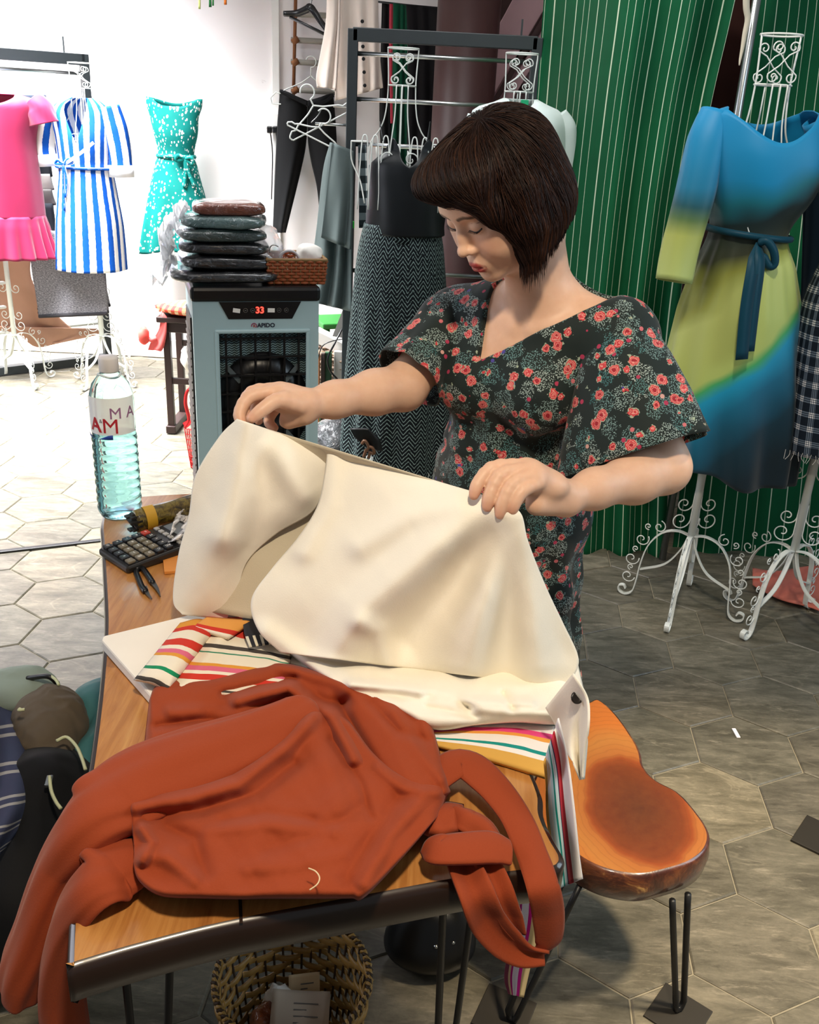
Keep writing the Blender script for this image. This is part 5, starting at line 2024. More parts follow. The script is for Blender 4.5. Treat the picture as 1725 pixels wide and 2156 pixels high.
def hairpin(parent, tops, foot, r=.0058, mat=None):
    m_ = MB()
    a, b_ = np.asarray(tops[0], float), np.asarray(tops[1], float)
    f = np.asarray(foot, float)
    e = (a - b_) * np.array([1, 1, 0])
    e = e / (np.linalg.norm(e) + 1e-9) * .010
    pts = np.concatenate([polyline([a, f + e + [0, 0, .022]], 8, False), [f + e * .6 + [0, 0, r], f - e * .6 + [0, 0, r]], polyline([f - e + [0, 0, .022], b_], 8, False)])
    m_.tube(pts, r, 8)
    return m_.obj('hairpin_leg', mat or M_BLACKMATTE, parent, True)


zb_ = TZ - .058
hairpin(tab, (Pz(268, 2090, .50) * [1, 1, 0] + [0, .0, zb_], Pz(362, 2085, .50) * [1, 1, 0] + [0, .03, zb_]), (-.335, .90, 0))
hairpin(tab, ((.075, 1.03, zb_), (.125, 1.045, zb_)), (.105, 1.10, 0))
hairpin(tab, ((-.62, 1.98, zb_), (-.56, 2.02, zb_)), (-.60, 2.02, 0))
hairpin(tab, ((-.18, 2.10, zb_), (-.14, 2.05, zb_)), (-.15, 2.10, 0))
for x, y in ((-.31, .885), (.10, 1.04), (-.59, 2.0), (-.16, 2.075)):
    m = MB(); m.box((x, y, zb_ - .002), (.12, .10, .004), rot_z(.28)); m.obj('mounting_plate', M_BLACKMATTE, tab)

# ================================================================== slab stool on the right
SZ = .362
stl = thing('slab_stool', 'low stool of a ringed live-edge wood slab on hairpin legs', 'stool', (.42, 1.55, 0))
so_ = [(1238, 1478), (1262, 1472), (1300, 1505), (1336, 1556), (1350, 1585), (1356, 1612), (1380, 1640), (1430, 1668), (1470, 1712), (1494, 1752), (1490, 1785), (1462, 1812), (1415, 1830), (1355, 1843), (1300, 1838), (1250, 1822), (1205, 1795)]
out = [Pz(px, py, SZ)[:2] for px, py in so_] + [np.array([.285, 1.40]), np.array([.265, 1.50]), np.array([.31, 1.62]), np.array([.385, 1.75]), np.array([.42, 1.82])]
side, top, SP = slab_mesh(out, SZ - .066, SZ, .005, 140, .004)
side.obj('bark_edge', M_BARK, stl, True)
rc = Pz(1345, 1700, SZ)
top.obj('slab_top', mat_round_slab(rc[0] - .42 * 1, rc[1] - 1.55), stl)
zs2 = SZ - .066
hairpin(stl, ((*Pz(1416, 1895, zs2)[:2], zs2), (*Pz(1449, 1882, zs2)[:2], zs2)), Pz(1428, 2128, .004), .0062)
hairpin(stl, ((*Pz(1222, 1862, zs2)[:2], zs2), (*Pz(1188, 1850, zs2)[:2], zs2)), Pz(1078, 2150, .004), .0062)
hairpin(stl, ((.44, 1.76, zs2), (.40, 1.74, zs2)), (.43, 1.80, 0), .0062)
for i, (px, py, a) in enumerate(((1428, 2136, .9), (1062, 2135, 1.15))):
    p = Pz(px, py, 0)
    m = MB(); m.box(p + [0, 0, .002], (.10, .10, .004), rot_z(a), .001)
    tag(m.obj('floor_pad', plain('dark_pad_%d' % i, '#2a2620', .5, .4), None), ['dark square pad under the right leg of the slab stool', 'dark square pad under the left leg of the slab stool'][i], 'pad', 'square pads under the stool legs')
p = Pz(1725, 1765, 0)
m = MB(); m.box(p + [0, 0, .003], (.12, .10, .006), rot_z(.9), .001)
tag(m.obj('floor_pad', plain('dark_pad_2', '#2a2620', .5, .4), None), 'dark square pad on the floor at the right edge of the picture', 'pad', 'square pads under the stool legs')
p = Pz(1550, 1545, 0)
m = MB(); m.box(p + [0, 0, .0025], (.011, .042, .004), rot_z(.05), .001)
tag(m.obj('paper_scrap', plain('bright_scrap', '#f4eef2', .6), None), 'tiny white paper scrap lying on a dark floor tile', 'scrap')

# ================================================================== bottle
bp = Pz(254, 1082, TZ)
bt = thing('water_bottle', 'large blue-tinted plastic water bottle with white cap and torn label', 'bottle', bp)
HB = Py(240, 750, bp[1])[2] - TZ
rB = .0505
prof = [(.030, .0), (.044, .003), (rB - .002, .014), (rB, .025)]
for i in range(8):
    z0 = .032 + i * .0215
    prof += [(rB - .0035, z0), (rB - .001, z0 + .004), (rB, z0 + .0107), (rB - .001, z0 + .0175)]
prof += [(rB - .003, .206), (rB - .002, .215), (rB - .002, .285), (rB - .004, .30), (.040, .322), (.028, .338), (.019, .348), (.017, .352), (.017, .362)]
sc = HB / .385
prof = [(r, z * sc) for r, z in prof]
b = NB('bottle_pet', .06, .5)
b.base((.60, .88, .92, 1)); b.set(Transmission_Weight=.96, IOR=1.07)
M_PET = b.m
m = MB(); m.lathe(prof, bp + [0, 0, .001], 40, caps=True)
bo = m.obj('bottle_body', M_PET, bt, True)
b = NB('water', .02, .5)
b.base((.66, .90, .93, 1)); b.set(Transmission_Weight=1.0, IOR=1.05)
wp = [(max(r - .004, .001), z + .003) for r, z in prof if z < .205 * sc]
m = MB(); m.lathe(wp, bp + [0, 0, .001], 40); m.obj('water', b.m, bt, True)
m = MB(); m.lathe([(.0205, .350 * sc), (.0215, .353 * sc), (.0215, .380 * sc), (.020, HB - .001), (.001, HB)], bp, 30)
cp_ = m.obj('cap', plain('grey_white_cap', '#d6d1cd', .45), bt, True)
m = MB(); aa = np.linspace(0, 2 * PI, 30, endpoint=False); m.tube(np.stack([bp[0] + .024 * np.cos(aa), bp[1] + .024 * np.sin(aa), bp[2] + .343 * sc + .003 * np.sin(aa * 2)], 1), .0025, 5, closed=True); m.obj('neck_ring', plain('neck_ring_plastic', '#cfd8d8', .4), bt, True)
# label band, with its lettering wrapped round
rl = rB - .0012
b = NB('label_film', .4, .4); b.base(srgb('#f2f1f0')); b.set(Alpha=.9)
m = MB(); aa = np.linspace(-PI * .92, -PI * .02, 40)
m.grid(np.stack([np.stack([bp[0] + rl * np.cos(aa), bp[1] + rl * np.sin(aa), np.full(40, bp[2] + z * sc)], 1) for z in (.214, .245, .275, .30)]))
lbl = m.obj('label', b.m, bt, True)


def wrap_text(body, size, ang, z, mat, name, slant=0.0, flip=False, bold=.001):
    v, f = text_mesh(body, size, .0002, bold)
    x = -v[:, 0] if flip else v[:, 0]
    a = ang + x / rl
    r_ = rl + .0008 + v[:, 2]
    mm = MB(); mm.add(np.stack([bp[0] + r_ * np.cos(a), bp[1] + r_ * np.sin(a), bp[2] + z + v[:, 1] + slant * x], 1), f)
    return mm.obj(name, mat, lbl)


M_LRED = plain('label_red', '#b31f2b', .5, var=.05)
wrap_text('A', .044, -2.10, .236 * sc, M_LRED, 'label_lettering', -.1)
wrap_text('&', .012, -1.80, .247 * sc, plain('label_grey', '#8a7780', .5), 'label_ampersand', 0, False, 0.0)
wrap_text('M', .048, -1.38, .234 * sc, M_LRED, 'label_lettering', -.05, False, 0.0)
wrap_text('M A', .036, -.78, .264 * sc, plain('label_mauve', '#9a6a92', .5, var=.3), 'label_back_lettering', 0, False, 0.0)
m = MB(); aa = np.linspace(-2.75, -1.3, 24)
m.grid(np.stack([np.stack([bp[0] + (rB + .001) * np.cos(aa), bp[1] + (rB + .001) * np.sin(aa), bp[2] + (.2045 + .006 * np.sin(aa * 4 + k_ * .6) * k_ + .005 * k_) * sc], 1) for k_ in (0, .5, 1)])); m.obj('torn_strip', plain('label_blue', '#1b3f9c', .5), lbl, True, solid=.0004)

# ================================================================== calculator
c0, c1, c2, c3 = (Pz(px, py, TZ + .02) for px, py in ((206, 1152), (288, 1206), (396, 1152), (322, 1106)))
ex = (c1 - c0); ex /= np.linalg.norm(ex)         # along the short bottom side
ey = np.cross([0, 0, 1.0], ex)
cc_ = c0 + ex * 0
cw, cl2 = .118, .20
O = c0
ca = thing('desk_calculator', 'black desk calculator with tilted key pad beside the water bottle', 'calculator', O * [1, 1, 0] + [0, 0, TZ])
cf = lambda x, y, z: O + ex * x + ey * y + np.array([0, 0, z - .02])
# body as wedge
V = np.array([cf(0, 0, .001), cf(cw, 0, .001), cf(cw, cl2, .001), cf(0, cl2, .001), cf(0, 0, .017), cf(cw, 0, .017), cf(cw, cl2, .030), cf(0, cl2, .030)])
m = MB(); m.add(V, [(0, 3, 2, 1), (4, 5, 6, 7), (0, 1, 5, 4), (1, 2, 6, 5), (2, 3, 7, 6), (3, 0, 4, 7)])
m.obj('case', plain('calculator_case', '#23201d', .4, .5, var=.1), ca, bevel=.005)
V = np.array([cf(.004, .004, .0178), cf(cw - .004, .004, .0178), cf(cw - .004, cl2 - .004, .0305), cf(.004, cl2 - .004, .0305)])
m = MB(); m.add(V, [(0, 1, 2, 3)]); m.obj('face_plate', plain('calculator_face', '#17171a', .3), ca, solid=.0006)
M_KEYG = plain('key_taupe', '#6f6654', .5, var=.1)
M_KEYB = plain('key_black', '#1b1b1d', .4)
M_KEYR = plain('key_red', '#b33a2c', .45)
M_PRINT = plain('key_print', '#e8e4dc', .6)
ck = np.stack([ex, ey, [0, 0, 1.0]], 1)
tilt = math.atan2(.013, cl2)
RK = ck @ np.array([[1, 0, 0], [0, math.cos(tilt), -math.sin(tilt)], [0, math.sin(tilt), math.cos(tilt)]])
names = [['AC', 'C', '>', '+/-'], ['7', '8', '9', '%'], ['4', '5', '6', 'x'], ['1', '2', '3', '-'], ['0', '00', '.', '=']]
grid_keys = []
for r_ in range(5):
    for c_ in range(5):
        t_ = [['.', '00', '0', 'C', 'AC'], ['=', '3', '2', '1', '>'], ['+', '6', '5', '4', '<'], ['-', '9', '8', '7', 'M'], ['%', 'x', '/', 'R', 'S']]
        x = .014 + r_ * .0225
        y = .016 + c_ * .0225
        body = t_[4 - r_][c_]
        kx_ = (.0175, .0165, .006)
        mt = M_KEYR if (r_ == 0 and c_ == 4) else (M_KEYG if body.isdigit() or body == '.' else M_KEYB)
        p_ = cf(x, y, .0178 + .0635 * y + .003)
        m = MB(); m.box(p_, kx_, RK, .0018)
        ko = m.obj('key', mt, ca)
        v, f = text_mesh(body, .009, .0001, 0.0)
        mm = MB(); mm.add((v @ rot_z(-PI / 2).T + [0, 0, .0034]) @ RK.T + p_, f); mm.obj('key_symbol', M_PRINT, ko)
for c_ in range(6):
    p_ = cf(.012 + c_ * .018, .135, .0178 + .0635 * .135 + .002)
    m = MB(); m.box(p_, (.012, .010, .004), RK, .001); m.obj('function_key', plain('key_pale', '#a9a7a3', .5) if c_ == 0 else bpy.data.materials['key_pale'], ca)
p_ = cf(cw / 2, .17, .0178 + .0635 * .17 + .001)
m = MB(); m.box(p_, (.096, .036, .003), RK, .001); m.obj('display', plain('lcd_grey', '#6f757a', .15), ca)

# ================================================================== thread snips
sn = thing('thread_snips', 'black thread snips lying open below the calculator', 'scissors', Pz(312, 1230, TZ))
zsn = TZ + .006
m = MB()
m.strip(spline([Pz(289, 1196, zsn), Pz(287, 1206, zsn), Pz(293, 1222, zsn), Pz(300, 1238, zsn), Pz(307, 1246, zsn)], 16), (1, .4, 0), .010, .008)
m.strip(spline([Pz(289, 1196, zsn), Pz(300, 1198, zsn), Pz(310, 1210, zsn), Pz(322, 1228, zsn)], 16), (1, .4, 0), .010, .008)
m.obj('handles', M_BLACK, sn, True)
for pts in ([(303, 1236), (311, 1250), (320, 1261)], [(318, 1222), (331, 1240), (338, 1256)]):
    P_ = spline([Pz(x, y, zsn) for x, y in pts], 8)
    m = MB(); m.strip(P_, (1, .4, 0), np.linspace(.012, .001, 8), .003); m.obj('blade', plain('dark_steel', '#5a5855', .3, .5, .9), sn)
for px, py in ((289, 1197),):
    p = Pz(px, py, zsn); m = MB(); m.lathe([(.006, -.005), (.007, 0), (.006, .005)], p, 12); m.obj('pivot', M_BLACK, sn, True)

# ================================================================== rolled bundle with yellow band, and clear bag
def mat_camo():
    b_ = NB('olive_print', .4, .4)
    v = b_.coord('Object')
    n = b_.noise(v, 55, 4, .7, 1.0)
    b_.base(b_.ramp(n, [(.3, '#1b1710'), (.45, '#4a3d1c'), (.6, '#7a6a2c'), (.75, '#37351d')]))
    b_.set(Coat_Weight=.6, Coat_Roughness=.1)
    return b_.m


bd_ = thing('rolled_bundle', 'rolled olive printed bundle with a yellow band behind the calculator', 'bundle', Pz(300, 1100, TZ))
a0, a1 = Pz(285, 1098, TZ + .030), Pz(470, 1046, TZ + .045)
M_CAMO = mat_camo()
m = MB()
n_ = 30
P_ = polyline([a0, a1], n_, False)
ax_ = (a1 - a0) / np.linalg.norm(a1 - a0)
s1 = np.cross([0, 0, 1.0], ax_); s1 /= np.linalg.norm(s1)
s2 = np.cross(ax_, s1)
aa = np.linspace(0, 2 * PI, 20, endpoint=False)
G = np.array([[P_[i] + s1 * (.020 * math.cos(a)) + s2 * (.026 * math.sin(a)) * (1 + .06 * math.sin(5 * a + i * .4)) for a in aa] for i in range(n_)])
m.grid(G, wrap=True); m.f += [tuple(range(20))[::-1], tuple((n_ - 1) * 20 + k for k in range(20))]
m.obj('roll', M_CAMO, bd_, True)
m = MB()
G = np.array([[a0 + ax_ * x + s1 * (.0225 * math.cos(a)) + s2 * (.0285 * math.sin(a)) for a in aa] for x in (.020, .026, .038, .044)])
m.grid(G, wrap=True); m.obj('yellow_band', plain('mustard_band', '#c79a2b', .5), bd_, True)
for k_ in range(9):
    a = k_ * .7
    q = a0 + s1 * (.014 * math.cos(a)) + s2 * (.018 * math.sin(a))
    m = MB(); m.strip([q + ax_ * .01, q - ax_ * (.012 + .006 * math.sin(k_ * 2.1))], s1, .016, .004); m.obj('frayed_end', plain('dark_frayed', '#1c1915', .6) if k_ == 0 else bpy.data.materials['dark_frayed'], bd_)
G = np.array([[Pz(372 + 58 * u - 18 * v, 1072 + 70 * v - 12 * u, TZ + .012 + .020 * abs(math.sin(5 * u + 3 * v)) + .012 * math.sin(11 * v + 4 * u) ** 2) for u in np.linspace(0, 1, 22)] for v in np.linspace(0, 1, 20)])
m = MB(); m.grid(G)
b = NB('crinkled_white_film', .15, .6); vv = b.coord('Object'); b.base(b.ramp(b.noise(vv, 40, 3, .6, 1.0), [(.38, '#4c4a4a'), (.48, '#d9d6d6'), (.6, '#f5f3f2')])); b.set(Coat_Weight=.8, Coat_Roughness=.08)
tag(m.obj('plastic_wrapper', b.m, None, True, solid=.001), 'crinkled white plastic wrapper behind the calculator', 'wrapper')
m = MB(); m.box(Pz(372, 1182, TZ + .004), (.055, .10, .007), rot_z(.3), .001)
tag(m.obj('orange_paper', plain('orange_card', '#d98a3c', .6), None), 'orange paper slip half under the cream cloth', 'paper')

# ================================================================== white board on the table
bo = [(214, 1347), (217, 1338), (420, 1288), (600, 1300), (760, 1420), (640, 1560), (330, 1478)]
P_ = np.array([Pz(px, py, TZ + .024)[:2] for px, py in bo])
area = .5 * np.sum(P_[:, 0] * np.roll(P_[:, 1], -1) - np.roll(P_[:, 0], -1) * P_[:, 1])
P_ = P_ if area > 0 else P_[::-1]
m = MB(); m.prism(P_, TZ + .001, TZ + .024)
tag(m.obj('ironing_board', plain('white_foam_board', '#f3ece0', .7, .3, var=.03), None, bevel=.004), 'white padded board lying on the table under the striped shirt', 'board')

# ================================================================== under the table: woven bin, black bag
def woven_bin(c, r0, r1, h):
    o = thing('waste_basket', 'round woven rattan waste basket under the table', 'basket', c)
    M_R = plain('rattan_gold', '#a07a3c', .45, .4, var=.4, nscale=40)
    M_R2 = plain('rattan_dark', '#3b2a17', .6, .3, var=.3)
    rows_n, ns = 17, 44
    for i in range(rows_n):
        t = (i + .5) / rows_n
        r = r0 + (r1 - r0) * t
        a = np.linspace(0, 2 * PI, ns * 4, endpoint=False)
        off = .0045 * np.sign(np.sin(a * ns / 4 + (i % 3) * 2 * PI / 3)) * np.abs(np.sin(a * ns / 4 + (i % 3) * 2 * PI / 3)) ** .5
        P = np.stack([(r + off) * np.cos(a), (r + off) * np.sin(a), np.full(len(a), h * t)], 1) + c
        m_ = MB()
        # flat band
        up = np.array([0, 0, h / rows_n * .36])
        out_ = np.stack([np.cos(a), np.sin(a), 0 * a], 1) * .0022
        Gq = np.stack([P - up - out_, P - up + out_, P + up + out_, P + up - out_, P - up - out_])
        m_.grid(Gq, wrap=True)
        m_.obj('weave_band', M_R, o, True)
    m_ = MB()
    for k in range(ns):
        a = k * 2 * PI / ns
        e_ = np.array([math.cos(a), math.sin(a), 0])
        m_.tube([c + e_ * r0, c + e_ * r1 + [0, 0, h]], .0022, 5)
    m_.obj('stakes', M_R2, o, True)
    m_ = MB(); m_.lathe([(r0 * .98, .002), (r0 * .99, .006)], c, 40); m_.obj('base', M_R2, o)
    a = np.linspace(0, 2 * PI, 200, endpoint=False)
    for ph in (0, PI):
        m_ = MB(); m_.tube(np.stack([(r1 + .004 * np.cos(60 * a + ph)) * np.cos(a), (r1 + .004 * np.cos(60 * a + ph)) * np.sin(a), h + .004 * np.sin(60 * a + ph)], 1) + c, .0032, 5, closed=True)
        m_.obj('rim_rope', M_R if ph == 0 else M_R2, o, True)
    return o


bc = np.array([-.155, 1.135, 0.0])
woven_bin(bc, .095, .128, .265)


def paper(name, label, c, ex_, ey_, w, h, mat, curl=.01, lines=0, cat='paper'):
    ex_, ey_ = np.asarray(ex_, float), np.asarray(ey_, float)
    ex_ /= np.linalg.norm(ex_); ey_ = ey_ - ex_ * (ey_ @ ex_); ey_ /= np.linalg.norm(ey_)
    n = np.cross(ex_, ey_)
    G = np.array([[c + ex_ * (u - .5) * w + ey_ * (v - .5) * h + n * curl * math.sin(PI * u) * math.cos(2 * v) for u in np.linspace(0, 1, 10)] for v in np.linspace(0, 1, 10)])
    m_ = MB(); m_.grid(G)
    o = m_.obj(name, mat, None, True, solid=.0006)
    tag(o, label, cat)
    if lines:
        m_ = MB()
        for i in range(lines):
            v = .15 + .7 * i / lines
            m_.strip([c + ex_ * (-.12) * w + ey_ * (v - .5) * h + n * (curl * math.sin(PI * .38) * math.cos(2 * v) + .0012), c + ex_ * (.30 - .2 * (i % 2)) * w + ey_ * (v - .5) * h + n * (curl * math.sin(PI * .7) * math.cos(2 * v) + .0012)], ey_, .0022, .0003)
        m_.obj('print_lines', plain('print_grey_' + name, '#77706a', .7), o)
    return o


paper('business_card', 'small printed card standing in the waste basket', Pz(641, 2086, .16), (1, .25, -.05), (0, .45, .9), .055, .060, plain('card_cream', '#e6cba0', .7), .002, 5, 'card')
paper('receipt', 'folded grey receipt in the waste basket', Pz(632, 2135, .17), (1, .1, -.12), (.1, .8, .42), .10, .075, plain('receipt_grey', '#cbb9a4', .7), .014, 5, 'receipt')
lump('tissue', 'crumpled white tissue in the waste basket', 'tissue', Pz(585, 2108, .15), (.026, .024, .034), M_WHITEPAPER, .3, 30, 4)
lump('orange_wrapper', 'orange snack wrapper at the bottom of the waste basket', 'wrapper', Pz(560, 2146, .14), (.026, .03, .03), film('orange_wrap_film', '#a4552c'), .2, 26, 6)

hb = thing('black_bag', 'black studded handbag on the floor under the table', 'bag', (.085, 1.42, 0))
s = SDF()
s.ell((.085, 1.42, .075), (.085, .055, .075), k=.03)
s.ell((.085, 1.41, .05), (.09, .06, .05), k=.03)
V, Q = s.mesh(.006)
np_mesh('bag_body', V, Q, plain('black_bag_leather', '#0b0b0c', .35), hb)
for i, (px, py) in enumerate(((896, 1966), (884, 1955), (920, 1994), (962, 1984), (1000, 1965))):
    p = Pz(px, py, .10); p = np.array([.085, 1.42, .075]) + (p - np.array([.085, 1.42, .075])) * .86 + np.array([0, -.004, 0])
    m = MB(); m.lathe([(.0005, -.004), (.004, -.0025), (.005, 0), (.004, .0025), (.0005, .004)], p, 10); m.obj('stud', M_CHROME, hb, True)

# ================================================================== bags on the floor at the left
bgp = thing('backpack', 'black backpack with brown lid and pale zip cords at the bottom left', 'backpack', (-.78, 1.62, 0))
s = SDF()
s.ell((-.73, 1.50, .17), (.15, .20, .20), k=.05)
s.ell((-.70, 1.36, .16), (.13, .16, .17), k=.05)
s.ell((-.78, 1.70, .16), (.13, .16, .17), k=.05)
V, Q = s.mesh(.009, post=lambda P, D: D + .006 * wob(P, 18, 2))
V[:, 2] = np.maximum(V[:, 2], .002)
np_mesh('bag_body', V, Q, fabric('black_nylon', '#0c0c0e', .7), bgp)
s = SDF()
s.ell((-.775, 1.72, .31), (.085, .12, .075), rot_z(.3), k=.04)
s.ell((-.745, 1.62, .28), (.06, .09, .06), rot_z(.2), k=.04)
V, Q = s.mesh(.005, post=lambda P, D: D + .010 * wob(P, 20, 3) + .010 * np.abs(wob(P, 34, 2)))
np_mesh('lid_pouch', V, Q, fabric('brown_nylon', '#5d5142', .75), bgp)
s = SDF()
s.ell((-.70, 1.84, .27), (.075, .10, .07), rot_z(-.2), k=.04)
s.ell((-.665, 1.70, .22), (.05, .13, .10), rot_z(-.2), k=.04)
V, Q = s.mesh(.006, post=lambda P, D: D + .009 * wob(P, 26, 3))
np_mesh('side_pouch', V, Q, fabric('teal_nylon', '#3f7072', .6), bgp)
m = MB(); m.tube(spline([Pz(58, 1428, .36), Pz(100, 1424, .38), Pz(122, 1440, .36)], 18), .006, 6); m.obj('carry_loop', M_BLACKMATTE, bgp, True)
M_CORD = plain('pale_yellow_cord', '#c9cba0', .7)
for pts, z in (([(119, 1560), (140, 1552), (160, 1570), (172, 1595), (180, 1620)], .37), ([(104, 1635), (108, 1665), (118, 1688), (128, 1702)], .38), ([(43, 1492), (40, 1495), (52, 1494)], .40), ([(108, 1424), (118, 1432), (124, 1442)], .38)):
    m = MB(); m.tube(spline([Pz(x, y, z) for x, y in pts], 20), .0035, 6); m.obj('zip_cord', M_CORD, bgp, True)
m = MB(); m.box(Pz(103, 1645, .375), (.012, .03, .008), rot_z(.2), .002); m.obj('zip_pull', M_CHROME, bgp)
lump('grey_shirt', 'pale grey-green cloth tucked behind the backpack lid', 'cloth', Pz(30, 1455, .32), (.10, .07, .05), fabric('pale_sage', '#8d9a8f'), .25, 20, 5)


def mat_bluestripe():
    b_ = NB('navy_white_stripe', .85, .2)
    uv = b_.sep(b_.coord('UV'))
    v = uv[1]
    f = b_.math('FRACT', b_.math('DIVIDE', v, .105))
    l1 = b_.math('LESS_THAN', b_.math('ABSOLUTE', b_.math('SUBTRACT', f, .30)), .045)
    l2 = b_.math('LESS_THAN', b_.math('ABSOLUTE', b_.math('SUBTRACT', f, .55)), .045)
    l = b_.math('ADD', l1, l2, clamp=True)
    n = b_.noise(b_.coord('UV'), 12, 3)
    b_.base(b_.mix(b_.math('MULTIPLY', l, .8), b_.mix(n, srgb('#33435c'), srgb('#4b4a68')), srgb('#b9b7b4')))
    return b_.m


G = np.zeros((34, 34, 3))
A_ = polyline([(-160, 1470), (-170, 1600), (-180, 1800), (-190, 1960)], 34)
B_ = polyline([(12, 1458), (46, 1520), (70, 1610), (72, 1680), (40, 1740), (-5, 1800)], 34)
for i in range(34):
    for j in range(34):
        u = j / 33
        q = A_[i] * (1 - u) + B_[i] * u
        z = .46 + .03 * math.sin(5 * u + 3 * i / 33) - .16 * u ** 4 + .012 * math.sin(20 * u + i * .2) - .05 * (1 - min(1, i / 8)) ** 2
        G[i, j] = Pz(q[0], q[1], z)
m = MB(); m.grid(G, np.stack(np.meshgrid(np.linspace(0, .4, 34), np.linspace(0, .62, 34)), -1))
tag(m.obj('striped_cloth', mat_bluestripe(), None, True, solid=.008), 'navy cloth with pale stripes spread over the backpack at the left edge', 'cloth')
lump('black_duffel', 'black duffel bag under the navy striped cloth at the left edge', 'bag', (-1.03, 1.42, .20), (.15, .28, .195), fabric('black_duffel_nylon', '#0a0a0b', .8), .08, 14, 3)
# pink cloth on the floor by the plaid mannequin
G = np.array([[Pz(1585 + 150 * u, 1196 + 100 * v * (0.35 + .65 * u) + 6 * math.sin(5 * u), .012 + .03 * abs(math.sin(7 * u + 4 * v)) * (1 - .5 * v)) for u in np.linspace(0, 1, 30)] for v in np.linspace(0, 1, 16)])
m = MB(); m.grid(G)
tag(m.obj('coral_cloth', fabric('coral_cloth', '#c9705f'), None, True, solid=.004), 'coral pink cloth fallen on the floor behind the plaid dress form', 'cloth')
# ================================================================== cloths on the table
def Pplane(px, py, A, B, off):
    """point of a pixel's ray on the upright plane through A,B pushed outward (to the right of A->B) by off"""
    A, B = np.asarray(A, float), np.asarray(B, float)
    t = (B - A) / np.linalg.norm(B - A)
    n = np.array([t[1], -t[0]])
    d = ray(px, py)
    c = (A + n * off) @ n
    k = c / (d[:2] @ n)
    return np.array([0, 0, CAM_H]) + d * k


E_L = (np.array([-.455, 1.131]), np.array([-.359, .763]))      # left edge, outward = left
E_F = (np.array([-.359, .763]), np.array([.226, .95]))         # front edge
E_R = (np.array([.226, .95]), np.array([.13, 1.36]))           # right edge
def PL(px, py, off=.03):
    """left edge plane (its outward side is away from the table)"""
    A, B = E_L
    t = (B - A) / np.linalg.norm(B - A)
    n = np.array([t[1], -t[0]])
    if n[0] > 0:
        n = -n
    d = ray(px, py)
    k = ((A + n * off) @ n) / (d[:2] @ n)
    return np.array([0, 0, CAM_H]) + d * k


PF = lambda px, py, off=.02: Pplane(px, py, *E_F, off)
PR = lambda px, py, off=.02: Pplane(px, py, *E_R, off)


def seg_dist(P, poly):
    """distance of points (...,2) to a polyline"""
    P = np.asarray(P, float)
    best = np.full(P.shape[:-1], 1e9)
    poly = np.asarray(poly, float)
    for a, b_ in zip(poly[:-1], poly[1:]):
        ab = b_ - a
        t = np.clip(((P - a) @ ab) / (ab @ ab), 0, 1)
        best = np.minimum(best, np.linalg.norm(P - a - t[..., None] * ab, axis=-1))
    return best


def patch(top, bottom, nu, nv, base, roll_h, roll_w=.10, ridges=(), rough=0.0, seed=0, hfun=None, edges='lrtb'):
    """soft cloth patch lying on the table, outlined in photo pixels: top and bottom curves, left to right"""
    T, B = polyline(top, nu), polyline(bottom, nu)
    u = np.linspace(0, 1, nu)[None, :]
    v = np.linspace(0, 1, nv)[:, None]
    PX = T[None] * (1 - v[..., None]) + B[None] * v[..., None]
    d = np.full((nv, nu), 9.0)
    if 'l' in edges:
        d = np.minimum(d, u + 0 * v)
    if 'r' in edges:
        d = np.minimum(d, 1 - u + 0 * v)
    if 't' in edges:
        d = np.minimum(d, v + 0 * u)
    if 'b' in edges:
        d = np.minimum(d, 1 - v + 0 * u)
    r = 1 - np.clip(d / roll_w, 0, 1)
    h = roll_h * np.sqrt(np.clip(1 - r * r, 0, 1))
    for poly, amp, w in ridges:
        h = h + amp * np.exp(-(seg_dist(PX, poly) / w) ** 2)
    if rough:
        h = h + rough * wob(np.concatenate([PX * .02, np.full((nv, nu, 1), seed * 1.3)], -1), 1.0, 3)
    if hfun is not None:
        h = h + hfun(PX[..., 0], PX[..., 1], u + 0 * v, v + 0 * u)
    G = np.zeros((nv, nu, 3))
    for i in range(nv):
        for j in range(nu):
            G[i, j] = Pz(PX[i, j, 0], PX[i, j, 1], base + h[i, j])
    UV = np.stack([u + 0 * v, v + 0 * u], -1)
    return G, UV


def mat_linen(name, hexc, var=.12):
    b_ = NB(name, .88, .15)
    c = srgb(hexc)
    v = b_.coord('Object')
    n = b_.noise(v, 7, 3)
    w = b_.noise(v, 420, 2, .6)
    lo, hi = tuple(q * (1 - var) for q in c[:3]) + (1,), tuple(min(1, q * (1 + var)) for q in c[:3]) + (1,)
    b_.base(b_.mix(b_.math('MULTIPLY', b_.math('ADD', n, w), .5), lo, hi))
    b_.set(Sheen_Weight=.08, Sheen_Roughness=.4)
    b_.bump(w, .25, .0012)
    return b_.m


M_RUST = mat_linen('rust_linen', '#984224')
ru = thing('rust_dress', 'rust orange linen dress heaped on the table, sleeves hanging over the edge', 'dress', (-.1, 1.1, TZ))
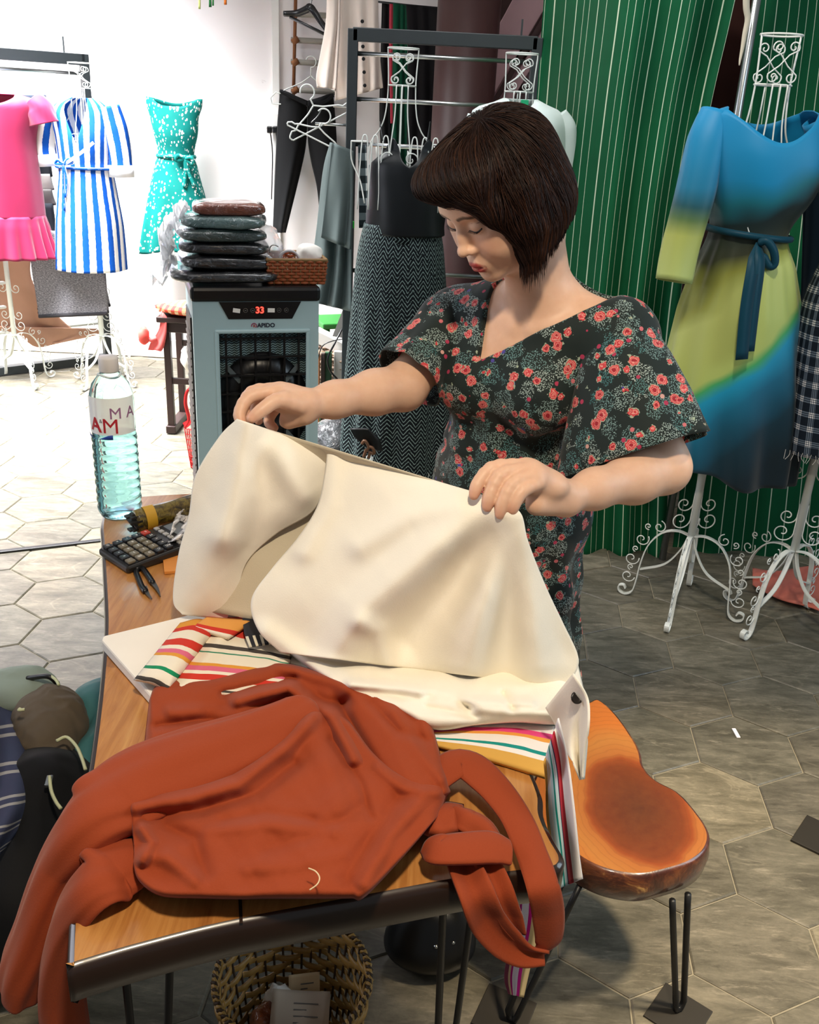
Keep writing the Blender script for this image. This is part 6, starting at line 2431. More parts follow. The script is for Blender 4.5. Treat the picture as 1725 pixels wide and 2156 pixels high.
# rear half with the collar folds
G, UV = patch([(316, 1475), (328, 1446), (362, 1428), (440, 1428), (540, 1402), (600, 1397), (690, 1421), (760, 1452), (830, 1459), (892, 1468)],
              [(306, 1562), (360, 1640), (440, 1690), (540, 1720), (640, 1730), (740, 1730), (820, 1720), (880, 1705), (920, 1690), (948, 1668)], 170, 100, TZ + .010, .028, .05,
              [([(500, 1478), (560, 1462), (608, 1448), (636, 1466), (634, 1500)], .030, 15), ([(470, 1462), (560, 1440), (620, 1428)], -.012, 10), ([(360, 1500), (450, 1496), (520, 1500)], .010, 14), ([(330, 1530), (420, 1516), (500, 1524)], -.008, 10), ([(780, 1480), (840, 1540), (900, 1560)], -.008, 12), ([(830, 1500), (880, 1580), (930, 1640)], .008, 14), ([(652, 1470), (700, 1510), (745, 1600)], .014, 12), ([(345, 1462), (440, 1450), (540, 1432)], .008, 30), ([(590, 1400), (700, 1432), (730, 1446)], .016, 18),
               ([(640, 1462), (690, 1482), (728, 1478)], -.016, 14), ([(760, 1470), (800, 1500), (850, 1590), (890, 1650)], .014, 40), ([(720, 1490), (760, 1560), (812, 1650)], -.018, 13), ([(690, 1500), (735, 1570), (790, 1660)], .012, 22),
               ([(440, 1500), (540, 1480), (600, 1480)], -.010, 18), ([(890, 1480), (925, 1570), (945, 1650)], .010, 20)], .004, 1)
m = MB(); m.grid(G, UV); m.obj('back_panel', M_RUST, ru, True, solid=.003)
# front flap
G, UV = patch([(268, 1694), (300, 1680), (360, 1664), (430, 1650), (490, 1628), (550, 1592), (610, 1540), (650, 1496), (690, 1496), (730, 1516), (790, 1590), (860, 1640), (946, 1660)],
              [(288, 1790), (284, 1822), (296, 1856), (340, 1884), (420, 1889), (500, 1891), (560, 1890), (620, 1890), (680, 1890), (740, 1889), (768, 1886), (850, 1800), (930, 1706)], 190, 110, TZ + .014, .036, .035,
              [([(285, 1700), (400, 1680), (500, 1650), (600, 1575), (660, 1510)], .020, 17), ([(310, 1722), (420, 1708), (540, 1672), (620, 1610)], -.010, 15), ([(470, 1728), (560, 1712), (660, 1726)], -.006, 12), ([(440, 1750), (560, 1738), (700, 1752)], .005, 14),
               ([(640, 1530), (690, 1620), (716, 1700)], .010, 26), ([(300, 1800), (350, 1806), (410, 1850)], .010, 18), ([(345, 1740), (410, 1770), (430, 1840)], -.009, 18), ([(890, 1680), (820, 1765), (768, 1860)], .010, 16), ([(840, 1680), (780, 1760), (730, 1850)], -.007, 18),
               ([(560, 1790), (640, 1770), (760, 1700)], -.005, 16), ([(520, 1830), (620, 1826), (720, 1800)], .005, 16), ([(300, 1745), (318, 1775), (300, 1812)], .014, 12), ([(800, 1620), (850, 1660), (920, 1670)], .008, 12), ([(700, 1560), (760, 1650), (780, 1720)], -.008, 12)], .004, 2,
              hfun=lambda X, Y_, u, v: .012 * np.exp(-((X - 590) / 210) ** 2 - ((Y_ - 1740) / 110) ** 2) + .0022 * np.sin(X * .045 + Y_ * .02) * np.sin(Y_ * .06 - X * .018))
m = MB(); m.grid(G, UV); m.obj('front_flap', M_RUST, ru, True, solid=.003)


def soft_tube(path, rad, flat, axis, n=70, seg=36, fold=.10, nf=5, seed=0, ends=True):
    P = spline(path, n)
    R = np.interp(np.linspace(0, 1, n), np.linspace(0, 1, len(rad)), rad)
    FL = np.interp(np.linspace(0, 1, n), np.linspace(0, 1, len(flat)), flat)
    T_ = np.gradient(P, axis=0); T_ /= np.linalg.norm(T_, axis=1)[:, None]
    a = np.linspace(0, 2 * PI, seg, endpoint=False)
    ax = np.asarray(axis, float)
    G_ = np.zeros((n, seg, 3))
    for i in range(n):
        e1 = ax - T_[i] * (ax @ T_[i]); e1 /= np.linalg.norm(e1)
        e2 = np.cross(T_[i], e1)
        f = 1 + fold * np.sin(nf * a + seed + .05 * i) + .5 * fold * np.sin((nf + 4) * a - .09 * i + seed)
        f = f + .05 * np.sin(2 * a + .07 * i + seed) + .045 * wob(np.stack([np.cos(a) * .9, np.sin(a) * .9, np.full(seg, i * .055 + seed)], -1), 1.6, 2)
        e_ = min(1, (min(i, n - 1 - i) + .6) / 4.0) if ends else 1
        f = f * (e_ ** .5)
        G_[i] = P[i] + (R[i] * f * np.cos(a))[:, None] * e1 + (R[i] * FL[i] * f * np.sin(a))[:, None] * e2
    return G_


def cap_ends(G_):
    m_ = MB(); m_.grid(G_, wrap=True)
    n_, k_ = G_.shape[:2]
    m_.f += [tuple(range(k_))[::-1], tuple((n_ - 1) * k_ + q for q in range(k_))]
    return m_


ax_l = np.array([.25, -.97, .0])
G = soft_tube([Pz(655, 1480, .748), Pz(570, 1535, .750), Pz(440, 1588, .750), Pz(330, 1635, .748), Pz(250, 1680, .744), Pz(190, 1728, .734), Py(140, 1800, .950), Py(106, 1880, .935), Py(76, 1965, .922), Py(52, 2035, .912), Py(42, 2085, .908)],
              [.030, .048, .060, .066, .068, .064, .058, .054, .052, .050, .046], [.65, .6, .5, .45, .45, .5, .55, .6, .62, .65, .65], ax_l, 130, 56, .06, 4, .4)
cap_ends(G).obj('sleeve', M_RUST, ru, True)
G = soft_tube([Pz(345, 1800, .722), Pz(290, 1812, .724), Pz(240, 1834, .726), Pz(198, 1862, .724), Py(160, 1915, .868), Py(138, 1985, .872), Py(128, 2060, .876), Py(134, 2135, .880), Py(146, 2215, .884)],
              [.022, .036, .042, .044, .045, .046, .048, .052, .056], [.4, .4, .4, .45, .5, .55, .6, .6, .6], ax_l, 100, 48, .06, 4, 1.4)
cap_ends(G).obj('sleeve', M_RUST, ru, True)
# dark hollow under the sleeve fold: lower cloth layer
G, UV = patch([(180, 1690), (280, 1672), (400, 1650)], [(180, 1850), (260, 1830), (330, 1810)], 40, 20, TZ + .004, .010, .1, rough=.002)
m = MB(); m.grid(G, UV); m.obj('under_layer', M_RUST, ru, True, solid=.002)


def ribbon(path, wid, wdir, n=60, thick=.004, wave=.0, nw=5):
    P = spline(path, n)
    W = np.interp(np.linspace(0, 1, n), np.linspace(0, 1, len(wid)), wid)
    WD = np.array(wdir, float)
    if WD.ndim == 1:
        WD = np.repeat(WD[None], 2, 0)
    WD = np.stack([np.interp(np.linspace(0, 1, n), np.linspace(0, 1, len(WD)), WD[:, k]) for k in range(3)], 1)
    T_ = np.gradient(P, axis=0); T_ /= np.linalg.norm(T_, axis=1)[:, None]
    WD = WD - T_ * (WD * T_).sum(1)[:, None]; WD /= np.linalg.norm(WD, axis=1)[:, None]
    N_ = np.cross(T_, WD)
    s_ = np.linspace(-1, 1, 11)
    G_ = P[:, None] + WD[:, None] * (s_[None, :, None] * W[:, None, None] / 2) + N_[:, None] * (wave * (np.cos(nw * s_) - 1)[None, :, None])
    return G_


# sash: straps falling over the right corner
cdir = ray(1000, 1800); cdir /= np.linalg.norm(cdir)
G = ribbon([Pz(905, 1640, .740), Pz(970, 1600, .742), Pz(1030, 1640, .742), Pz(1085, 1710, .736), Pz(1120, 1790, .730), PF(1146, 1868, .045), PF(1158, 1935, .050), PF(1158, 1985, .050), PF(1142, 2008, .046)], [.050, .062, .055, .045, .042, .042, .042, .036, .020], [(.3, .9, 0), (.5, .8, 0), (.9, .4, 0), (.95, .25, 0), (.97, .2, 0)], 80, wave=.004, nw=2)
m = MB(); m.grid(G); m.obj('sash', M_RUST, ru, True, solid=.004)
G = ribbon([PF(1146, 2004, .046), PF(1100, 2000, .042), PF(1062, 1975, .036), PF(1026, 1935, .030), PF(1002, 1885, .026), Pz(975, 1826, .712), Pz(955, 1790, .724)], [.022, .034, .044, .046, .044, .042, .036], [(.2, .1, .9), (.6, .2, .5), (.95, .3, .2), (.95, .3, 0)], 60, wave=.006, nw=3)
m = MB(); m.grid(G); m.obj('sash', M_RUST, ru, True, solid=.004)
G = ribbon([PF(1088, 1962, .030), PF(1072, 1930, .026), PF(1052, 1885, .020), Pz(1030, 1838, .712), Pz(1006, 1800, .722)], [.018, .030, .034, .034, .03], [(.95, .3, 0), (.95, .3, 0)], 40, wave=.006, nw=3)
m = MB(); m.grid(G); m.obj('sash', M_RUST, ru, True, solid=.004)
G = ribbon([Pz(900, 1772, .735), Pz(925, 1782, .746), Pz(980, 1780, .748), Pz(1040, 1778, .744), Pz(1078, 1790, .736)], [.030, .050, .052, .052, .040], [(.15, .95, 0), (.1, .95, 0)], 40, wave=.004, nw=2)
m = MB(); m.grid(G); m.obj('cuff', M_RUST, ru, True, solid=.006)
G = ribbon([Pz(955, 1700, .735), Pz(985, 1715, .744), Pz(1020, 1735, .738), Pz(1045, 1765, .730)], [.03, .04, .04, .03], [(.4, .9, 0), (.6, .6, 0)], 30, wave=.006, nw=3)
m = MB(); m.grid(G); m.obj('sash_knot', M_RUST, ru, True, solid=.005)
G, UV = patch([(915, 1700), (940, 1690), (975, 1695)], [(890, 1755), (930, 1765), (975, 1750)], 24, 16, TZ + .008, .030, .3, rough=.004, seed=4)
m = MB(); m.grid(G, UV); m.obj('sash_fold', M_RUST, ru, True, solid=.004)
# loose thread on the flap
m = MB(); m.tube(spline([Pz(650, 1828, .786), Pz(665, 1835, .787), Pz(673, 1848, .786), Pz(668, 1862, .784), Pz(652, 1874, .780)], 24), .0009, 5)
tag(m.obj('loose_thread', plain('cream_thread', '#e3c69a', .7), None, True), 'curled cream thread lying on the rust dress', 'thread')


# ------------------------------------------------------------------ striped garments
def mat_ramp(name, stops, axis=1, wobble=.02, rough=.85):
    b_ = NB(name, rough, .2)
    uv = b_.coord('UV')
    s_ = b_.sep(uv)
    t_ = b_.math('ADD', s_[axis], b_.math('MULTIPLY', b_.math('SUBTRACT', b_.noise(uv, 3.0, 2), .5), wobble))
    b_.base(b_.ramp(t_, stops, 'CONSTANT'))
    b_.bump(b_.noise(b_.coord('Object'), 500, 1), .15, .001)
    return b_.m


CRM = '#efe4cf'
M_STR_A = mat_ramp('multi_stripe_body', [(0, '#cf3a2d'), (.07, '#e3a3a0'), (.12, CRM), (.15, '#cf3a2d'), (.25, CRM), (.36, '#4b4541'), (.41, CRM), (.455, '#3f8b6c'), (.47, CRM), (.60, '#e09a3c'), (.64, '#dc6a86'), (.70, CRM), (.745, '#cf3a2d'), (.82, CRM), (.93, '#4b4541'), (.96, CRM)], 1, .05)
M_STR_B = mat_ramp('multi_stripe_sleeve', [(0, '#e09a3c'), (.10, '#cf3a2d'), (.17, CRM), (.30, '#cf3a2d'), (.40, CRM), (.46, '#dc6a86'), (.52, '#e09a3c'), (.57, CRM), (.74, '#178a5b'), (.79, CRM), (.92, '#4b4541'), (.97, CRM)], 1, .03)
ss = thing('striped_shirt', 'cream shirt with red, orange, green and black stripes folded on the white board', 'shirt', Pz(430, 1400, TZ + .025))
G, UV = patch([(440, 1296), (500, 1300), (560, 1312), (620, 1330)], [(352, 1458), (430, 1462), (520, 1470), (600, 1475)], 50, 50, TZ + .026, .012, .08, [([(480, 1320), (440, 1380), (380, 1450)], .006, 14)], .002, 5)
m = MB(); m.grid(G, UV); m.obj('shirt_body', M_STR_A, ss, True, solid=.002)
T2 = polyline([(392, 1306), (432, 1308), (470, 1322)], 24)
G, UV = patch([(380, 1312), (420, 1304), (462, 1318)], [(282, 1432), (320, 1440), (352, 1458)], 28, 50, TZ + .032, .022, .3, [([(420, 1330), (360, 1400), (310, 1440)], .006, 20)], .002, 6)
m = MB(); m.grid(G, UV); m.obj('sleeve', M_STR_B, ss, True, solid=.002)
G, UV = patch([(436, 1300), (470, 1302), (540, 1306)], [(400, 1322), (440, 1334), (480, 1346)], 26, 12, TZ + .046, .010, .3)
m = MB(); m.grid(G, UV); m.obj('collar', mat_ramp('collar_stripe', [(0, '#e6a050'), (.6, '#cf3a2d'), (.8, CRM)], 1, .02), ss, True, solid=.002)
# navy ribbon with pale ticks
G = ribbon([Pz(540, 1300, TZ + .05), Pz(548, 1330, TZ + .055), Pz(556, 1358, TZ + .05)], [.05, .055, .05], (1, .2, 0), 16)
UVr = np.stack(np.meshgrid(np.linspace(0, 1, 11), np.linspace(0, 1, 16)), -1)
m = MB(); m.grid(G, UVr)
b = NB('ticked_ribbon', .7); s_ = b.sep(b.coord('UV'))
tk = b.math('MULTIPLY', b.math('LESS_THAN', b.math('FRACT', b.math('MULTIPLY', s_[0], 4.5)), .4), b.math('GREATER_THAN', s_[1], .62))
b.base(b.mix(tk, srgb('#161a26'), srgb('#d9d0b8')))
tag(m.obj('ticked_ribbon', b.m, None, True, solid=.002), 'navy ribbon with pale ticks beside the striped shirt', 'ribbon')

# striped cloth at the table's right corner
sc2 = thing('striped_cloth', 'white cloth with teal, mustard and red stripes draped over the right table edge', 'cloth', Pz(1080, 1570, TZ))
M_TOPS = mat_ramp('corner_stripe_top', [(0, '#efe9e2'), (.10, '#1c8f86'), (.16, '#ece6df'), (.30, '#e24c86'), (.38, '#e8a048'), (.44, '#efe9e2'), (.60, '#1c8f86'), (.66, '#efe9e2'), (.74, '#d8a650'), (.98, '#c8933f')], 1, .05)
G, UV = patch([(900, 1526), (980, 1508), (1090, 1500), (1172, 1508)], [(918, 1572), (985, 1590), (1060, 1612), (1150, 1640)], 50, 24, TZ + .003, .010, .12, [], .002, 7, edges='b')
m = MB(); m.grid(G, UV); m.obj('top_layer', M_TOPS, sc2, True, solid=.002)
M_SIDE = mat_ramp('corner_stripe_side', [(0, '#d8a650'), (.10, '#e9eef0'), (.25, '#bfe0ea'), (.34, '#1c8f86'), (.40, '#cfe8ee'), (.50, '#2b2d52'), (.53, '#c7404e'), (.62, '#a9232f'), (.70, '#f0ecea')], 0, .02)
A_ = polyline([(1146, 1604), (1150, 1660), (1152, 1720), (1162, 1800), (1168, 1874)], 40)
B_ = polyline([(1176, 1512), (1196, 1600), (1208, 1690), (1218, 1780), (1228, 1850)], 40)
G = np.array([[PR(*(A_[i] * (1 - u) + B_[i] * u), .010 + .022 * sm(i, 0, 12) + .004 * math.sin(9 * u + i * .1)) for u in np.linspace(0, 1, 24)] for i in range(40)])
UVr = np.stack(np.meshgrid(np.linspace(0, 1, 24), np.linspace(0, 1, 40)), -1)
m = MB(); m.grid(G, UVr); m.obj('side_drop', M_SIDE, sc2, True, solid=.002)
G = sheet([(1086, 1850), (1080, 1930), (1068, 2010), (1062, 2060), (1070, 2092)], [(1140, 1840), (1140, 1920), (1132, 1980), (1118, 2040), (1104, 2100)], 1.12, 24, 40, 1, .008, .5)
m = MB(); m.grid(G, np.stack(np.meshgrid(np.linspace(0, 1, 24), np.linspace(0, 1, 40)), -1))
m.obj('hanging_end', mat_ramp('magenta_stripe', [(0, '#7d3a4e'), (.14, '#c9b28a'), (.22, '#b81f7e'), (.30, '#efe6ee'), (.55, '#d61f8c'), (.68, '#e6c78e'), (.95, '#333333')], 0, .03), sc2, True, solid=.002)

# ------------------------------------------------------------------ cream garment held up by the woman
M_CREAMW = mat_linen('cream_white_linen', '#f4eddd', .03)
pw = thing('cream_trousers', 'cream white linen trousers held up over the table by the woman', 'trousers', Pz(800, 1430, TZ))
HX_R = dict(y=1.575)


def hang(left, right, ytop, zb, nu, nv, bulge=.03, folds=(), power=1.0, botz=None):
    """hanging cloth: top edge at distance ytop(u), bottom row standing at height zb(u); ridges in pixels push towards the viewer"""
    A, B = polyline(left, nv), polyline(right, nv)
    U = np.linspace(0, 1, nu)
    PX = A[:, None] * (1 - U[None, :, None]) + B[:, None] * U[None, :, None]
    yb = np.array([Pz(PX[-1, j, 0], PX[-1, j, 1], zb(U[j]))[1] for j in range(nu)])
    yt = np.array([ytop(u) for u in U])
    V_ = (np.linspace(0, 1, nv) ** power)[:, None]
    Y_ = yt[None] * (1 - V_) + yb[None] * V_ - bulge * np.sin(PI * U)[None] * np.sin(PI * np.clip(V_, 0, 1)) ** .8
    for poly, amp, w in folds:
        Y_ = Y_ - 1.35 * amp * np.exp(-(seg_dist(PX, poly) / w) ** 2)
    Y_ = Y_ + .0035 * wob(PX * .014, 1.0, 3)
    G_ = np.zeros((nv, nu, 3))
    for i in range(nv):
        for j in range(nu):
            G_[i, j] = Py(PX[i, j, 0], PX[i, j, 1], Y_[i, j])
    return G_


Y_RH, Y_LH = 1.560, 1.372      # distances of the two hands
G = hang([(500, 882), (462, 920), (412, 1002), (398, 1085), (376, 1170), (365, 1262), (384, 1294)],
         [(700, 950), (690, 1000), (662, 1074), (584, 1122), (522, 1180), (500, 1245), (478, 1304)],
         lambda u: Y_RH - .01 * u, lambda u: TZ + .036, 70, 80, .035,
         [([(515, 890), (500, 1000), (470, 1130)], .018, 34), ([(530, 890), (600, 980), (640, 1040)], .012, 30), ([(440, 1120), (470, 1128), (520, 1160)], .003, 30), ([(560, 930), (560, 1050), (520, 1150)], -.010, 30)])
m = MB(); m.grid(G); m.obj('left_leg', M_CREAMW, pw, True, solid=.002)
G_left = G
G = hang([(690, 947), (684, 1000), (668, 1068), (628, 1132), (574, 1196), (530, 1262), (544, 1326), (592, 1374)],
         [(1052, 1052), (1096, 1080), (1112, 1140), (1148, 1232), (1186, 1312), (1216, 1376), (1214, 1412), (1188, 1446)],
         lambda u: Y_RH - .01 + (Y_LH - Y_RH + .01) * u ** 1.1, lambda u: TZ + .050 - .01 * u, 110, 90, .05,
         [([(1040, 1070), (900, 1170), (760, 1290), (700, 1400)], .030, 44), ([(1052, 1075), (960, 1230), (860, 1350)], -.026, 46), ([(1066, 1090), (1030, 1240), (980, 1400)], .026, 46),
          ([(1085, 1100), (1110, 1240), (1130, 1400)], .020, 40), ([(1075, 1100), (1070, 1250), (1060, 1420)], -.014, 34), ([(700, 960), (690, 1060), (640, 1160)], .012, 26), ([(960, 1060), (860, 1090), (760, 1150)], .012, 30), ([(560, 1330), (640, 1390), (760, 1425)], .014, 22), ([(760, 1310), (800, 1330), (820, 1420)], .012, 22)])
# sag of the waist between the hands
m = MB(); m.grid(G); m.obj('right_leg', M_CREAMW, pw, True, solid=.002)
G = sheet([(690, 952), (740, 972), (800, 990)], [(690, 952), (740, 972), (800, 990)], 1.5, 2, 3)
G = hang([(640, 930), (640, 1010), (590, 1090), (500, 1180), (468, 1302)], [(720, 960), (700, 1060), (660, 1110), (580, 1210), (532, 1296)], lambda u: Y_RH + .07, lambda u: TZ + .032, 24, 40, -.05)
m = MB(); m.grid(G); m.obj('back_layer', mat_linen('cream_inner_shade', '#cdc1a9', .04), pw, True, solid=.002)  # same linen in a darker cream: shade inside the trousers painted into the colour
# back half of the waist, behind the front panels
G = hang([(500, 884), (470, 940), (430, 1040), (410, 1150), (400, 1280)], [(1052, 1054), (1085, 1100), (1100, 1180), (1130, 1280), (1170, 1420)], lambda u: Y_RH + .025 + (Y_LH - Y_RH) * u, lambda u: TZ + .05, 50, 40, -.07)
m = MB(); m.grid(G); m.obj('rear_panel', bpy.data.materials['cream_inner_shade'], pw, True, solid=.002)
# crumpled hem on the table
G, UV = patch([(560, 1345), (640, 1376), (760, 1392), (880, 1398), (1000, 1400), (1100, 1400), (1180, 1400), (1216, 1396)],
              [(700, 1440), (760, 1470), (840, 1500), (915, 1536), (1000, 1527), (1090, 1521), (1180, 1524), (1238, 1492)], 110, 46, TZ + .014, .036, .22,
              [([(740, 1440), (860, 1452), (1000, 1478), (1120, 1482)], .016, 11), ([(900, 1462), (960, 1470), (990, 1492)], -.014, 10), ([(1000, 1492), (1100, 1500), (1190, 1500)], .010, 10), ([(1060, 1462), (1080, 1490)], -.012, 9), ([(900, 1490), (1000, 1510)], -.008, 9)], .006, 9)
m = MB(); m.grid(G, UV); m.obj('crumpled_hem', M_CREAMW, pw, True, solid=.002)
A_ = polyline([(1150, 1490), (1172, 1530), (1186, 1570), (1206, 1604), (1222, 1642)], 34)
B_ = polyline([(1208, 1418), (1236, 1466), (1241, 1510), (1236, 1570), (1230, 1640)], 34)
G = np.array([[PR(*(A_[i] * (1 - u) + B_[i] * u), .050 + .012 * math.sin(7 * u + .2 * i) * (i / 33) + .012 * sm(i, 0, 10)) for u in np.linspace(0, 1, 26)] for i in range(34)])
m = MB(); m.grid(G); dp_ = m.obj('hanging_flap', M_CREAMW, pw, True, solid=.0025)
_g = G.reshape(-1, 3)
_pp = np.array([proj(q) for q in _g])
bp_ = _g[np.argmin(np.linalg.norm(_pp - np.array([1214, 1468]), axis=1))]
dv = np.array([0, 0, CAM_H]) - bp_; dv /= np.linalg.norm(dv)
bp_ = bp_ + dv * .004
nb_ = dv + np.array([.5, 0, .1]); nb_ /= np.linalg.norm(nb_)
u1 = np.cross(nb_, [0, 0, 1.0]); u1 /= np.linalg.norm(u1); u2 = np.cross(nb_, u1)
m = MB(); m.lathe([(.001, -.001), (.0088, -.001), (.0088, .0015), (.0065, .0022), (.0055, .0014), (.001, .0014)], (0, 0, 0), 24)
m.v[0] = m.v[0] @ np.stack([u1, u2, nb_]) + bp_
m.obj('button', plain('dark_button', '#17120f', .3), pw, True)
# ================================================================== the woman
def head_frame(yaw, pit, rol):
    B = np.array([[0, -1, 0], [1, 0, 0], [0, 0, 1]], float).T
    cy_, sy_ = math.cos(yaw), math.sin(yaw)
    Rz = np.array([[cy_, -sy_, 0], [sy_, cy_, 0], [0, 0, 1]])
    cp_, sp_ = math.cos(pit), math.sin(pit)
    Rp = np.array([[cp_, 0, sp_], [0, 1, 0], [-sp_, 0, cp_]])
    cr_, sr_ = math.cos(rol), math.sin(rol)
    Rr = np.array([[1, 0, 0], [0, cr_, -sr_], [0, sr_, cr_]])
    return Rz @ B @ Rp @ Rr


HM = head_frame(math.radians(-54), math.radians(37), math.radians(3))
HC = np.array([.134, 1.684, 1.466]) + (head_frame(math.radians(-54), math.radians(28), math.radians(3)) - HM) @ np.array([.098, 0, -.075]) + np.array([0, 0, .006])
hd = lambda f, l, u: HC + HM @ np.array([f, l, u])
L_SH, R_SH = Py(1308, 690, 1.70), Py(968, 660, 1.885)
L_EL, R_EL = Py(1398, 984, 1.585), Py(850, 815, 1.755)
L_WR, R_WR = Py(1198, 1046, 1.435), Py(652, 851, 1.625)
NB_ = Py(1148, 612, 1.775)
lb = (L_SH - R_SH) * [1, 1, 0]; lb /= np.linalg.norm(lb)
fb = np.array([lb[1], -lb[0], 0])
RB_ = np.stack([lb, fb, [0, 0, 1.0]], 1)          # columns: her left, forward, up
bodyp = lambda c, l, f, z: np.array([c[0], c[1], 0]) + lb * l + fb * f + np.array([0, 0, z])
CH = np.array([.210, 1.795]); WA = np.array([.208, 1.838]); HI = np.array([.212, 1.862])

pers = thing('person', 'woman with bobbed brown hair in a floral dress holding up cream trousers', 'person', (HI[0], HI[1], 0))


def torso(s, g=0.0, bust=True, hips=True):
    s.ell(bodyp(CH, 0, 0, 1.175), (.150 + g, .098 + g, .135 + g), RB_, .05)
    s.cap(R_SH + [0, 0, -.025], L_SH + [0, 0, -.025], .052 + g, .052 + g, .05)
    s.cap(NB_ + [0, 0, -.03], L_SH + [0, 0, -.012], .050 + g, .040 + g, .05)
    s.cap(NB_ + [0, 0, -.03], R_SH + [0, 0, -.012], .050 + g, .040 + g, .05)
    if bust:
        for sx in (-1, 1):
            s.ell(bodyp(CH, sx * .068, .072, 1.125), (.066 + g, .058 + g, .062 + g), RB_, .045)
    s.ell(bodyp(WA, 0, 0, 1.00), (.126 + g, .102 + g, .13 + g), RB_, .06)
    s.ell(bodyp(WA, 0, .035, .95), (.108 + g, .085 + g, .10 + g), RB_, .06)
    if hips:
        s.ell(bodyp(HI, 0, -.01, .86), (.156 + g, .122 + g, .14 + g), RB_, .06)
    return s


S = SDF()
torso(S)
for sx in (-1, 1):
    S.chain([bodyp(HI, sx * .070, 0, .82), bodyp(HI, sx * .078, .010, .46), bodyp(HI, sx * .085, -.01, .09)], [.070, .050, .036], .03)
    S.chain([bodyp(HI, sx * .085, -.03, .045), bodyp(HI, sx * .09, .05, .035), bodyp(HI, sx * .095, .13, .022)], [.036, .034, .020], .02)
# neck
S.chain([NB_ + [0, 0, -.04], hd(-.040, 0, -.085), hd(-.025, 0, -.04)], [.060, .050, .054], .03)
S.cap(NB_ + fb * .03 + [0, 0, -.02], hd(.015, 0, -.095), .034, .038, .025)
for sx in (-1, 1):       # collar bones
    S.cap(NB_ + fb * .068 + lb * sx * .018 + [0, 0, -.062], NB_ + fb * .052 + lb * sx * .075 + [0, 0, -.045], .008, .007, .02)
# skull and face
R3 = HM
S.ell(hd(-.014, 0, .036), (.096, .074, .082), R3, .03)
S.ell(hd(.030, 0, -.030), (.062, .060, .086), R3, .03)
S.ell(hd(.044, 0, -.074), (.046, .047, .042), R3, .025)
S.ell(hd(.078, 0, -.104), (.017, .021, .015), R3, .022)
S.ell(hd(.050, 0, .048), (.043, .055, .045), R3, .025)
for sx in (-1, 1):
    S.ell(hd(.060, sx * .037, -.044), (.030, .026, .032), R3, .02)
    S.ell(hd(.058, sx * .049, -.018), (.020, .018, .017), R3, .02)
S.cap(hd(.080, -.034, .024), hd(.080, .034, .024), .0105, .0105, .016)
S.ell(hd(.083, 0, -.074), (.021, .027, .021), R3, .014)
for sx in (-1, 1):       # sockets then lids
    S.ell(hd(.099, sx * .031, .001), (.013, .017, .011), R3, .012, 'sub')
    S.ell(hd(.0765, sx * .032, -.001), (.0125, .0165, .0115), R3, .006)
S.chain([hd(.086, 0, .010), hd(.096, 0, -.014), hd(.106, 0, -.034)], [.0070, .0075, .0085], .010)
S.ell(hd(.107, 0, -.0365), (.0105, .0098, .0088), R3, .007)
for sx in (-1, 1):
    S.ell(hd(.0955, sx * .0115, -.041), (.0105, .0070, .0072), R3, .006)
    S.ell(hd(.101, sx * .0068, -.0485), (.0045, .0032, .0028), R3, .003, 'sub')
S.cap(hd(.104, 0, -.056), hd(.1055, 0, -.062), .0016, .0022, .006, 'sub')
UPL = [hd(.089, -.0215, -.0735), hd(.0985, -.0075, -.0690), hd(.0992, 0, -.0700), hd(.0985, .0075, -.0690), hd(.089, .0215, -.0735)]
LOL = [hd(.089, -.0190, -.0760), hd(.0965, -.007, -.0815), hd(.0965, .007, -.0815), hd(.089, .0190, -.0760)]
S.chain(UPL, [.0030, .0052, .0050, .0052, .0030], .004)
S.chain(LOL, [.0032, .0064, .0064, .0032], .004)
S.chain([hd(.0915, -.0220, -.0748), hd(.1045, -.007, -.0752), hd(.1045, .007, -.0752), hd(.0915, .0220, -.0748)], [.0012, .0018, .0018, .0012], .003, 'sub')
S.cap(hd(.100, -.010, -.0915), hd(.100, .010, -.0915), .004, .004, .010, 'sub')
# arms
S.chain([L_SH + [0, 0, -.02], L_SH * .5 + L_EL * .5, L_EL], [.046, .047, .044], .03)
S.chain([L_EL, L_EL * .68 + L_WR * .32 + [0, 0, -.003], L_EL * .25 + L_WR * .75, L_WR], [.044, .042, .031, .0255], .025)
S.chain([R_SH + [0, 0, -.02], R_SH * .5 + R_EL * .5, R_EL], [.044, .043, .042], .03)
S.chain([R_EL, R_EL * .68 + R_WR * .32, R_EL * .25 + R_WR * .75, R_WR], [.042, .039, .030, .0255], .025)
NAILS = []


def hand(wr, palm, fingers, thumb, extra):
    for (px, py, y), rad in palm:
        S.ell(Py(px, py, y), rad, None, .016)
    for pts, r in fingers + thumb:
        P = [Py(*q) for q in pts]
        P = list(spline(P, 9))
        rr = np.interp(np.linspace(0, 1, 9), [0, .35, .7, 1], [r * 1.02, r, r * .90, r * .72])
        S.chain(P, list(rr), .0045)
        NAILS.append((P[-1], P[-2], r))
    for a, b_, ra, rb in extra:
        S.cap(Py(*a), Py(*b_), ra, rb, .012)


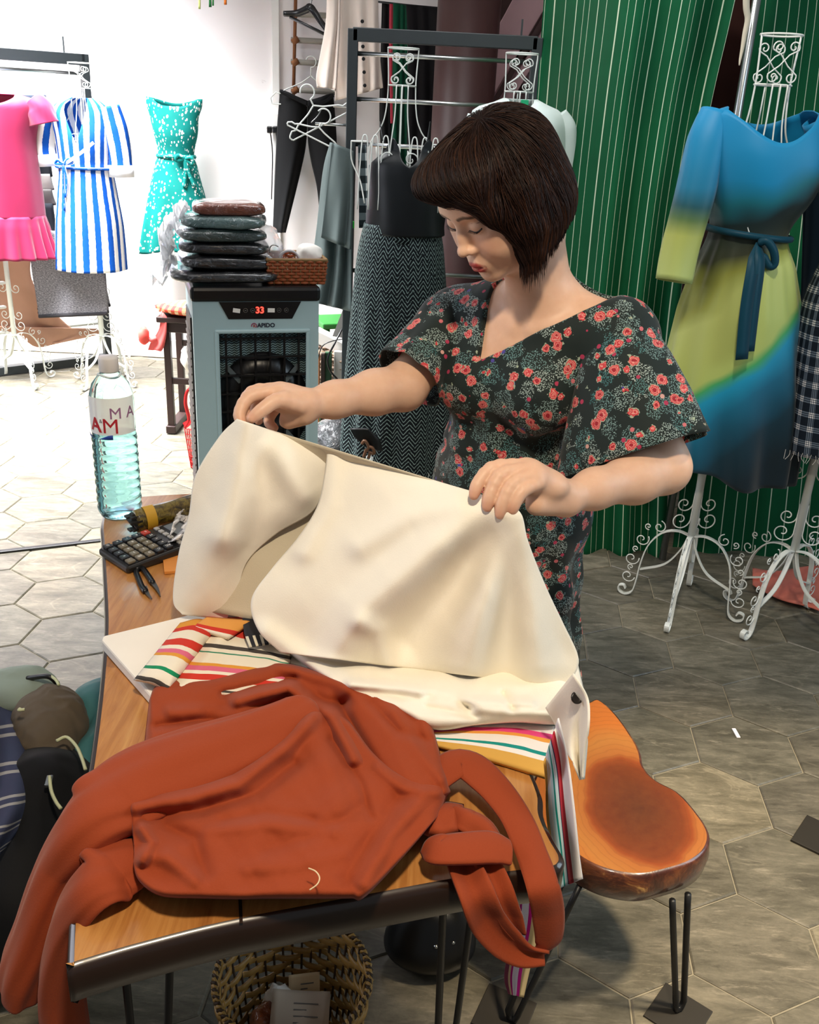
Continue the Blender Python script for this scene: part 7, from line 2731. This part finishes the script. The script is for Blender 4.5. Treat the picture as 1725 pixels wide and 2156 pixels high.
# her left hand (right in the picture): fingers over the cloth edge
hand(L_WR, [((1150, 1022, 1.405), (.036, .030, .024)), ((1118, 1006, 1.388), (.028, .030, .024))],
     [([(1104, 980, 1.405), (1040, 984, 1.388), (1008, 1016, 1.368), (998, 1043, 1.357)], .0108),
      ([(1112, 988, 1.392), (1056, 1000, 1.372), (1033, 1040, 1.354), (1026, 1067, 1.346)], .0112),
      ([(1122, 1000, 1.378), (1080, 1020, 1.358), (1060, 1056, 1.344), (1053, 1083, 1.338)], .0110),
      ([(1134, 1018, 1.370), (1103, 1032, 1.352), (1086, 1056, 1.342), (1080, 1075, 1.338)], .0098)],
     [([(1160, 1040, 1.435), (1110, 1040, 1.432), (1080, 1058, 1.415), (1062, 1075, 1.402)], .0110)],
     [((1195, 1050, 1.430), (1122, 1006, 1.392), .026, .022), ((1190, 1062, 1.425), (1130, 1062, 1.385), .020, .018), ((1185, 1040, 1.44), (1115, 990, 1.405), .022, .018)])
# her right hand (left in the picture): thumb nearest
hand(R_WR, [((612, 842, 1.612), (.034, .028, .024)), ((592, 836, 1.612), (.028, .028, .021))],
     [([(585, 824, 1.600), (528, 834, 1.582), (505, 868, 1.560), (509, 894, 1.545)], .0112),
      ([(588, 820, 1.615), (535, 824, 1.605), (514, 852, 1.585), (519, 880, 1.572)], .0112),
      ([(594, 824, 1.632), (548, 838, 1.630), (536, 866, 1.612), (545, 886, 1.600)], .0106),
      ([(604, 838, 1.645), (575, 866, 1.645), (566, 888, 1.628), (578, 902, 1.615)], .0094)],
     [([(632, 856, 1.592), (588, 842, 1.568), (556, 860, 1.550), (530, 881, 1.537)], .0124)],
     [((648, 852, 1.622), (592, 832, 1.612), .026, .021), ((640, 872, 1.612), (608, 884, 1.618), .020, .017), ((645, 848, 1.61), (600, 840, 1.585), .020, .014)])


def skin_post(P, D):
    return D


def face_surface(l, u):
    f = np.linspace(.135, .03, 200)
    P = np.array([hd(a, l, u) for a in f])
    d = S.eval(P)
    k = int(np.argmax(d < 0))
    return f[k]


Vb, Qb = S.mesh(.0024, 28)
# colour attribute: lips, brows, cheeks, knuckles
def chain_dist(P, pts):
    best = np.full(len(P), 9.0)
    for a, b_ in zip(pts[:-1], pts[1:]):
        ab = b_ - a
        t = np.clip(((P - a) @ ab) / (ab @ ab), 0, 1)
        best = np.minimum(best, np.linalg.norm(P - a - t[:, None] * ab, axis=1))
    return best


loc_h = (Vb - HC) @ HM
lip = np.maximum(sm(.0076 - chain_dist(Vb, UPL), 0, .0012), sm(.0090 - chain_dist(Vb, LOL), 0, .0014)) * (np.abs(loc_h[:, 1]) < .0235) * (loc_h[:, 0] > .07)
blush = np.exp(-(np.linalg.norm((loc_h - np.array([.075, .040, -.035])) / np.array([.03, .022, .02]), axis=1)) ** 2) + np.exp(-(np.linalg.norm((loc_h - np.array([.075, -.040, -.035])) / np.array([.03, .022, .02]), axis=1)) ** 2)
tips = np.zeros(len(Vb))
for tip, pre, r in NAILS:
    tips = np.maximum(tips, sm(.022 - np.linalg.norm(Vb - tip, axis=1), 0, .018))
brow = np.zeros(len(Vb))
for sx in (-1, 1):
    brow = np.maximum(brow, sm(.0046 - chain_dist(Vb, [hd(face_surface(sx * l_, u_), sx * l_, u_) for l_, u_ in ((.012, .0185), (.020, .0215), (.030, .0235), (.040, .0220), (.049, .0175))]), 0, .0028) * (loc_h[:, 0] > .04))
attr = np.stack([lip, np.clip(blush * .6 + tips * .55, 0, 1), brow, np.ones(len(Vb))], 1)
b = NB('skin', .48, .4)
at = b.node('ShaderNodeAttribute', attribute_name='tint')
ch = b.node('ShaderNodeSeparateColor', {0: at.outputs['Color']}).outputs
v = b.coord('Object')
n = b.noise(v, 60, 3)
c = b.mix(n, srgb('#d6a88b'), srgb('#e3bb9f'))
c = b.mix(b.math('MULTIPLY', ch[1], .55), c, srgb('#d5836c'))
c = b.mix(b.math('MULTIPLY', ch[2], .9), c, srgb('#3a241a'))
c = b.mix(ch[0], c, srgb('#a02f30'))
b.base(c)
b.set(Subsurface_Weight=.18, Subsurface_Radius=(.010, .004, .002), Subsurface_Scale=.5)
b.bump(b.noise(v, 260, 2), .05, .001)
np_mesh('body', Vb, Qb, b.m, pers, True, {'tint': attr})
# fingernails
M_NAIL = plain('nail', '#d99a88', .25, .5)


# lash lines
M_LASH = plain('lash_black', '#0d0706', .5)
for sx in (-1, 1):
    pts = []
    for t_ in np.linspace(0, 1, 12):
        l_ = sx * (.0165 + .031 * t_)
        u_ = -.0065 - .0040 * math.sin(PI * t_) + .003 * t_
        pts.append(hd(face_surface(l_, u_) + .0006, l_, u_))
    m = MB(); m.tube(spline(pts, 24), np.interp(np.linspace(0, 1, 24), [0, .5, 1], [.0005, .0013, .0010]), 6)
    el = m.obj('eyelashes', M_LASH, pers, True)
    m = MB()
    for i in range(0, 24, 1):
        q = spline(pts, 24)[i]
        m.tube([q, q + HM @ np.array([.0028, sx * .001 * (i / 12 - .5), -.0014]), q + HM @ np.array([.0044, sx * .002 * (i / 12 - .4), -.0012])], [.0004, .0003, .0001], 4)
    m.obj('lash_hairs', M_LASH, el, True)
    crease = []
    for t_ in np.linspace(0, 1, 10):
        l_ = sx * (.018 + .030 * t_)
        u_ = .0052 + .0026 * math.sin(PI * t_)
        crease.append(hd(face_surface(l_, u_) - .0002, l_, u_))
    m = MB(); m.tube(spline(crease, 20), .0005, 5); m.obj('lid_crease', plain('lid_crease_brown_%d' % (sx + 1), '#8a5a44', .6), pers, True)

# ================================================================== hair
HS = SDF()
HS.ell(hd(-.020, 0, .040), (.107, .088, .083), R3, .04)
HS.ell(hd(-.050, 0, -.003), (.070, .088, .094), R3, .04)
HS.ell(hd(-.054, 0, -.052), (.064, .084, .066), R3, .04)
HS.ell(hd(.048, -.004, .076), (.058, .078, .034), R3, .03)
HS.ell(hd(.074, -.026, .076), (.034, .050, .018), R3, .02)
for sx in (-1, 1):
    HS.ell(hd(-.010, sx * .068, -.030), (.054, .028, .086), R3, .03)
HS.chain([hd(.010, .076, .010), hd(.022, .074, -.045), hd(.034, .070, -.084), hd(.050, .062, -.112)], [.030, .026, .017, .006], .02)
HS.chain([hd(.010, -.076, .010), hd(.024, -.074, -.045), hd(.036, -.068, -.085)], [.028, .022, .014], .02)
HS.chain([hd(.062, .050, .050), hd(.060, .062, .014), hd(.038, .072, -.030)], [.026, .017, .016], .02)
# open the face and the nape
HS.ell(hd(.128, -.006, -.052), (.082, .066, .084), R3, .010, 'sub')
HS.ell(hd(.120, -.044, .004), (.058, .056, .066), R3, .010, 'sub')
HS.ell(hd(.02, 0, -.155), (.085, .085, .075), R3, .015, 'sub')
HS.cap(hd(-.02, 0, -.05), NB_ + [0, 0, -.05], .055, .075, .01, 'sub')
Vh, Qh = HS.mesh(.0045, 20)


def mat_hair():
    b_ = NB('dark_brown_hair', .55, .25)
    uv = b_.sep(b_.coord('UV'))
    v_ = b_.coord('Object')
    n_ = b_.noise(v_, 16, 3)
    k_ = b_.math('FRACT', b_.math('MULTIPLY', uv[0], 97.3))
    c_ = b_.ramp(k_, [(0, '#160b08'), (.45, '#24130d'), (.8, '#331c11'), (1, '#482a18')])
    c_ = b_.mix(b_.math('MULTIPLY', n_, .4), c_, srgb('#1a0f0b'))
    b_.base(c_)
    b_.set(Anisotropic=.6)
    return b_.m


M_HAIR = mat_hair()
hair = np_mesh('hair', Vh, Qh, plain('hair_mass', '#170d0a', .85, .08, var=.35, nscale=40), pers)
# strands combed from the crown
NS, NT = 12500, 12
sel = NR.choice(len(Vh), NS)
Pst = Vh[sel].copy()
crown = hd(-.030, .012, .145)


def sdf_grad(F, P, e=.0015):
    g = np.stack([F.eval(P + np.eye(3)[k] * e) - F.eval(P - np.eye(3)[k] * e) for k in range(3)], 1)
    return g / (np.linalg.norm(g, axis=1)[:, None] + 1e-9)


lift = NR.uniform(.0004, .0042, NS)
step = NR.uniform(.006, .0105, NS)
paths = [Pst]
P = Pst
wig = NR.normal(0, .10, (NS, 3))
len_r = NR.uniform(.05, .75, NS)
down = HM @ np.array([.10, 0, -1.0])
for t_ in range(NT - 1):
    g = sdf_grad(HS, P)
    d = P - crown
    loc = (P - HC) @ HM
    dirn = d / np.linalg.norm(d, axis=1)[:, None] + .55 * down * sm(-loc[:, 2], -.05, .06)[:, None]
    # swept fringe: hair at the front runs forward and to her left
    fr = (sm(loc[:, 0], .02, .07) * sm(loc[:, 2], .0, .05))[:, None]
    dirn = dirn + fr * (HM @ np.array([.25, .9, -.35]))[None]
    # tips curl in to the jaw
    tip_ = (sm(-loc[:, 2], .04, .10) * sm(np.abs(loc[:, 1]), .03, .06))[:, None]
    dirn = dirn + tip_ * (HM @ np.array([.75, 0, -.35]))[None] + wig
    dirn = dirn - g * np.sum(dirn * g, 1)[:, None]
    dirn /= np.linalg.norm(dirn, axis=1)[:, None] + 1e-9
    lw_ = .084 - .14 * np.clip(.03 - loc[:, 0], 0, .14)
    low = sm(-loc[:, 2] - lw_, 0, .018)[:, None]
    dirn = dirn * (1 - low) + low * ((HM @ np.array([.45, -.12, -.85]))[None] * np.where(loc[:, 1:2] > -9, 1, 1) + .35 * wig)
    P = P + dirn * (step * (1 - low[:, 0] * (1 - len_r * (.70 - .60 * sm(.03 - loc[:, 0], 0, .05)))))[:, None]
    dd = HS.eval(P)
    keep = np.clip(dd - lift, -.01, .004) * (1 - low[:, 0])
    P = P - g * (keep * (.9 if t_ < NT - 4 else .5))[:, None]
    paths.append(P)
paths = np.stack(paths, 1)                      # (NS,NT,3)
# drop strands that would fall over the open face
fl = (paths - HC) @ HM
hit = ((fl[..., 0] > .070) & (np.abs(fl[..., 1] + .006) < .058) & (fl[..., 2] < .026) & (fl[..., 2] > -.14)).any(1)
hit |= ((fl[..., 0] > .02) & (fl[..., 1] < .03) & (fl[..., 2] < -.095)).any(1)
paths = paths[~hit]
NS = len(paths)
T_ = np.gradient(paths, axis=1)
T_ /= np.linalg.norm(T_, axis=2)[..., None] + 1e-9
ref = NR.normal(0, 1, (NS, 1, 3))
e1 = np.cross(T_, np.broadcast_to(ref, T_.shape)); e1 /= np.linalg.norm(e1, axis=2)[..., None] + 1e-9
e2 = np.cross(T_, e1)
rad = (NR.uniform(.00035, .00075, NS)[:, None] * np.interp(np.linspace(0, 1, NT), [0, .2, .7, 1], [.5, 1, 1, .08])[None])[..., None]
ring = [paths + rad * (math.cos(a) * e1 + math.sin(a) * e2) for a in (0, 2.094, 4.189)]
Vs = np.stack(ring, 2).reshape(-1, 3)
idx = np.arange(NS * NT * 3).reshape(NS, NT, 3)
qs = []
for k in range(3):
    l = (k + 1) % 3
    qs.append(np.stack([idx[:, :-1, k], idx[:, :-1, l], idx[:, 1:, l], idx[:, 1:, k]], -1).reshape(-1, 4))
uvs = np.stack([np.repeat(NR.uniform(0, 1, NS), NT * 3), np.tile(np.repeat(np.linspace(0, 1, NT), 3), NS)], 1)
so2 = np_mesh('hair_strands', Vs, np.concatenate(qs), M_HAIR, hair, True, None, uvs)
so2['kind'] = 'stuff'


# ================================================================== floral dress
def mat_floral():
    b_ = NB('floral_print', .72, .25)
    v_ = b_.coord('Object')
    base_ = b_.mix(b_.noise(v_, 6, 2), srgb('#141c1b'), srgb('#1d2a28'))
    # sprigs: clumps of tiny pale dots
    cw_ = b_.noise(v_, 70, 2, .6, out='Color')
    cl = b_.voronoi(b_.vmath('ADD', b_.coord('Object', loc=(.31, .12, .7)), b_.vmath('MULTIPLY', b_.vmath('SUBTRACT', cw_, (.5, .5, .5)), (.030, .030, .030))), 25.0)
    clm = b_.math('LESS_THAN', cl.outputs['Distance'], .56)
    dt = b_.voronoi(v_, 430.0)
    dm = b_.math('LESS_THAN', dt.outputs['Distance'], .42)
    tone = b_.mix(b_.sep(cl.outputs['Color'])[0], srgb('#b4c2bc'), srgb('#478487'))
    c_ = b_.mix(b_.math('MULTIPLY', b_.math('MULTIPLY', clm, dm), .85), base_, tone)
    # leaves and small pink buds
    sb = b_.voronoi(b_.coord('Object', loc=(.9, .33, .1)), 46.0)
    sbm = b_.math('MULTIPLY', b_.math('LESS_THAN', sb.outputs['Distance'], .20), b_.math('GREATER_THAN', b_.sep(sb.outputs['Color'])[1], .45))
    c_ = b_.mix(sbm, c_, b_.ramp(b_.sep(sb.outputs['Color'])[0], [(0, '#a83452'), (.45, '#c46a70'), (.7, '#c99a90'), (.85, '#4a4390')], 'CONSTANT'))
    ws_ = b_.noise(v_, 120, 2, .5, out='Color')
    wv = b_.vmath('ADD', v_, b_.vmath('MULTIPLY', b_.vmath('SUBTRACT', ws_, (.5, .5, .5)), (.009, .009, .009)))
    for k_, (off, thr) in enumerate((((0, 0, 0), .235), ((.47, .21, .83), .215), ((.71, .55, .37), .16))):
        vv_ = b_.vmath('ADD', wv, off)
        r_ = b_.voronoi(vv_, 23.0, rand=.85)
        d_ = r_.outputs['Distance']
        leaf = b_.math('MULTIPLY', b_.math('LESS_THAN', d_, thr + .035), b_.math('GREATER_THAN', b_.noise(v_, 210, 1), .5))
        c_ = b_.mix(leaf, c_, srgb('#9aa892'))
        petal = b_.math('SINE', b_.math('ADD', b_.math('MULTIPLY', d_, 92.0), b_.math('MULTIPLY', b_.noise(v_, 150, 2), 9.0)))
        rose = b_.mix(b_.math('GREATER_THAN', petal, .35), b_.mix(b_.sep(r_.outputs['Color'])[0], srgb('#b42f38'), srgb('#c9464a')), srgb('#dc8f86'))
        rose = b_.mix(b_.math('LESS_THAN', d_, .09), rose, srgb('#9c2330'))
        c_ = b_.mix(b_.math('LESS_THAN', d_, thr), c_, rose)
    b_.base(c_)
    b_.set(Sheen_Weight=.1)
    return b_.m


M_FLORAL = mat_floral()
DS = SDF()
torso(DS, .010)
sk = [(.93, .138, .112), (.86, .162, .130), (.74, .172, .142), (.60, .180, .155), (.46, .195, .170), (.34, .208, .185)]
for (z0, a0_, b0), (z1, a1_, b1) in zip(sk[:-1], sk[1:]):
    DS.ell(bodyp(HI, 0, 0, (z0 + z1) / 2), ((a0_ + a1_) / 2, (b0 + b1) / 2, .12), RB_, .06)
DS.cap(L_SH + [0, 0, -.015], L_SH * .55 + L_EL * .45 + [-.01, 0, 0], .054, .054, .04)
DS.cap(R_SH + [0, 0, -.015], R_SH * .55 + R_EL * .45, .056, .052, .04)
# neckline


def ray_hit(F, px, py, y0=1.2, y1=2.2):
    P = np.array([Py(px, py, y) for y in np.linspace(y0, y1, 500)])
    d = F.eval(P)
    return P[int(np.argmax(d < 0))]


vb, nl, nr_ = ray_hit(DS, 1004, 762), ray_hit(DS, 1232, 592), ray_hit(DS, 1022, 648)

C2 = np.array([CH[0], CH[1], 0])
to2 = lambda p: np.array([(p - C2) @ lb, p[2]])
v2, l2, r2 = to2(vb), to2(nl), to2(nr_)


def wedge(P):
    q = np.stack([(P - C2) @ lb, P[:, 2]], 1)
    f_ = (P - C2) @ fb
    e_l = (l2 - v2) / np.linalg.norm(l2 - v2)
    e_r = (r2 - v2) / np.linalg.norm(r2 - v2)
    dl = (q - v2) @ np.array([e_l[1], -e_l[0]])     # >0 to the right/below of the left line
    dr = (q - v2) @ np.array([-e_r[1], e_r[0]])
    return np.maximum(np.maximum(dl, dr), -(f_ + .035))


DS.add(wedge, vb + [0, 0, .12], .30, .006, 'sub')
DS.cap(NB_ + [0, 0, -.045], hd(-.03, 0, -.05), .074, .075, .008, 'sub')


def dress_post(P, D):
    loc_ = P - np.array([HI[0], HI[1], 0])
    th_ = np.arctan2(loc_ @ fb, loc_ @ lb)
    z_ = P[:, 2]
    amp = .012 * sm(.90 - z_, 0, .35) + .0035 * sm(1.12 - z_, 0, .08) * sm(z_, .90, 1.0)
    D = D - amp * np.sin(13 * th_ + 2.2 * np.sin(2 * th_ + 5 * z_))
    D = D + .0025 * wob(P, 24, 2)
    # gathered waist seam
    D = D + .006 * np.exp(-((z_ - .965) / .012) ** 2)
    return np.maximum(D, .34 - z_)


Vd, Qd = DS.mesh(.0040, 20, dress_post)
np_mesh('dress', Vd, Qd, M_FLORAL, pers)


def flare_sleeve(pts, wid, dep, axis, nf, fold, seg=60, n=40, droop=None, seed=0.0):
    P = spline(pts, n)
    W = np.interp(np.linspace(0, 1, n), np.linspace(0, 1, len(wid)), wid)
    Dp = np.interp(np.linspace(0, 1, n), np.linspace(0, 1, len(dep)), dep)
    T_ = np.gradient(P, axis=0); T_ /= np.linalg.norm(T_, axis=1)[:, None]
    a = np.linspace(0, 2 * PI, seg, endpoint=False)
    ax = np.asarray(axis, float)
    G = np.zeros((n, seg, 3))
    for i in range(n):
        t_ = i / (n - 1)
        e1 = ax - T_[i] * (ax @ T_[i]); e1 /= np.linalg.norm(e1)
        e2 = np.cross(T_[i], e1)
        f = 1 + fold * t_ ** 1.3 * np.sin(nf * a + seed + 1.1 * np.sin(2 * a))
        G[i] = P[i] + (W[i] * f * np.cos(a))[:, None] * e1 + (Dp[i] * f * np.sin(a))[:, None] * e2
        if droop is not None:
            G[i, :, 2] += t_ ** 2 * droop(a)
    return G


G = flare_sleeve([L_SH + [-.05, .025, .004], L_SH + [-.006, .004, -.014], Py(1312, 770, 1.665), Py(1322, 850, 1.635), Py(1330, 945, 1.605)],
                 [.030, .056, .082, .108, .132], [.030, .054, .072, .085, .095], lb, 6, .05, seed=.4, droop=lambda a: -.055 * (1 - np.cos(a)) / 2 + .018 * (1 + np.cos(a)) / 2)
m = MB(); m.grid(G, wrap=True); m.obj('dress_sleeve', M_FLORAL, pers, True, solid=.0025, offset=1)
G = flare_sleeve([R_SH + [.03, -.015, .010], R_SH * .85 + R_EL * .15 + [0, 0, .004], R_SH * .6 + R_EL * .4, R_SH * .35 + R_EL * .65, R_SH * .10 + R_EL * .90 + [0, 0, .002]],
                 [.040, .064, .066, .068, .072], [.040, .062, .064, .066, .070], (.35, .1, .95), 6, .05, seed=1.1)
m = MB(); m.grid(G, wrap=True); m.obj('dress_sleeve', M_FLORAL, pers, True, solid=.0025, offset=1)
# shoes
for sx in (-1, 1):
    s_ = SDF()
    s_.chain([bodyp(HI, sx * .085, -.045, .030), bodyp(HI, sx * .09, .05, .030), bodyp(HI, sx * .096, .135, .026)], [.042, .042, .030], .03)
    V, Q = s_.mesh(.006, post=lambda P, D: np.maximum(np.maximum(D, P[:, 2] - .060), .001 - P[:, 2]))
    np_mesh('shoe', V, Q, plain('black_shoe_%d' % (sx + 1), '#141214', .45), pers)
